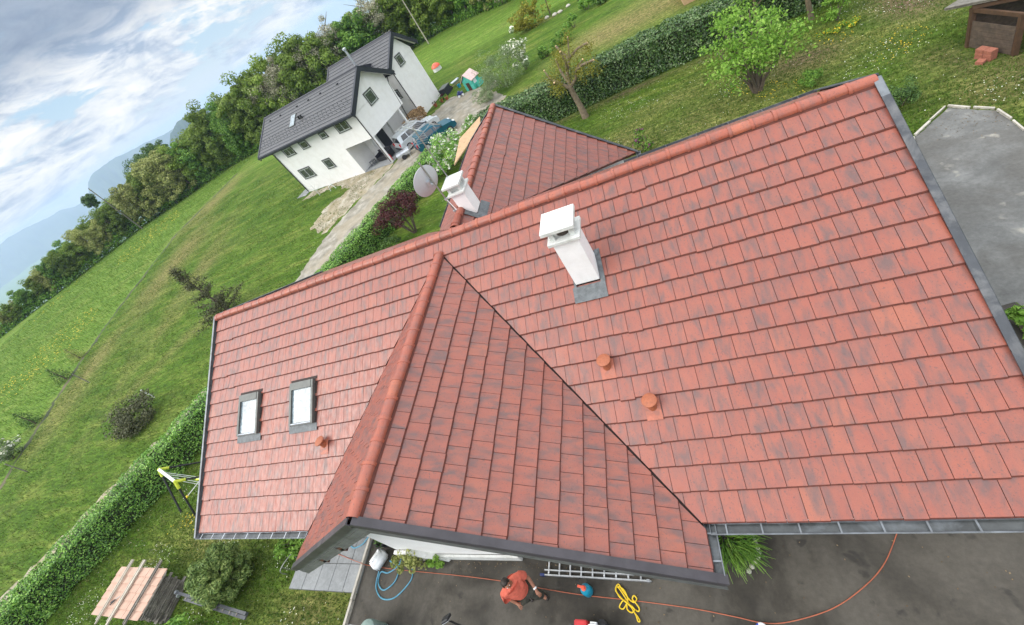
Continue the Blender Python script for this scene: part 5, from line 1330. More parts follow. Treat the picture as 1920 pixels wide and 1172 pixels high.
mb = MB(); mb.lathe([(.035, .53), (.04, .56), (.02, .57)], (.12, -.02, 0), 14); mb.build('filler_cap', [M['zinc_light']], pw)
mb = MB(); mb.tube(curve_pts([(-.30, .06, .34), (-.42, .07, .36), (-.47, .03, .34), (-.47, -.2, .30), (-.47, -.42, .26)], 5), .017, 8); mb.build('handle', [M['black_pl']], pw, smooth=True)
mb = MB(); mb.box((-.02, .0, .14), (.62, .30, .12)); mb.lathe([(.05, 0), (.10, .02), (.10, .16), (.04, .18)], (.25, .10, .22), 14); mb.box((.27, -.02, .30), (.12, .26, .22)); mb.build('chassis', [M['black_pl']], pw)
for x, y in ((-.24, -.18), (.2, -.18)):
    mb = MB(); mb.lathe([(.03, -.03), (.10, -.03), (.11, -.01), (.11, .01), (.10, .03), (.03, .03)], (x, y, .11), 18, axis=Matrix.Rotation(R(90), 3, 'X')); mb.build('wheel', [M['tyre']], pw)
for y in (-.1, .1):
    mb = MB(); mb.beam((0.24, y, 0), (.24, y, .1), .04, .04); mb.build('foot', [M['black_pl']], pw)
lp = thing('tube_loop', (14.53, -6.68, 0), 'blue and white bent tube loop at the bottom edge right of the rope', 'tube')
mb = MB(); pp = [(-.1, -.5, .12), (-.1, -.1, .12)] + [(-.1 * math.cos(t), -.1 + .13 * math.sin(t), .12) for t in [math.pi * k / 8 for k in range(1, 8)]] + [(.1, -.1, .12), (.1, -.5, .12)]
mb.tube(pp[:5], .026, 8, 0); mb.tube(pp[4:], .0262, 8, 1); mb.build('tube', [M['blue'], M['white_pl']], lp, smooth=True)
mb = MB(); mb.box((0, -.5, .06), (.3, .08, .12)); mb.build('base', [M['zinc_light']], lp)
# vehicle fittings that just enter at the bottom edge
mi_ = thing('wing_mirror', (8.40, -7.10, 0), 'black framed wing mirror on a thin double stalk at the bottom edge', 'mirror')
mq = Matrix.Rotation(R(28), 3, 'Z') @ Matrix.Rotation(R(40), 3, 'X')
mb = MB(); mb.box((-.05, .02, 1.2), (.20, .07, .22), rot=mq, taper=.85); mb.build('housing', [M['black_pl']], mi_, bevel=.02)
mb = MB(); c_ = mq @ Vector((0, -.037, 0)); mb.box((-.05 + c_.x, .02 + c_.y, 1.2 + c_.z), (.165, .006, .18), rot=mq); mb.build('glass', [M['dish']], mi_)
mb = MB(); mb.tube([(-.03, .0, 1.1), (.0, -.02, .9), (.0, -.02, 0)], .013, 6); mb.tube([(.03, .0, 1.1), (.05, -.02, .9), (.05, -.02, 0)], .013, 6); mb.build('stalk', [M['black_pl']], mi_)
dm = thing('plastic_drum', (5.62, -7.40, 0), 'grey green drum with tube handles cut by the bottom edge', 'drum')
mb = MB(); mb.lathe([(.24, 0), (.27, .04), (.27, .56), (.25, .64), (.16, .70), (.02, .71)], n=26); mb.build('body', [M['greygreen']], dm, smooth=True)
for sx in (-1, 1):
    mb = MB(); mb.tube(curve_pts([(sx * .30, .06, .2), (sx * .31, .07, .58), (sx * .36, .08, .64), (sx * .60, .08, .64), (sx * .66, .06, .58), (sx * .66, .0, .2), (sx * .66, 0, 0)], 5), .02, 8); mb.build('handle', [M['alu']], dm, smooth=True)
mb = MB()
for sx in (-1, 1): mb.beam((sx * .25, .05, .2), (sx * .67, .03, .2), .04, .04)
mb.build('cross_bar', [M['black_pl']], dm)
# white sloping cheek by the gable steps
ck = thing('sloping_wall', (6.95, -5.62, 0), 'white painted sloping cheek wall against the gable wall', 'wall')
mb = MB(); mb.extrude([(-1.1, -.13, .0), (.38, -.13, 0), (.38, -.13, .05), (-.55, -.13, .62), (-1.1, -.13, .62)], (0, .09, 0)); mb.build('cheek', [M['white_render']], ck)
mb = MB(); mb.beam((-.57, -.09, .64), (.39, -.09, .055), .14, .035); mb.build('coping', [M['slab_w']], ck)

# ------------------------------------------------------------------ left garden corner
M['batten'] = simple('pale_raw_batten', (0.42, 0.38, 0.31), 0.8, 0, 0.2, 6)
lg = thing('covered_log_pile', (-5.6, -7.1, 0), 'grey log pile under a pale pink tile cover near the clipped hedge', 'log pile')
rgl = random.Random(3)
mb = MB()
for i in range(9):
    for j in range(8):
        x = -1.25 + i * .34; mb.tube([(x + rgl.uniform(-.03, .03), -.62 + rgl.uniform(-.05, .05), .06 + j * .115), (x + rgl.uniform(-.03, .03), .55 + rgl.uniform(-.05, .05), .06 + j * .115)], .058 + rgl.uniform(-.012, .004), 7)
for k in range(52):
    z = .03 + k * .0185
    mb.box((1.52 + rgl.uniform(-.03, .06), rgl.uniform(-.1, .1), z), (.16, 1.25 * rgl.uniform(.6, 1), .02), rz=rgl.uniform(-.06, .06))
mb.build('logs', [M['wood_grey']], lg)
mb = MB()
for i in range(3):
    for j in range(6):
        mb.box((-1.05 + i * 1.06, -.56 + j * .235, .99 + .004 * (i % 2)), (1.045, .27, .024), rot=Matrix.Rotation(R(-6.5), 3, 'X') @ Matrix.Rotation(rgl.uniform(-.008, .008), 3, 'Z'))
mb.build('cover', [M['pinkboard']], lg)
for k, (x_, w_) in enumerate([(-.80, .045), (.0, .085), (1.1, .05)]):
    t = thing('batten', (-5.6 + x_, -7.08, 1.035), ['thin pale batten across the hedge side of the pink cover', 'widest pale batten across the middle of the pink cover', 'thin grey batten across the pink cover nearest the log side'][k], 'batten', 'battens weighing down the pink cover', rz=R(92 - 2 * k))
    mb = MB(); mb.box((0, 0, .035), (1.9, w_, .05)); mb.box((.06, .13, .03), (1.8, .035, .03)); mb.build('strip', [M['wood_grey'] if k == 2 else M['batten']], t)
tl = thing('pruning_shears', (-6.05, -7.32, 1.03), 'dark pruning shears lying on the pink cover', 'shears', rz=R(40))
mb = MB(); mb.tube([(-.2, .03, .03), (0, 0, .03)], .02, 6); mb.tube([(-.2, -.05, .03), (0, 0, .03)], .02, 6); mb.build('handle', [M['black_pl']], tl)
mb = MB(); mb.beam((0, 0, .03), (.2, -.03, .03), .03, .008); mb.build('blade', [M['steel']], tl)
pipe = thing('metal_ladder_rail', (-1.6, -7.1, 0), 'long grey metal rail with pale ends lying low in front of the conifer bush', 'rail', rz=R(-5))
mb = MB(); mb.box((0, 0, .40), (4.2, .08, .10)); mb.box((.3, -.10, .37), (3.6, .09, .05)); mb.build('rail', [M['verge']], pipe)
mb = MB()
for i in range(9): mb.box((-1.4 + i * .38, -.065, .385), (.05, .10, .05))
mb.build('clamp', [M['wood_grey']], pipe)
for x in (-2.13,):
    mb = MB(); mb.lathe([(.03, -.05), (.062, -.05), (.062, .05), (.03, .05)], (x, 0, .40), 16, axis=Matrix.Rotation(R(90), 3, 'Y')); mb.lathe([(.03, -.03), (.058, -.03), (.058, .03), (.03, .03)], (x + .22, -.07, .41), 16, axis=Matrix.Rotation(R(90), 3, 'Y')); mb.build('end_cap', [M['zinc_light']], pipe)
mb = MB()
for x in (-1.5, 1.6): mb.beam((x, -.05, 0), (x, -.05, .36), .06, .06)
mb.build('leg', [M['wood_grey']], pipe)
hp_ = thing('wire_hoop', (1.25, -5.98, 0), 'small bent wire hoop in the grass beside the terrace', 'hoop')
mb = MB(); mb.tube(curve_pts([(-.12, -.22, 0), (-.10, -.20, .35), (.06, .2, .36), (.12, .24, .3), (.1, .2, 0)], 5), .014, 6); mb.tube([(-.1, -.1, .0), (-.1, -.1, .34)], .012, 6); mb.build('hoop', [M['steel']], hp_, smooth=True)

# swing frame
sw = thing('swing_frame', (-6.2, -3.2, 0), 'dark swing frame with lime yellow joints by the left verge', 'swing')
T1, T2 = Vector((-1.07, .15, 1.8)), Vector((.86, -.45, 1.8))
feet = [(T1, Vector((-.98, -.98, 0))), (T2, Vector((.70, -1.34, 0))), (T1, Vector((-.55, 1.25, 0))), (T2, Vector((1.45, .65, 0)))]
mb = MB(); mb.beam(T1, T2, .10, .08); mb.build('top_bar', [M['slab_w']], sw)
for a, b in feet:
    mb = MB(); mb.tube([a, b], .038, 8); mb.build('leg', [M['wood_brown'] if False else M['black_pl']], sw)
for a, b in feet:
    d = (b - a).normalized(); mb = MB(); mb.tube([a - d * .04, a + d * .34], .060, 8); mb.build('joint', [M['lime']], sw)
mb = MB()
for k in (.25, .42): p = T1.lerp(T2, k); mb.tube([p, p + Vector((.35 * (1 if k < .4 else 1), .25, -1.25))], .011, 5)
for k in (.62, .85): p = T1.lerp(T2, k); mb.tube([p, p + Vector((.3, .2, -1.3))], .011, 5)
mb.build('rope', [M['white_pl']], sw)
mb = MB(); p = T1.lerp(T2, .33) + Vector((.35, .25, -1.27)); mb.box(p, (.42, .18, .03)); mb.build('seat', [M['lime']], sw)
mb = MB(); p = T1.lerp(T2, .73) + Vector((.3, .2, -1.32)); mb.box(p, (.46, .18, .03)); mb.build('seat', [M['lime']], sw)
mb = MB(); mb.tube([(.15, -.62, .70), (.75, .02, .85)], .018, 6); mb.tube([(.08, -.70, .67), (.18, -.58, .71)], .05, 8, 1); mb.build('pendulum_bar', [M['slab_w'], M['yellow']], sw)

# ------------------------------------------------------------------ right back corner: bike shelter, bricks
M['wood_dark'] = simple('dark_weathered_boards', (0.085, 0.062, 0.045), 0.8, 0, 0.35, 8, dirt=(0.035, 0.028, 0.022))
sh = thing('timber_shelter', (26.4, 8.2, 0), 'low brown timber shelter with a grey board roof at the top right corner', 'shelter')
for x, y in ((-1.26, 1.22), (-.80, -.15), (1.6, 1.4), (.75, -1.0)): mb = MB(); mb.box((x, y, .66), (.13, .13, 1.32)); mb.build('post', [M['wood_brown']], sh)
mb = MB()
for k in range(6): mb.beam((-1.26, 1.16, .1 + k * .15), (-.86, -.10, .1 + k * .15), .03, .142)
for k in range(8): mb.beam((-1.2, 1.3, .1 + k * .15), (1.7, 1.5, .1 + k * .15), .03, .142)
mb.build('plank_wall', [M['wood_dark']], sh)
mb = MB()
A_, B_, D_ = Vector((-1.82, 1.62, 1.40)), Vector((.75, -1.15, 1.92)), Vector((2.2, 1.9, -.62))
mb.extrude([A_, B_, B_ + D_, A_ + D_], (0, 0, .07))
for k in range(9):
    a, b = A_ + Vector((-.03, -.03, .075)), B_ + Vector((.03, -.06, .075)); t0, t1 = k / 9, (k + .93) / 9
    mb.extrude([a + D_ * t0, b + D_ * t0, b + D_ * t1, a + D_ * t1], (0, 0, .03))
mb.build('roof', [M['wood_grey']], sh)
mb = MB(); mb.beam((-1.3, 1.3, 1.27), (-.78, -.25, 1.29), .08, .12); mb.beam((-1.3, 1.2, 1.38), (.75, -1.0, 1.80), .07, .12); mb.build('beam', [M['wood_brown']], sh)
bk = thing('brick_stack', (25.1, 8.42, 0), 'small stack of red bricks against the shelter side', 'bricks', rz=R(20))
for i in range(2):
    for j in range(5):
        mb = MB(); mb.box((-.02 + .01 * j % .02, -.13 + i * .25, .035 + j * .068), (.22, .235, .063)); mb.build('brick', [M['brick']], bk)
mb = MB(); mb.box((-.26, -.1, .05), (.2, .2, .1), rz=.3); mb.build('loose_brick', [M['brick']], bk)
def bicycle(loc, rz, label, mat):
    t = thing('bicycle', loc, label, 'bicycle', 'bicycles under the timber shelter', rz=rz)
    for x in (-.5, .5):
        mb = MB(); k = 20; mb.tube([(x + .32 * math.cos(6.2832 * i / k), 0, .33 + .32 * math.sin(6.2832 * i / k)) for i in range(k + 1)], .017, 6, cap=False)
        for i in range(8): a = 6.2832 * i / 8; mb.tube([(x, 0, .33), (x + .31 * math.cos(a), 0, .33 + .31 * math.sin(a))], .004, 4)
        mb.build('wheel', [M['tyre']], t)
    mb = MB()
    for a, b in (((-.5, 0, .33), (-.1, 0, .30)), ((-.5, 0, .33), (-.2, 0, .72)), ((-.1, 0, .30), (-.22, 0, .82)), ((-.1, 0, .30), (.36, 0, .72)), ((-.2, 0, .74), (.34, 0, .78)), ((.5, 0, .33), (.34, 0, .88))): mb.tube([a, b], .018, 6)
    mb.build('frame', [M[mat]], t)
    mb = MB(); mb.box((-.24, 0, .85), (.24, .12, .05), taper=.7); mb.build('saddle', [M['black_pl']], t)
    mb = MB(); mb.tube([(.28, -.28, .92), (.36, 0, .9), (.28, .28, .92)], .014, 6); mb.build('handlebar', [M['black_pl']], t)
bicycle((26.0, 8.0, 0), R(75), 'dark bicycle standing at the shelter opening', 'black_pl')
bicycle((26.5, 8.5, 0), R(82), 'second bicycle, deeper under the shelter, with a red frame', 'red')

# ------------------------------------------------------------------ the man on the drive
def skin_body(name, joints, edges, mat, parent, sub=2, root=0):
    me = bpy.data.meshes.new(name); me.from_pydata([j[0] for j in joints], edges, [])
    o = link(name, me, parent, mat)
    sk = o.modifiers.new('skin', 'SKIN'); sk.use_smooth_shade = True
    for i, j in enumerate(joints):
        r_ = j[1]; me.skin_vertices[0].data[i].radius = r_ if isinstance(r_, tuple) else (r_, r_)
    me.skin_vertices[0].data[root].use_root = True
    ss = o.modifiers.new('sub', 'SUBSURF'); ss.levels = sub; ss.render_levels = sub
    return o
pr = thing('person', (10.03, -6.47, 0), 'man in a salmon orange t-shirt and dark olive trousers walking across the drive', 'person', rz=R(-40))
J = [((0, 0, .93), (.15, .12)), ((.01, 0, 1.08), (.12, .085)), ((.0, 0, 1.26), (.13, .085)), ((-.02, 0, 1.40), (.12, .075)), ((-.01, 0, 1.50), .055), ((.01, 0, 1.58), .062), ((.025, 0, 1.66), (.080, .092)), ((.02, 0, 1.73), (.072, .085)),
     ((0, .10, .88), .095), ((.10, .11, .50), .065), ((.0, .12, .12), .043), ((.14, .13, .04), .04),
     ((0, -.10, .88), .095), ((-.10, -.11, .50), .065), ((-.26, -.12, .14), .043), ((-.14, -.14, .04), .04),
     ((-.02, .20, 1.41), .062), ((.05, .31, 1.16), .043), ((.26, .26, 1.03), .034), ((.32, .245, 1.01), (.036, .02)),
     ((-.02, -.20, 1.41), .062), ((-.06, -.275, 1.16), .043), ((.06, -.235, .97), .034), ((.115, -.22, .94), (.036, .02))]
E_ = [(0, 1), (1, 2), (2, 3), (3, 4), (4, 5), (5, 6), (6, 7), (0, 8), (8, 9), (9, 10), (10, 11), (0, 12), (12, 13), (13, 14), (14, 15), (3, 16), (16, 17), (17, 18), (18, 19), (3, 20), (20, 21), (21, 22), (22, 23)]
for h_, sgn in ((19, 1), (23, -1)):
    b_ = Vector(J[h_][0])
    for q, (dy, L) in enumerate(((-.027, .060), (-.009, .072), (.009, .068), (.026, .052))):
        i0 = len(J); p1 = b_ + Vector((.035, dy, -.008)); p2 = p1 + Vector((L * .55, dy * .2, -.02)); p3 = p2 + Vector((L * .35, 0, -.03))
        J += [(tuple(p1), .0095), (tuple(p2), .0085), (tuple(p3), .007)]; E_ += [(h_, i0), (i0, i0 + 1), (i0 + 1, i0 + 2)]
    i0 = len(J); p1 = b_ + Vector((-.01, -.035 * sgn, -.01)); p2 = p1 + Vector((.035, -.012 * sgn, -.02))
    J += [(tuple(p1), .0105), (tuple(p2), .0085)]; E_ += [(h_, i0), (i0, i0 + 1)]
body = skin_body('body', J, E_, M['skin'], pr)
mb = MB(); mb.lathe([(.004, -.018), (.016, -.012), (.018, .006), (.004, .02)], (.125, 0, 1.655), 8, axis=Matrix.Rotation(R(12), 3, 'Y')); mb.build('nose', [M['skin']], pr, smooth=True)
for s_ in (-1, 1):
    mb = MB(); mb.lathe([(.004, -.03), (.016, -.02), (.018, .015), (.006, .03)], (.015, s_ * .088, 1.655), 8); mb.build('ear', [M['skin']], pr, smooth=True)
    mb = MB(); mb.lathe([(.002, -.008), (.010, 0), (.002, .008)], (.103, s_ * .032, 1.685), 8); mb.build('eye', [M['white_pl']], pr, smooth=True)
mb = MB(); mb.beam((.106, -.024, 1.605), (.106, .024, 1.605), .008, .010); mb.build('mouth', [M['brick']], pr)
bm = bmesh.new(); bmesh.ops.create_uvsphere(bm, u_segments=20, v_segments=12, radius=1)
for v in bm.verts:
    c = v.co.copy(); v.co = Vector((c.x * .102 + .008, c.y * .092, c.z * .10 + 1.71))
    if c.x > .55 and c.z < .35: v.co.x -= .03; v.co.z += .03
    if c.z < -.35: v.co.z = max(v.co.z, 1.64); 
me = bpy.data.meshes.new('hair'); bm.to_mesh(me); bm.free(); me.polygons.foreach_set('use_smooth', [True] * len(me.polygons)); link('hair', me, pr, M['hair'])
SJ = [((.0, 0, .86), (.20, .17)), ((.01, 0, 1.06), (.20, .165)), ((.0, 0, 1.26), (.22, .17)), ((-.02, 0, 1.41), (.20, .15)), ((-.015, 0, 1.49), (.105, .10)), ((-.02, .22, 1.41), .105), ((.03, .31, 1.21), .092), ((-.02, -.22, 1.41), .105), ((-.03, -.285, 1.23), .092)]
skin_body('shirt', SJ, [(0, 1), (1, 2), (2, 3), (3, 4), (3, 5), (5, 6), (3, 7), (7, 8)], M['shirt'], pr, 2, 2)
TJ = [((0, 0, .93), (.18, .155)), ((0, .10, .84), .14), ((.10, .11, .50), .115), ((.01, .12, .10), .095), ((0, -.10, .84), .14), ((-.10, -.11, .50), .115), ((-.25, -.12, .12), .095)]
skin_body('trousers', TJ, [(0, 1), (1, 2), (2, 3), (0, 4), (4, 5), (5, 6)], M['trousers'], pr)
for s_, x0, zz in ((1, .0, 0.0), (-1, -.25, .02)):
    skin_body('boot', [((x0 - .03, s_ * .122, .06 + zz), .052), ((x0 + .06, s_ * .126, .045 + zz), .048), ((x0 + .17, s_ * .135, .038 + zz), (.045, .036)), ((x0 - .0, s_ * .122, .15 + zz), .050)], [(0, 1), (1, 2), (0, 3)], M['boot'], pr, 2)
mb = MB(); mb.tube([(.235, .265, 1.045), (.262, .258, 1.028)], .041, 10); mb.build('watch', [M['white_pl']], pr)
# ------------------------------------------------------------------ the white neighbour house
NA = R(-13); NB_ = Vector((-5.94, 23.03, 0))
nh = thing('white_house', NB_, 'two storey white house with a dark grey tiled roof beyond the gravel track', 'house', rz=NA)
def nbox(mb, a0, a1, b0, b1, h0, h1, mi=0): mb.box(((a0 + a1) / 2, (b0 + b1) / 2, (h0 + h1) / 2), (a1 - a0, b1 - b0, h1 - h0), mi=mi)
RB, RH = 2.95, 7.22                   # ridge of the near block
WD = 5.45
w_ = MB()
PX0, PH, PD = -3.69, 2.62, 2.4        # porch opening in the near corner
nbox(w_, -12.6, PX0, 0, WD, 0, PH)
nbox(w_, PX0, -3.2, PD, WD, 0, PH)
nbox(w_, -3.2, -2.95, PD, 4.7, 0, PH); nbox(w_, PX0 + .003, -2.95, PD - .2, PD, 0, PH)
nbox(w_, -12.6, 0, 0, WD, PH, 4.85)
for x0, x1 in ((-12.6, -12.35), (-.25, 0)):
    w_.extrude([(x0, 0.002, 4.8), (x0, WD - .002, 4.8), (x0, WD - .002, 5.55), (x0, RB, RH - .25), (x0, .002, 5.30)], (x1 - x0, 0, 0))
nbox(w_, -9.5, -.95, 7.7, 12.0, 0, 5.0)
w_.extrude([(-1.2, 7.702, 4.95), (-1.2, 11.998, 4.95), (-1.2, 11.998, 5.3), (-1.2, 10.3, 7.05), (-1.2, 7.702, 5.3)], (.25, 0, 0))
w_.extrude([(-9.5, 7.702, 4.95), (-9.5, 11.998, 4.95), (-9.5, 10.3, 7.05)], (.25, 0, 0))
nbox(w_, -9.0, -3.0, WD, 7.7, 0, 5.2)
w_.build('wall', [M['white_render']], nh)
pst = MB(); nbox(pst, -.22, -.03, .03, .22, 0, PH); pst.build('post', [M['white_render']], nh)
pst = MB(); nbox(pst, -.22, -.03, 4.5, 4.68, 0, PH); pst.build('post', [M['white_render']], nh)
fl = MB(); nbox(fl, PX0, 0, 0, WD - .6, -.02, .06); fl.build('porch_floor', [M['paving']], nh)
fl = MB(); nbox(fl, -14.2, -12.6, -.6, 2.6, -.02, .04); fl.build('terrace', [M['paving']], nh)
def nroof(name, a0, a1, b_r, h_r, b_e0, h_e0, b_e1, h_e1, cw=.30, ch=.36):
    mb = MB()
    L0 = math.hypot(b_r - b_e0, h_r - h_e0); L1 = math.hypot(b_e1 - b_r, h_r - h_e1)
    n0 = max(4, round(L0 / ch)); n1 = max(4, round(L1 / ch))
    tiles(mb, (a0, b_r, h_r), (1, 0, 0), (0, (b_e0 - b_r), (h_e0 - h_r)), 0, a1 - a0, [L0 * i / n0 for i in range(n0 + 1)], cw, 0, rng=rr)
    tiles(mb, (a0, b_r, h_r), (1, 0, 0), (0, (b_e1 - b_r), (h_e1 - h_r)), 0, a1 - a0, [L1 * i / n1 for i in range(n1 + 1)], cw, 0, rng=rr)
    r = mb.build(name, [M['slate'], M['anthracite'], M['anthracite']], nh, uvs=True)
    tr = MB()
    for a, s_ in ((a0, -1), (a1, 1)):
        for be, he in ((b_e0, h_e0), (b_e1, h_e1)):
            p, q = Vector((a + s_ * .04, b_r, h_r + .06)), Vector((a + s_ * .04, be, he + .06))
            tr.extrude([p, q, q - Vector((0, 0, .42)), p - Vector((0, 0, .42))], (s_ * .05, 0, 0))
            tr.extrude([p - Vector((s_ * .14, 0, 0)), q - Vector((s_ * .14, 0, 0)), q - Vector((s_ * .14, 0, -.035)), p - Vector((s_ * .14, 0, -.035))], (s_ * .20, 0, 0))
    for be, he, s_ in ((b_e0, h_e0, -1), (b_e1, h_e1, 1)):
        tr.box(((a0 + a1) / 2, be + s_ * .07, he - .07), (a1 - a0 + .1, .14, .16)); tr.box(((a0 + a1) / 2, be - s_ * .03, he - .14), (a1 - a0, .05, .16))
    tr.tube([(a0, b_r, h_r + .07), (a1, b_r, h_r + .07)], .09, 8)
    tr.build('fascia', [M['anthracite']], r)
    for be, he in ((b_e0, h_e0), (b_e1, h_e1)):
        so = MB()
        so.extrude([(a1 - .36, b_r, h_r - .22), (a1 - .36, be, he - .22), (a1 - .02, be, he - .22), (a1 - .02, b_r, h_r - .22)], (0, 0, .02))
        so.extrude([(a0 + .02, b_r, h_r - .22), (a0 + .02, be, he - .22), (a0 + .36, be, he - .22), (a0 + .36, b_r, h_r - .22)], (0, 0, .02))
        so.build('soffit', [M['white_render']], r)
    return r
r1 = nroof('near_roof', -13.9, .4, RB, RH, -.62, 5.12, 6.3, 5.16)
r2 = nroof('far_roof', -10.1, -.62, 10.3, 7.30, 7.15, 5.28, 12.9, 5.35)
r3 = nroof('link_roof', -9.3, -3.2, 6.9, 6.6, 5.8, 5.9, 8.4, 6.1)
sn = MB(); s0 = Vector((0, -3.57, -2.10)); L_ = s0.length; s0 /= L_; n0_ = Vector((0, -s0.z * -1, 0)); nn = Vector((0, -2.10, 3.57)).normalized()
rgs = random.Random(8)
for r_ in range(3):
    for i in range(24):
        p = Vector((-13.4 + i * .56 + (.28 if r_ % 2 else 0), RB, RH)) + s0 * (2.55 + .36 * r_) + nn * .06; sn.box(p, (.06, .05, .05))
for a in (-12.6, -10.8, -8.0, -6.2, -4.4, -2.0):
    p = Vector((a, RB, RH)) + s0 * .62 + nn * .08; sn.box(p, (.16, .12, .08))
sn.build('snow_guard', [M['black_pl']], r1)
def onr(a, v, h): return Vector((a, RB, RH)) + s0 * v + nn * h
vx = MB(); vx.extrude([onr(-8.75, 2.55, .05), onr(-7.95, 2.55, .05), onr(-7.95, 1.35, .05), onr(-8.75, 1.35, .05)], nn * .05); sk_ = vx.build('skylight', [M['winframe']], nh)
vx = MB(); vx.extrude([onr(-8.69, 2.49, .09), onr(-8.01, 2.49, .09), onr(-8.01, 1.41, .09), onr(-8.69, 1.41, .09)], nn * .02); vx.build('pane', [M['skyglass']], sk_)
for a in (-7.2, -6.85):
    vx = MB(); p = onr(a, 2.15, .04); vx.lathe([(.09, 0), (.09, .2), (.13, .22), (.13, .3), (.02, .33)], p, 12); vx.build('roof_vent', [M['black_pl']], nh)
fp = MB(); fp.tube([(-5.0, 8.6, 5.9), (-5.0, 8.6, 8.1)], .11, 12); fp.build('flue_pipe', [M['alu']], nh, smooth=True)
fp = MB(); fp.lathe([(.06, 8.1), (.19, 8.15), (.19, 8.3), (.04, 8.36)], (-5.0, 8.6, 0), 14); fp.build('flue_cap', [M['alu']], nh)
def nwin(a, b, h, w, hh, side='front'):
    nrm = (0, -1, 0) if side == 'front' else (1, 0, 0)
    f = win('window', (a, b, h), w, hh, nrm, nh, d=.05, bar=w > 1.3)
    # the grey surround and roller-blind box
    c = Vector((a, b, h)); s_ = Vector((1, 0, 0)) if side == 'front' else Vector((0, 1, 0)); u = Vector((0, 0, 1)); nv = Vector(nrm)
    mb = MB(); t = .07
    for x0, x1, y0, y1 in ((-w / 2 - t, w / 2 + t, hh / 2, hh / 2 + .10), (-w / 2 - t, -w / 2, -hh / 2, hh / 2), (w / 2, w / 2 + t, -hh / 2, hh / 2), (-w / 2 - t - .03, w / 2 + t + .03, -hh / 2 - t, -hh / 2)):
        mb.extrude([c + s_ * x0 + u * y0, c + s_ * x1 + u * y0, c + s_ * x1 + u * y1, c + s_ * x0 + u * y1], nv * .075)
    mb.build('surround', [M['winframe']], f)
nwin(-10.3, 0, 4.35, 1.35, .72); nwin(-7.75, 0, 4.35, .95, .62); nwin(-4.75, 0, 4.42, .75, .45); nwin(-2.1, 0, 4.45, 1.45, .82)
nwin(-10.5, 0, 1.90, 1.7, .95); nwin(-6.85, 0, 1.98, 1.0, .85)
nwin(0.0, 2.6, 4.92, 1.05, .95, 'side'); nwin(-.95, 9.6, 5.1, .85, .85, 'side'); nwin(-2.0, 7.7, 2.9, .7, .75)
dpp = MB()
for pth in ([(-.06, -.55, 5.0), (-.03, -.06, 4.72), (-.03, -.06, 2.7), (-.03, -.07, .15)], [(-12.57, -.55, 5.0), (-12.56, -.06, 4.72), (-12.56, -.06, .1)], [(-.9, 7.65, 5.1), (-.88, 7.64, .1)], [(-.03, WD + .3, 5.0), (-.03, WD - .05, 4.6), (-.03, WD - .3, 2.6), (-.03, 4.75, .1)]):
    dpp.tube(pth, .045, 8)
dpp.build('downpipe', [M['black_pl']], nh)
dr = MB(); nbox(dr, -2.94, -2.9, 3.2, 4.3, .06, 2.2); dr.build('door', [M['anthracite']], nh)

def nw(a, b): return NB_ + Matrix.Rotation(NA, 3, 'Z') @ Vector((a, b, 0))
# things standing round the neighbour's house
so = thing('garden_sofa', nw(-1.6, 1.35) + Vector((0, 0, .06)), 'dark rattan sofa in the porch of the white house', 'sofa', rz=NA)
mb = MB(); mb.box((0, 0, .22), (1.6, .75, .36)); mb.build('seat', [M['black_pl']], so, bevel=.03)
mb = MB(); mb.box((0, .34, .58), (1.6, .12, .52)); mb.build('backrest', [M['anthracite']], so, bevel=.03)
for x in (-.76, .76):
    mb = MB(); mb.box((x, 0, .45), (.12, .75, .42)); mb.build('armrest', [M['anthracite']], so, bevel=.02)
gs = thing('porch_stool', nw(-3.0, .9) + Vector((0, 0, .06)), 'small grey stool left of the porch sofa', 'stool', rz=NA)
mb = MB(); mb.box((0, 0, .40), (.5, .45, .08)); mb.build('seat', [M['zinc']], gs, bevel=.02)
for x, y in ((-.2, -.18), (.2, -.18), (.2, .18), (-.2, .18)):
    mb = MB(); mb.beam((x, y, 0), (x, y, .37), .04, .04); mb.build('leg', [M['zinc']], gs)
fe = thing('red_gas_bottle', nw(-.42, .5) + Vector((0, 0, .06)), 'red gas bottle beside the porch corner post', 'gas bottle')
mb = MB(); mb.lathe([(.12, 0), (.15, .03), (.15, .5), (.10, .6), (.04, .62)], n=18); mb.build('body', [M['red']], fe, smooth=True)
mb = MB(); mb.lathe([(.03, .62), (.03, .70), (.06, .72), (.02, .74)], n=10); mb.build('valve', [M['zinc']], fe)
wp = thing('firewood_stack', nw(-1.2, 6.9), 'stack of split firewood against the white house between its two gables', 'firewood', rz=NA + R(70))
rgw = random.Random(12); mb = MB()
for i in range(18):
    for j in range(9 - abs(i - 9) // 4):
        x = -1.3 + i * .15 + (.07 if j % 2 else 0); r_ = rgw.uniform(.06, .085); yo = rgw.uniform(-.06, .06)
        k = rgw.choice([3, 4, 5]); a0 = rgw.uniform(0, 6)
        pl_ = [(x + r_ * math.cos(a0 + 6.2832 * q / k), -.25 + yo, .08 + j * .135 + r_ * math.sin(a0 + 6.2832 * q / k)) for q in range(k)]
        mb.extrude(pl_, (0, .5, 0))
mb.build('logs', [M['firewood']], wp)
mb = MB(); mb.beam((-1.4, 0, .02), (1.4, 0, .02), .1, .06); mb.build('runner', [M['wood_brown']], wp)
gb = thing('garden_chest', nw(.2, 11.6), 'dark grey garden chest at the far corner of the white house', 'chest', rz=NA)
mb = MB(); mb.box((0, 0, .35), (.75, 1.2, .70)); mb.build('box', [M['anthracite']], gb, bevel=.02)
mb = MB(); mb.box((0, 0, .74), (.82, 1.28, .08)); mb.build('lid', [M['winframe']], gb, bevel=.02)
wbx = thing('wheelbarrow', nw(.9, 12.9), 'pale wheelbarrow tipped behind the garden chest', 'wheelbarrow', rz=R(35))
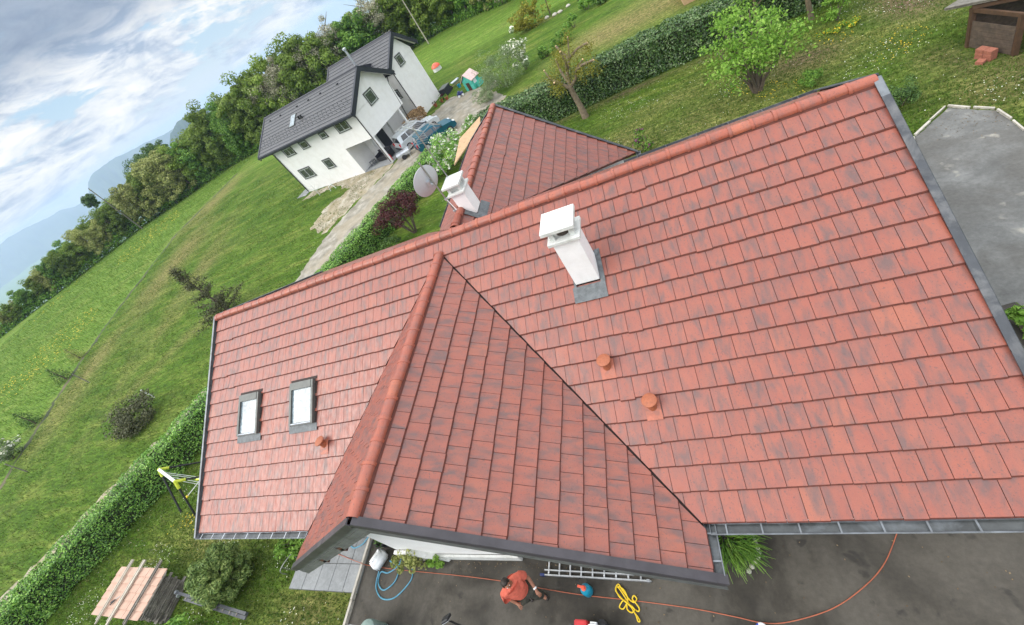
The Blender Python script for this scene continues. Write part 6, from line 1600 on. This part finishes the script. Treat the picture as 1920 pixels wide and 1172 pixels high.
mb = MB(); mb.solid([(-.5, -.3, .5), (.45, -.34, .55), (.45, .34, .55), (-.5, .3, .5), (-.25, -.18, .22), (.2, -.18, .22), (.2, .18, .22), (-.25, .18, .22)], [(4, 5, 6, 7)[::-1], (0, 1, 5, 4), (1, 2, 6, 5), (2, 3, 7, 6), (3, 0, 4, 7)]); mb.build('tray', [M['zinc_light']], wbx)
mb = MB()
for y in (-.24, .24): mb.tube([(-.75, y * .3, .2), (.2, y, .25), (1.0, y * 1.1, .55)], .02, 6)
for y in (-.22, .22): mb.tube([(.3, y, .3), (.35, y, 0)], .02, 6)
mb.build('frame', [M['wood_tan']], wbx)
mb = MB(); mb.lathe([(.03, -.04), (.17, -.04), (.18, 0), (.17, .04), (.03, .04)], (-.72, 0, .18), 16, axis=Matrix.Rotation(R(90), 3, 'X')); mb.build('wheel', [M['tyre']], wbx)
bu = thing('blue_bucket', nw(1.7, 11.9), 'bright blue bucket near the garden chest', 'bucket')
mb = MB(); mb.lathe([(.13, 0), (.18, .32), (.19, .32), (.17, .3), (.12, .03), (.01, .03)], n=16); mb.build('tub', [M['teal']], bu)
tps = [(.0, 9.2), (.5, 9.8), (.3, 10.4), (1.1, 9.9)]
for k, (a, b) in enumerate(tps):
    t = thing('flower_pot', nw(a, b), ['terracotta pot nearest the house gable', 'brown pot with a bushy plant in the row by the gable', 'small pot of the row next to the garden chest', 'outermost pot of the row by the gable'][k], 'flower pot', 'pots by the far gable of the white house')
    mb = MB(); mb.lathe([(.12, 0), (.18, .28), (.20, .28), (.2, .32), (.15, .30), (.01, .27)], n=14); mb.build('pot', [M['vent'] if k != 2 else M['black_pl']], t)
    leaf_object('leaves', np.random.default_rng(k).normal(size=(60, 3)) * [.13, .13, .09] + [0, 0, .42], .12, M['leaf_mid' if k % 2 else 'leaf_purple'], t)
bp = thing('bare_sapling', nw(-9.3, -1.5), 'thin bare sapling against the long white wall', 'tree')
mb = MB(); mb.tube([(0, 0, -.03), (.02, 0, .5), (.0, .02, 1.6)], [.03, .024, .006], 6)
for a, z, L in ((.3, .5, .9), (2.6, .6, 1.0), (1.2, .8, .6), (4.0, .75, .7), (5.3, .95, .6), (3.2, 1.1, .4)): mb.tube([(0, 0, z), (math.cos(a) * L * .6, math.sin(a) * L * .3, z + L * .25), (math.cos(a) * L, math.sin(a) * L * .5, z + L * .6)], [.016, .01, .004], 5)
mb.build('trunk', [M['slab_w']], bp)
hoop = thing('pale_hose_arch', nw(-7.4, -1.3), 'pale arched hose in the grass before the white house', 'hose')
mb = MB(); mb.tube(curve_pts([(-.3, 0, 0), (-.2, .05, .4), (.15, .1, .48), (.35, .1, 0)], 5), .03, 6); mb.build('arch', [M['white_pl']], hoop, smooth=True)
# carport roof seen past the left gable
cpt = thing('carport', nw(-17.2, 8.0), 'low dark flat roofed carport behind the left end of the white house', 'carport', rz=NA)
mb = MB(); mb.box((-.6, 1.0, 2.4), (4.2, 5.0, .16)); mb.build('roof', [M['anthracite']], cpt)
for x, y in ((-2.5, -1.3), (1.2, -1.3), (-2.5, 3.2), (1.2, 3.2)): mb = MB(); mb.box((x, y, 1.16), (.14, .14, 2.32)); mb.build('post', [M['anthracite']], cpt)
mb = MB(); mb.box((-.6, -1.54, 2.38), (4.2, .05, .08)); mb.build('gutter', [M['zinc_light']], cpt)

# cars
def car(name, loc, rz, label, paint, L=3.9, Wd=1.65, Ht=1.45, boxy=0.0):
    t = thing(name, loc, label, 'car', rz=rz)
    x0, x1 = -L / 2, L / 2
    low = [(x0, .34), (x0 - .02, .62), (x0 + .03, .86), (x0 + .35, .93), (x1 - 1.12, .93), (x1 - .25, .80), (x1 - .02, .66), (x1 + .02, .40), (x1 - .1, .26), (x0 + .1, .26)]
    cab = [(x0 + .10, .90), (x0 + .32 - boxy * .15, Ht - .06), (x0 + .75, Ht), (x1 - 1.75, Ht - .02), (x1 - 1.0, .90)]
    def loft(prof, w0, w1, zc):
        k = len(prof); mb = MB(); vs = []
        for s_ in (-1, -.92, .92, 1):
            for x, z in prof:
                f = max(0, min(1, (z - zc[0]) / (zc[1] - zc[0]))); w = w0 + (w1 - w0) * f
                ins = 0.0 if abs(s_) < 1 else 1
                y = (w / 2) * (1 if s_ > 0 else -1) * (1.0 if ins else .985)
                cx_ = (x0 + x1) / 2; sc = .97 if ins else 1.0
                vs.append((cx_ + (x - cx_) * sc, y, z if not ins else .56 + (z - .56) * .975))
        fs = [tuple(range(k)), tuple(range(4 * k - 1, 3 * k - 1, -1))]
        for r_ in range(3):
            fs += [(r_ * k + i, (r_ + 1) * k + i, (r_ + 1) * k + (i + 1) % k, r_ * k + (i + 1) % k) for i in range(k)]
        mb.solid(vs, fs); return mb
    b = loft(low, Wd, Wd, (0, 1)).build('body', [M[paint]], t, bevel=.04)
    c = loft(cab, Wd * .98, Wd * .76, (.9, Ht)).build('cabin', [M[paint]], t, bevel=.035)
    # glass set 3 mm proud of the cabin faces
    def cabw(z): return (Wd * .98 + (Wd * .76 - Wd * .98) * (z - .9) / (Ht - .9)) / 2
    def quad(p, off): 
        mb = MB(); n_ = (Vector(p[1]) - Vector(p[0])).cross(Vector(p[2]) - Vector(p[1])).normalized()
        mb.extrude([Vector(q) + n_ * off for q in p], n_ * .012); return mb
    za, zb = .96, Ht - .12
    for s_ in (-1, 1):
        for (xa, xb, xc, xd) in ((x0 + .42, x0 + 1.02, x0 + 1.02, x0 + .55), (x0 + 1.10, x0 + 1.75, x0 + 1.75, x0 + 1.10), (x0 + 1.83, x1 - 1.22, x1 - 1.80, x0 + 1.83)):
            p = [(xa, s_ * cabw(za), za), (xb, s_ * cabw(za), za), (xc, s_ * cabw(zb), zb), (xd, s_ * cabw(zb), zb)]
            if s_ > 0: p = p[::-1]
            quad(p, .004).build('side_window', [M['carglass']], t)
    xs = lambda z: x1 - 1.0 + (-.75) * (z - .9) / (Ht - .92)
    p = [(xs(za), -cabw(za) * .88, za), (xs(za), cabw(za) * .88, za), (xs(zb), cabw(zb) * .86, zb), (xs(zb), -cabw(zb) * .86, zb)]
    quad(p, .006).build('windscreen', [M['carglass']], t)
    xr = lambda z: x0 + .10 + (.22 - boxy * .15) * (z - .9) / (Ht - .96)
    p = [(xr(za), cabw(za) * .85, za), (xr(za), -cabw(za) * .85, za), (xr(zb), -cabw(zb) * .84, zb), (xr(zb), cabw(zb) * .84, zb)]
    quad(p, .006).build('rear_window', [M['carglass']], t)
    for sx in (x0 + .66, x1 - .72):
        for s_ in (-1, 1):
            ax = Matrix.Rotation(R(90), 3, 'X')
            mb = MB(); mb.lathe([(.10, -.10), (.27, -.10), (.30, -.07), (.30, .07), (.27, .10), (.10, .10)], (sx, s_ * (Wd / 2 - .08), .30), 22, axis=ax); wh = mb.build('wheel', [M['tyre']], t)
            mb = MB(); mb.lathe([(.02, -.112), (.19, -.105), (.19, .105), (.02, .112)], (sx, s_ * (Wd / 2 - .08), .30), 16, axis=ax); mb.build('rim', [M['zinc_light']], wh)
    for s_ in (-1, 1):
        mb = MB(); mb.box((x0 + .01, s_ * Wd * .41, .78), (.10, .20, .26)); mb.build('tail_light', [M['taillight']], t, bevel=.02)
        mb = MB(); mb.box((x1 - .10, s_ * Wd * .36, .66), (.20, .34, .15)); mb.build('headlight', [M['lamp']], t, bevel=.03)
        mb = MB(); mb.box((x1 - 1.25, s_ * (Wd / 2 + .06), .98), (.12, .16, .12)); mb.build('wing_mirror', [M['black_pl']], t, bevel=.02)
    for bx in (x0, x1): mb = MB(); mb.box((bx, 0, .42), (.10, Wd * .9, .17)); mb.build('bumper', [M['black_pl']], t, bevel=.02)
    return t
car('parked_car', (-1.25, 23.45, 0), R(38), 'petrol blue hatchback parked beside the blossom shrub', 'carblue', 3.7, 1.62, 1.42)
c2 = car('parked_car', (-3.9, 25.9, 0), R(48), 'silver white estate car with a roof rack parked beside the white house', 'carsilver', 4.3, 1.72, 1.5, 1.0)
mb = MB()
for x in (-1.1, .1): mb.beam((x, -.66, 1.56), (x, .66, 1.56), .05, .04)
for y in (-.6, .6):
    mb.beam((-1.5, y, 1.60), (.5, y, 1.60), .04, .04)
    for x in (-1.1, .1): mb.beam((x, y, 1.46), (x, y, 1.58), .05, .05)
mb.build('roof_rack', [M['slab_w']], c2)
tr = thing('covered_trailer', (-4.45, 23.0, 0), 'small silver trailer with a rounded cover in front of the cars', 'trailer', rz=R(20))
tr.scale = (.72, .72, .72)
mb = MB(); mb.box((0, 0, .55), (1.7, 1.1, .35)); mb.build('tub', [M['zinc_light']], tr, bevel=.03)
mb = MB(); mb.extrude([(-.86, -.56, .73), (-.86, -.3, .9), (-.86, .3, .9), (-.86, .56, .73)], (1.72, 0, 0)); mb.build('cover', [M['zinc_light']], tr, bevel=.03)
mb = MB(); mb.beam((.85, 0, .42), (1.6, 0, .42), .07, .07); mb.beam((1.55, 0, 0), (1.55, 0, .42), .05, .05); mb.build('drawbar', [M['zinc']], tr)
for y in (-.6, .6):
    mb = MB(); mb.lathe([(.08, -.07), (.26, -.07), (.28, 0), (.26, .07), (.08, .07)], (-.1, y, .28), 18, axis=Matrix.Rotation(R(90), 3, 'X')); mb.build('wheel', [M['tyre']], tr)
# toys on the lawn
ph = thing('play_house', (.55, 32.0, 0), 'turquoise toy house with a faded pink roof on the lawn', 'toy house', rz=R(-28))
mb = MB()
mb.extrude([(-.6, -.5, 0), (.6, -.5, 0), (.6, -.5, .95), (0, -.5, 1.45), (-.6, -.5, .95)], (0, .04, 0)); mb.extrude([(-.6, .5, 0), (.6, .5, 0), (.6, .5, .95), (0, .5, 1.45), (-.6, .5, .95)], (0, .04, 0))
for x in (-.6, .6): mb.box((x, .02, .48), (.05, 1.0, .95))
mb.build('wall', [M['turq']], ph)
mb = MB()
for s_ in (-1, 1):
    mb.extrude([(0, -.62, 1.52), (s_ * .78, -.62, .86), (s_ * .78, .66, .86), (0, .66, 1.52)], (0, 0, .05))
mb.build('roof', [M['pinkroof']], ph)
mb = MB(); mb.box((0, -.53, .38), (.42, .03, .72)); mb.build('door', [M['wood_brown']], ph)
mb = MB(); mb.box((.63, -.1, .62), (.03, .4, .34)); mb.build('window', [M['white_pl']], ph)
mb = MB(); mb.box((.95, .1, .28), (.05, .9, .5)); mb.box((.78, .52, .28), (.35, .05, .5)); mb.build('fence_panel', [M['turq']], ph)
ba = thing('toy_car', (-.75, 31.35, 0), 'small dark blue and white toy car beside the turquoise toy house', 'toy', rz=R(20))
mb = MB(); mb.box((0, 0, .26), (.62, .36, .22)); mb.box((-.06, 0, .44), (.3, .32, .16), taper=.7); mb.build('body', [M['navy']], ba, bevel=.03)
for x in (-.2, .2):
    for y in (-.18, .18):
        mb = MB(); mb.lathe([(.03, -.04), (.11, -.04), (.11, .04), (.03, .04)], (x, y, .11), 12, axis=Matrix.Rotation(R(90), 3, 'X')); mb.build('wheel', [M['white_pl']], ba)
tp = thing('play_tent', (-7.5, 45.6, 0), 'red topped white play tent behind the far gable of the white house', 'tent')
mb = MB(); mb.lathe([(.58, 0), (.54, .48), (.52, .48), (.48, .02)], n=18); mb.build('side', [M['slab_w']], tp)
mb = MB(); mb.lathe([(.60, .46), (.52, .68), (.30, .84), (.05, .92)], n=18); mb.build('top', [M['orange_pl']], tp, smooth=True)
lb = thing('stone_trough', (3.0, 29.3, 0), 'low grey stone trough beside the feathery shrub', 'trough', rz=R(15))
mb = MB(); mb.box((0, 0, .2), (1.1, .55, .4)); mb.build('basin', [M['kerbstone']], lb, bevel=.03)
mb = MB(); mb.box((0, 0, .41), (.9, .36, .03)); mb.build('soil', [M['wood_brown']], lb)
sdb = thing('garden_shed', (19.8, 27.6, 0), 'pale flat roofed shed cut by the top edge beyond the laurel hedge', 'shed')
mb = MB(); mb.box((0, 0, 1.0), (2.4, 2.4, 2.0)); mb.build('wall', [M['wood_tan']], sdb)
mb = MB(); mb.box((0, 0, 2.06), (2.8, 2.8, .1)); mb.build('roof', [M['zinc_light']], sdb)
bn = thing('garden_bench', (11.6, 41.5, 0), 'small dark garden bench at the top edge far up the slope', 'bench')
mb = MB(); mb.box((0, 0, .45), (1.4, .4, .06)); mb.build('seat', [M['slab_w']], bn)
mb = MB(); mb.box((0, .2, .75), (1.4, .05, .45)); mb.build('backrest', [M['black_pl']], bn)
for x in (-.6, .6):
    mb = MB(); mb.box((x, 0, .21), (.06, .36, .42)); mb.build('leg', [M['black_pl']], bn)

# poles at the wood edge
def pole(loc, h, label, cross, r=.13, mat='wood_grey'):
    t = thing('power_pole', (loc[0], loc[1], -.1), label, 'power pole')
    mb = MB(); mb.tube([(0, 0, 0), (0, 0, h)], [r, r * .62], 10); mb.build('shaft', [M[mat]], t)
    if cross:
        mb = MB()
        for z in cross: mb.beam((-.55, .2, z), (.55, -.2, z + .0), .09, .09)
        mb.build('crossarm', [M['wood_grey']], t)
        mb = MB()
        for z in cross:
            for s_ in (-1, 1): mb.lathe([(.03, 0), (.06, .05), (.03, .16)], (s_ * .5, -s_ * .18, z + .04), 8)
        mb.build('insulator', [M['slab_w']], t)
pole((-84.3, 51.0), 10.9, 'tall wooden power pole standing alone before the wood at the left', (10.4, 9.4))
pole((-15.0, 65.6), 8.6, 'plain leaning wooden pole behind the far gable of the white house', None, .11, 'batten')

# ------------------------------------------------------------------ wood edge
def proto(kind, seed):
    rg = np.random.default_rng(seed); h = 10.0
    spec = dict(green=('leaf_wood', 46, 165, .40, .3, 3.0), bright=('leaf_fresh2', 42, 160, .40, .3, 2.9), olive=('leaf_olive', 50, 170, .34, .28, 2.9), grey=('leaf_grey', 46, 120, .24, .30, 2.8), dark=('leaf_mid', 50, 170, .40, .3, 3.0))[kind]
    mat, nc, per, leaf, cr, rad = spec
    mb = MB(); branchy(mb, rg, (0, 0, -.6), h * .92, .22, 2.4, 9, .9)
    if kind == 'grey':
        for k in range(26):
            a = k * 2.4; z = h * (.3 + .5 * rg.random()); d = Vector((math.cos(a) * 2.2, math.sin(a) * 2.2, 1.6)) * rg.uniform(.7, 1.2); mb.tube([(0, 0, z), Vector((0, 0, z)) + d * .5, Vector((0, 0, z)) + d], [.06, .035, .01], 4)
    tm_ = bpy.data.meshes.new('trunk'); tm_.from_pydata(mb.v, [], mb.f); tm_.materials.append(M['bark'])
    P, O_ = crown_pts(rg, (0, 0, 5.9), (rad, rad, 4.0), nc, per, cr, .35, 1.0)
    P2, O2 = crown_pts(rg, (0, 0, 2.6), (rad * .95, rad * .95, 2.4), nc // 2, per, cr, .3)
    o = leaf_object('crown', np.vstack([P, P2]), leaf, M[mat], None, np.vstack([O_, O2]), rg)
    cm_ = o.data; bpy.data.objects.remove(o); return tm_, cm_
M['leaf_fresh2'] = foliage('spring_green_leaves', [(0.10, 0.165, 0.018), (0.16, 0.245, 0.028), (0.225, 0.315, 0.045), (0.30, 0.38, 0.08)], 0.35)
M['leaf_wood'] = foliage('woodland_leaves', [(0.08, 0.14, 0.018), (0.135, 0.21, 0.027), (0.19, 0.275, 0.042), (0.25, 0.33, 0.07)], 0.35)
PROT = {k: [proto(k, 100 + 7 * i + s_) for s_ in range(n_)] for i, (k, n_) in enumerate((('green', 3), ('bright', 2), ('olive', 2), ('grey', 2), ('dark', 2)))}
WLAB = dict(green='mid green broadleaved tree in the wood edge beyond the meadow', bright='bright spring green tree in the wood edge beyond the meadow', olive='olive yellow budding tree in the wood edge beyond the meadow', grey='grey half bare tree in the wood edge beyond the meadow', dark='dark green tree in the wood edge beyond the meadow')
wrg = random.Random(17)
def wood_tree(x, y, h, kind, wid=1.0, label=None):
    tm_, cm_ = wrg.choice(PROT[kind])
    z = float(gz_(np.array([x]), np.array([y]))[0])
    t = thing('wood_tree', (x, y, z), label or WLAB[kind], 'tree', 'trees of the wood edge beyond the meadow', rz=wrg.uniform(0, 6.28))
    s_ = (h - z) / 10.3; t.scale = (s_ * wid, s_ * wid, s_)
    o = bpy.data.objects.new('trunk', tm_); COL.objects.link(o); o.parent = t
    o = bpy.data.objects.new('crown', cm_); COL.objects.link(o); o.parent = t
edge = [(-118, 8, 3.0), (-104.85, 28.3, 3.6), (-100.4, 34.1, 5.2), (-95, 38.7, 6.9), (-90, 45, 7.4), (-84.8, 51.9, 8.6), (-80.3, 53.2, 9.8), (-76, 54.5, 9.4), (-69.7, 57.3, 9.6), (-63.5, 60.2, 10.8), (-55.3, 59.6, 11.2), (-42.4, 59.6, 11.4), (-32.4, 60.9, 11.2), (-26.9, 65.1, 11.3), (-16.7, 69.9, 11.0), (-8.3, 66.7, 11.0), (.3, 60.6, 10.5), (8, 57, 10.5), (16, 54, 10)]
acc = 0.0; pts = []
for i in range(len(edge) - 1):
    a, b = Vector(edge[i]), Vector(edge[i + 1]); L = (b.xy - a.xy).length; k = max(1, round(L / 2.6))
    for j in range(k): pts.append((a.lerp(b, j / k), (b.xy - a.xy).normalized()))
def kind_at(x):
    u = wrg.random()
    if x < -86: return 'olive' if u < .5 else ('green' if u < .9 else 'dark')
    if x < -70: return 'olive' if u < .6 else ('dark' if u < .8 else 'green')
    if x < -50: return 'bright' if u < .45 else ('green' if u < .85 else 'dark')
    if x < -27: return 'grey' if u < .55 else ('bright' if u < .8 else 'green')
    return 'bright' if u < .3 else ('grey' if u < .55 else ('olive' if u < .75 else 'dark'))
for (p, d) in pts:
    nrm = Vector((-d.y, d.x)) if (Vector((-d.y, d.x)).y > 0) else Vector((d.y, -d.x))
    hh = p.z * wrg.uniform(.88, 1.06) * (1.08 if p.x > -78 else 1.0)
    wood_tree(p.x + nrm.x * (1.6 + wrg.uniform(-.6, .8)), p.y + nrm.y * (1.6 + wrg.uniform(-.6, .8)), hh, kind_at(p.x), wrg.uniform(.85, 1.15))
    # low fringe and second rank
    if p.x < -80 or wrg.random() < .75: wood_tree(p.x + nrm.x * 6 + d.x * 1.5, p.y + nrm.y * 6 + d.y * 1.5, p.z * wrg.uniform(.95, 1.06), kind_at(p.x), 1.1)
uP = []; urg = np.random.default_rng(77)
for i in range(len(edge) - 1):
    a, b = np.array(edge[i][:2]), np.array(edge[i + 1][:2]); L = np.linalg.norm(b - a); d_ = (b - a) / L; n_ = np.array([-d_[1], d_[0]]); n_ = n_ if n_[1] > 0 else -n_
    k = int(L * 300); u = urg.uniform(0, L, k); dep = urg.uniform(.1, 5.5, k); hm = np.minimum(3.6, .5 * (edge[i][2] + edge[i + 1][2]) * .55)
    hz_ = hm * (.35 + .65 * np.minimum(1, dep / 2.2)) * (.75 + .35 * np.sin(u * 1.7 + i) * np.sin(u * .6 + 2))
    xy = a + d_ * u[:, None] + n_ * dep[:, None]; zz = urg.uniform(0, 1, k) ** .7 * hz_ + gz_(xy[:, 0], xy[:, 1])
    uP.append(np.column_stack([xy, zz]))
uo = leaf_object('undergrowth', np.vstack(uP), .42, M['leaf_mid'], None, None, urg); props(uo, 'dark undergrowth filling the foot of the wood', kind='stuff')
def lone(x, y, h, r, rz_, label, seed, leaf=.34):
    z = float(gz_(np.array([x]), np.array([y]))[0]); rg = np.random.default_rng(seed)
    t = thing('wood_tree', (x, y, z), label, 'tree', 'trees of the wood edge beyond the meadow')
    mb = MB(); branchy(mb, rg, (0, 0, -.3), (h - z) * .9, .2, r * .8, 6, .9); mb.build('trunk', [M['bark']], t)
    P, O_ = crown_pts(rg, (0, 0, h - z - rz_), (r, r, rz_), 50, 140, .36, .25); leaf_object('crown', P, leaf, M['leaf_dark'], t, O_, rg)
lone(-84.5, 62.5, 11.4, 3.4, 2.9, 'rounded very dark tree rising above the wood beside the power pole', 201)
lone(-79.5, 63.5, 11.3, 2.6, 2.4, 'second dark rounded tree top showing above the wood, right of the first', 202)
lone(-104.0, 60.5, 10.4, 1.25, 1.9, 'small dark lone tree top standing clear against the sky at the left', 203, .3)

# ------------------------------------------------------------------ distant mountains
def mat_hill(name, c0, c1):
    m, n, l, p = new_mat(name); tc = n.new('ShaderNodeTexCoord'); f = noise(n, l, tc.outputs['Object'], .004, 8, .6)
    l.new(ramp(n, l, f, [(.35, c0), (.65, c1)]), p.inputs['Base Color']); p.inputs['Roughness'].default_value = 1.0; p.inputs['Specular IOR Level'].default_value = 0; return m
M['hill_far'] = mat_hill('distant_forested_slope', (.045, .075, .05), (.09, .12, .075))
def mountain(name, prof, dist, base, depth, label, seed):
    """prof: (azimuth deg, elevation deg) seen from the hamlet; built as a solid range with spurs"""
    rg = np.random.default_rng(seed); cx_, cy_, cz_ = 15.4, -8.2, 11.2
    azs = np.linspace(prof[0][0], prof[-1][0], 110); els = np.interp(azs, [p[0] for p in prof], [p[1] for p in prof])
    ph = rg.uniform(0, 6, 6); fine = sum(np.sin(azs * f + ph[i]) * a for i, (f, a) in enumerate(((2.2, .05), (4.7, .03), (9.3, .018), (17, .010))))
    els = els + fine * .6
    vs = []; fs = []; rows = 9
    for k in range(-rows, rows + 1):
        for q, (a, e) in enumerate(zip(azs, els)):
            top = cz_ + dist * math.tan(math.radians(e)); f = abs(k) / rows
            spur = .16 * math.sin(a * 3.1 + ph[0]) + .10 * math.sin(a * 7.3 + ph[1])
            h = base + (top - base) * (1 - f ** (1.0 + spur)) * (1 if k == 0 else (1 - .10 * abs(math.sin(a * 5 + k))))
            r_ = dist + k / rows * depth
            vs.append((cx_ + r_ * math.cos(math.radians(a)), cy_ + r_ * math.sin(math.radians(a)), h))
    na = len(azs)
    for k in range(2 * rows):
        for q in range(na - 1): fs.append((k * na + q, k * na + q + 1, (k + 1) * na + q + 1, (k + 1) * na + q))
    me = bpy.data.meshes.new(name); me.from_pydata(vs, [], fs); me.polygons.foreach_set('use_smooth', [True] * len(fs))
    o = link(name, me, None, M['hill_far']); props(o, label, kind='structure'); return o
mountain('hill', [(131, -2.2), (134, -1.2), (136.5, -.45), (138.2, -.05), (139.3, -.1), (140.6, -.5), (141.6, -1.3), (143, -3)], 2300, -330, 900, 'nearer green wooded hill behind the wood', 1)
mountain('mountain', [(130, -2.5), (138, -.7), (141.6, -.15), (143.6, .18), (146.3, .55), (147.9, .55), (149.0, .12), (149.7, -.6), (150.4, -1.5), (151.5, -3)], 5200, -420, 1700, 'blue steep ended mountain on the skyline', 2)
mountain('far_mountain', [(140, -.9), (149.5, -.9), (151.3, -.75), (152.1, -.35), (153.8, -.1), (156.2, .33), (157.2, .2), (160, .35), (164, .1)], 7400, -420, 1500, 'palest blue far mountain range at the left', 3)

# air
hz = MB(); hz.box((0, 0, -175), (18600, 18600, 510)); hzo = hz.build('haze', []); props(hzo, 'thin bluish air haze over the valley', kind='stuff')
m = bpy.data.materials.new('air_haze'); m.use_nodes = True; nt = m.node_tree; nt.nodes.clear()
o_ = nt.nodes.new('ShaderNodeOutputMaterial'); v_ = nt.nodes.new('ShaderNodeVolumePrincipled')
v_.inputs['Color'].default_value = (.58, .72, 1.0, 1); v_.inputs['Density'].default_value = 0.00019
v_.inputs['Anisotropy'].default_value = 0.2
nt.links.new(v_.outputs[0], o_.inputs['Volume']); hzo.data.materials.append(m)
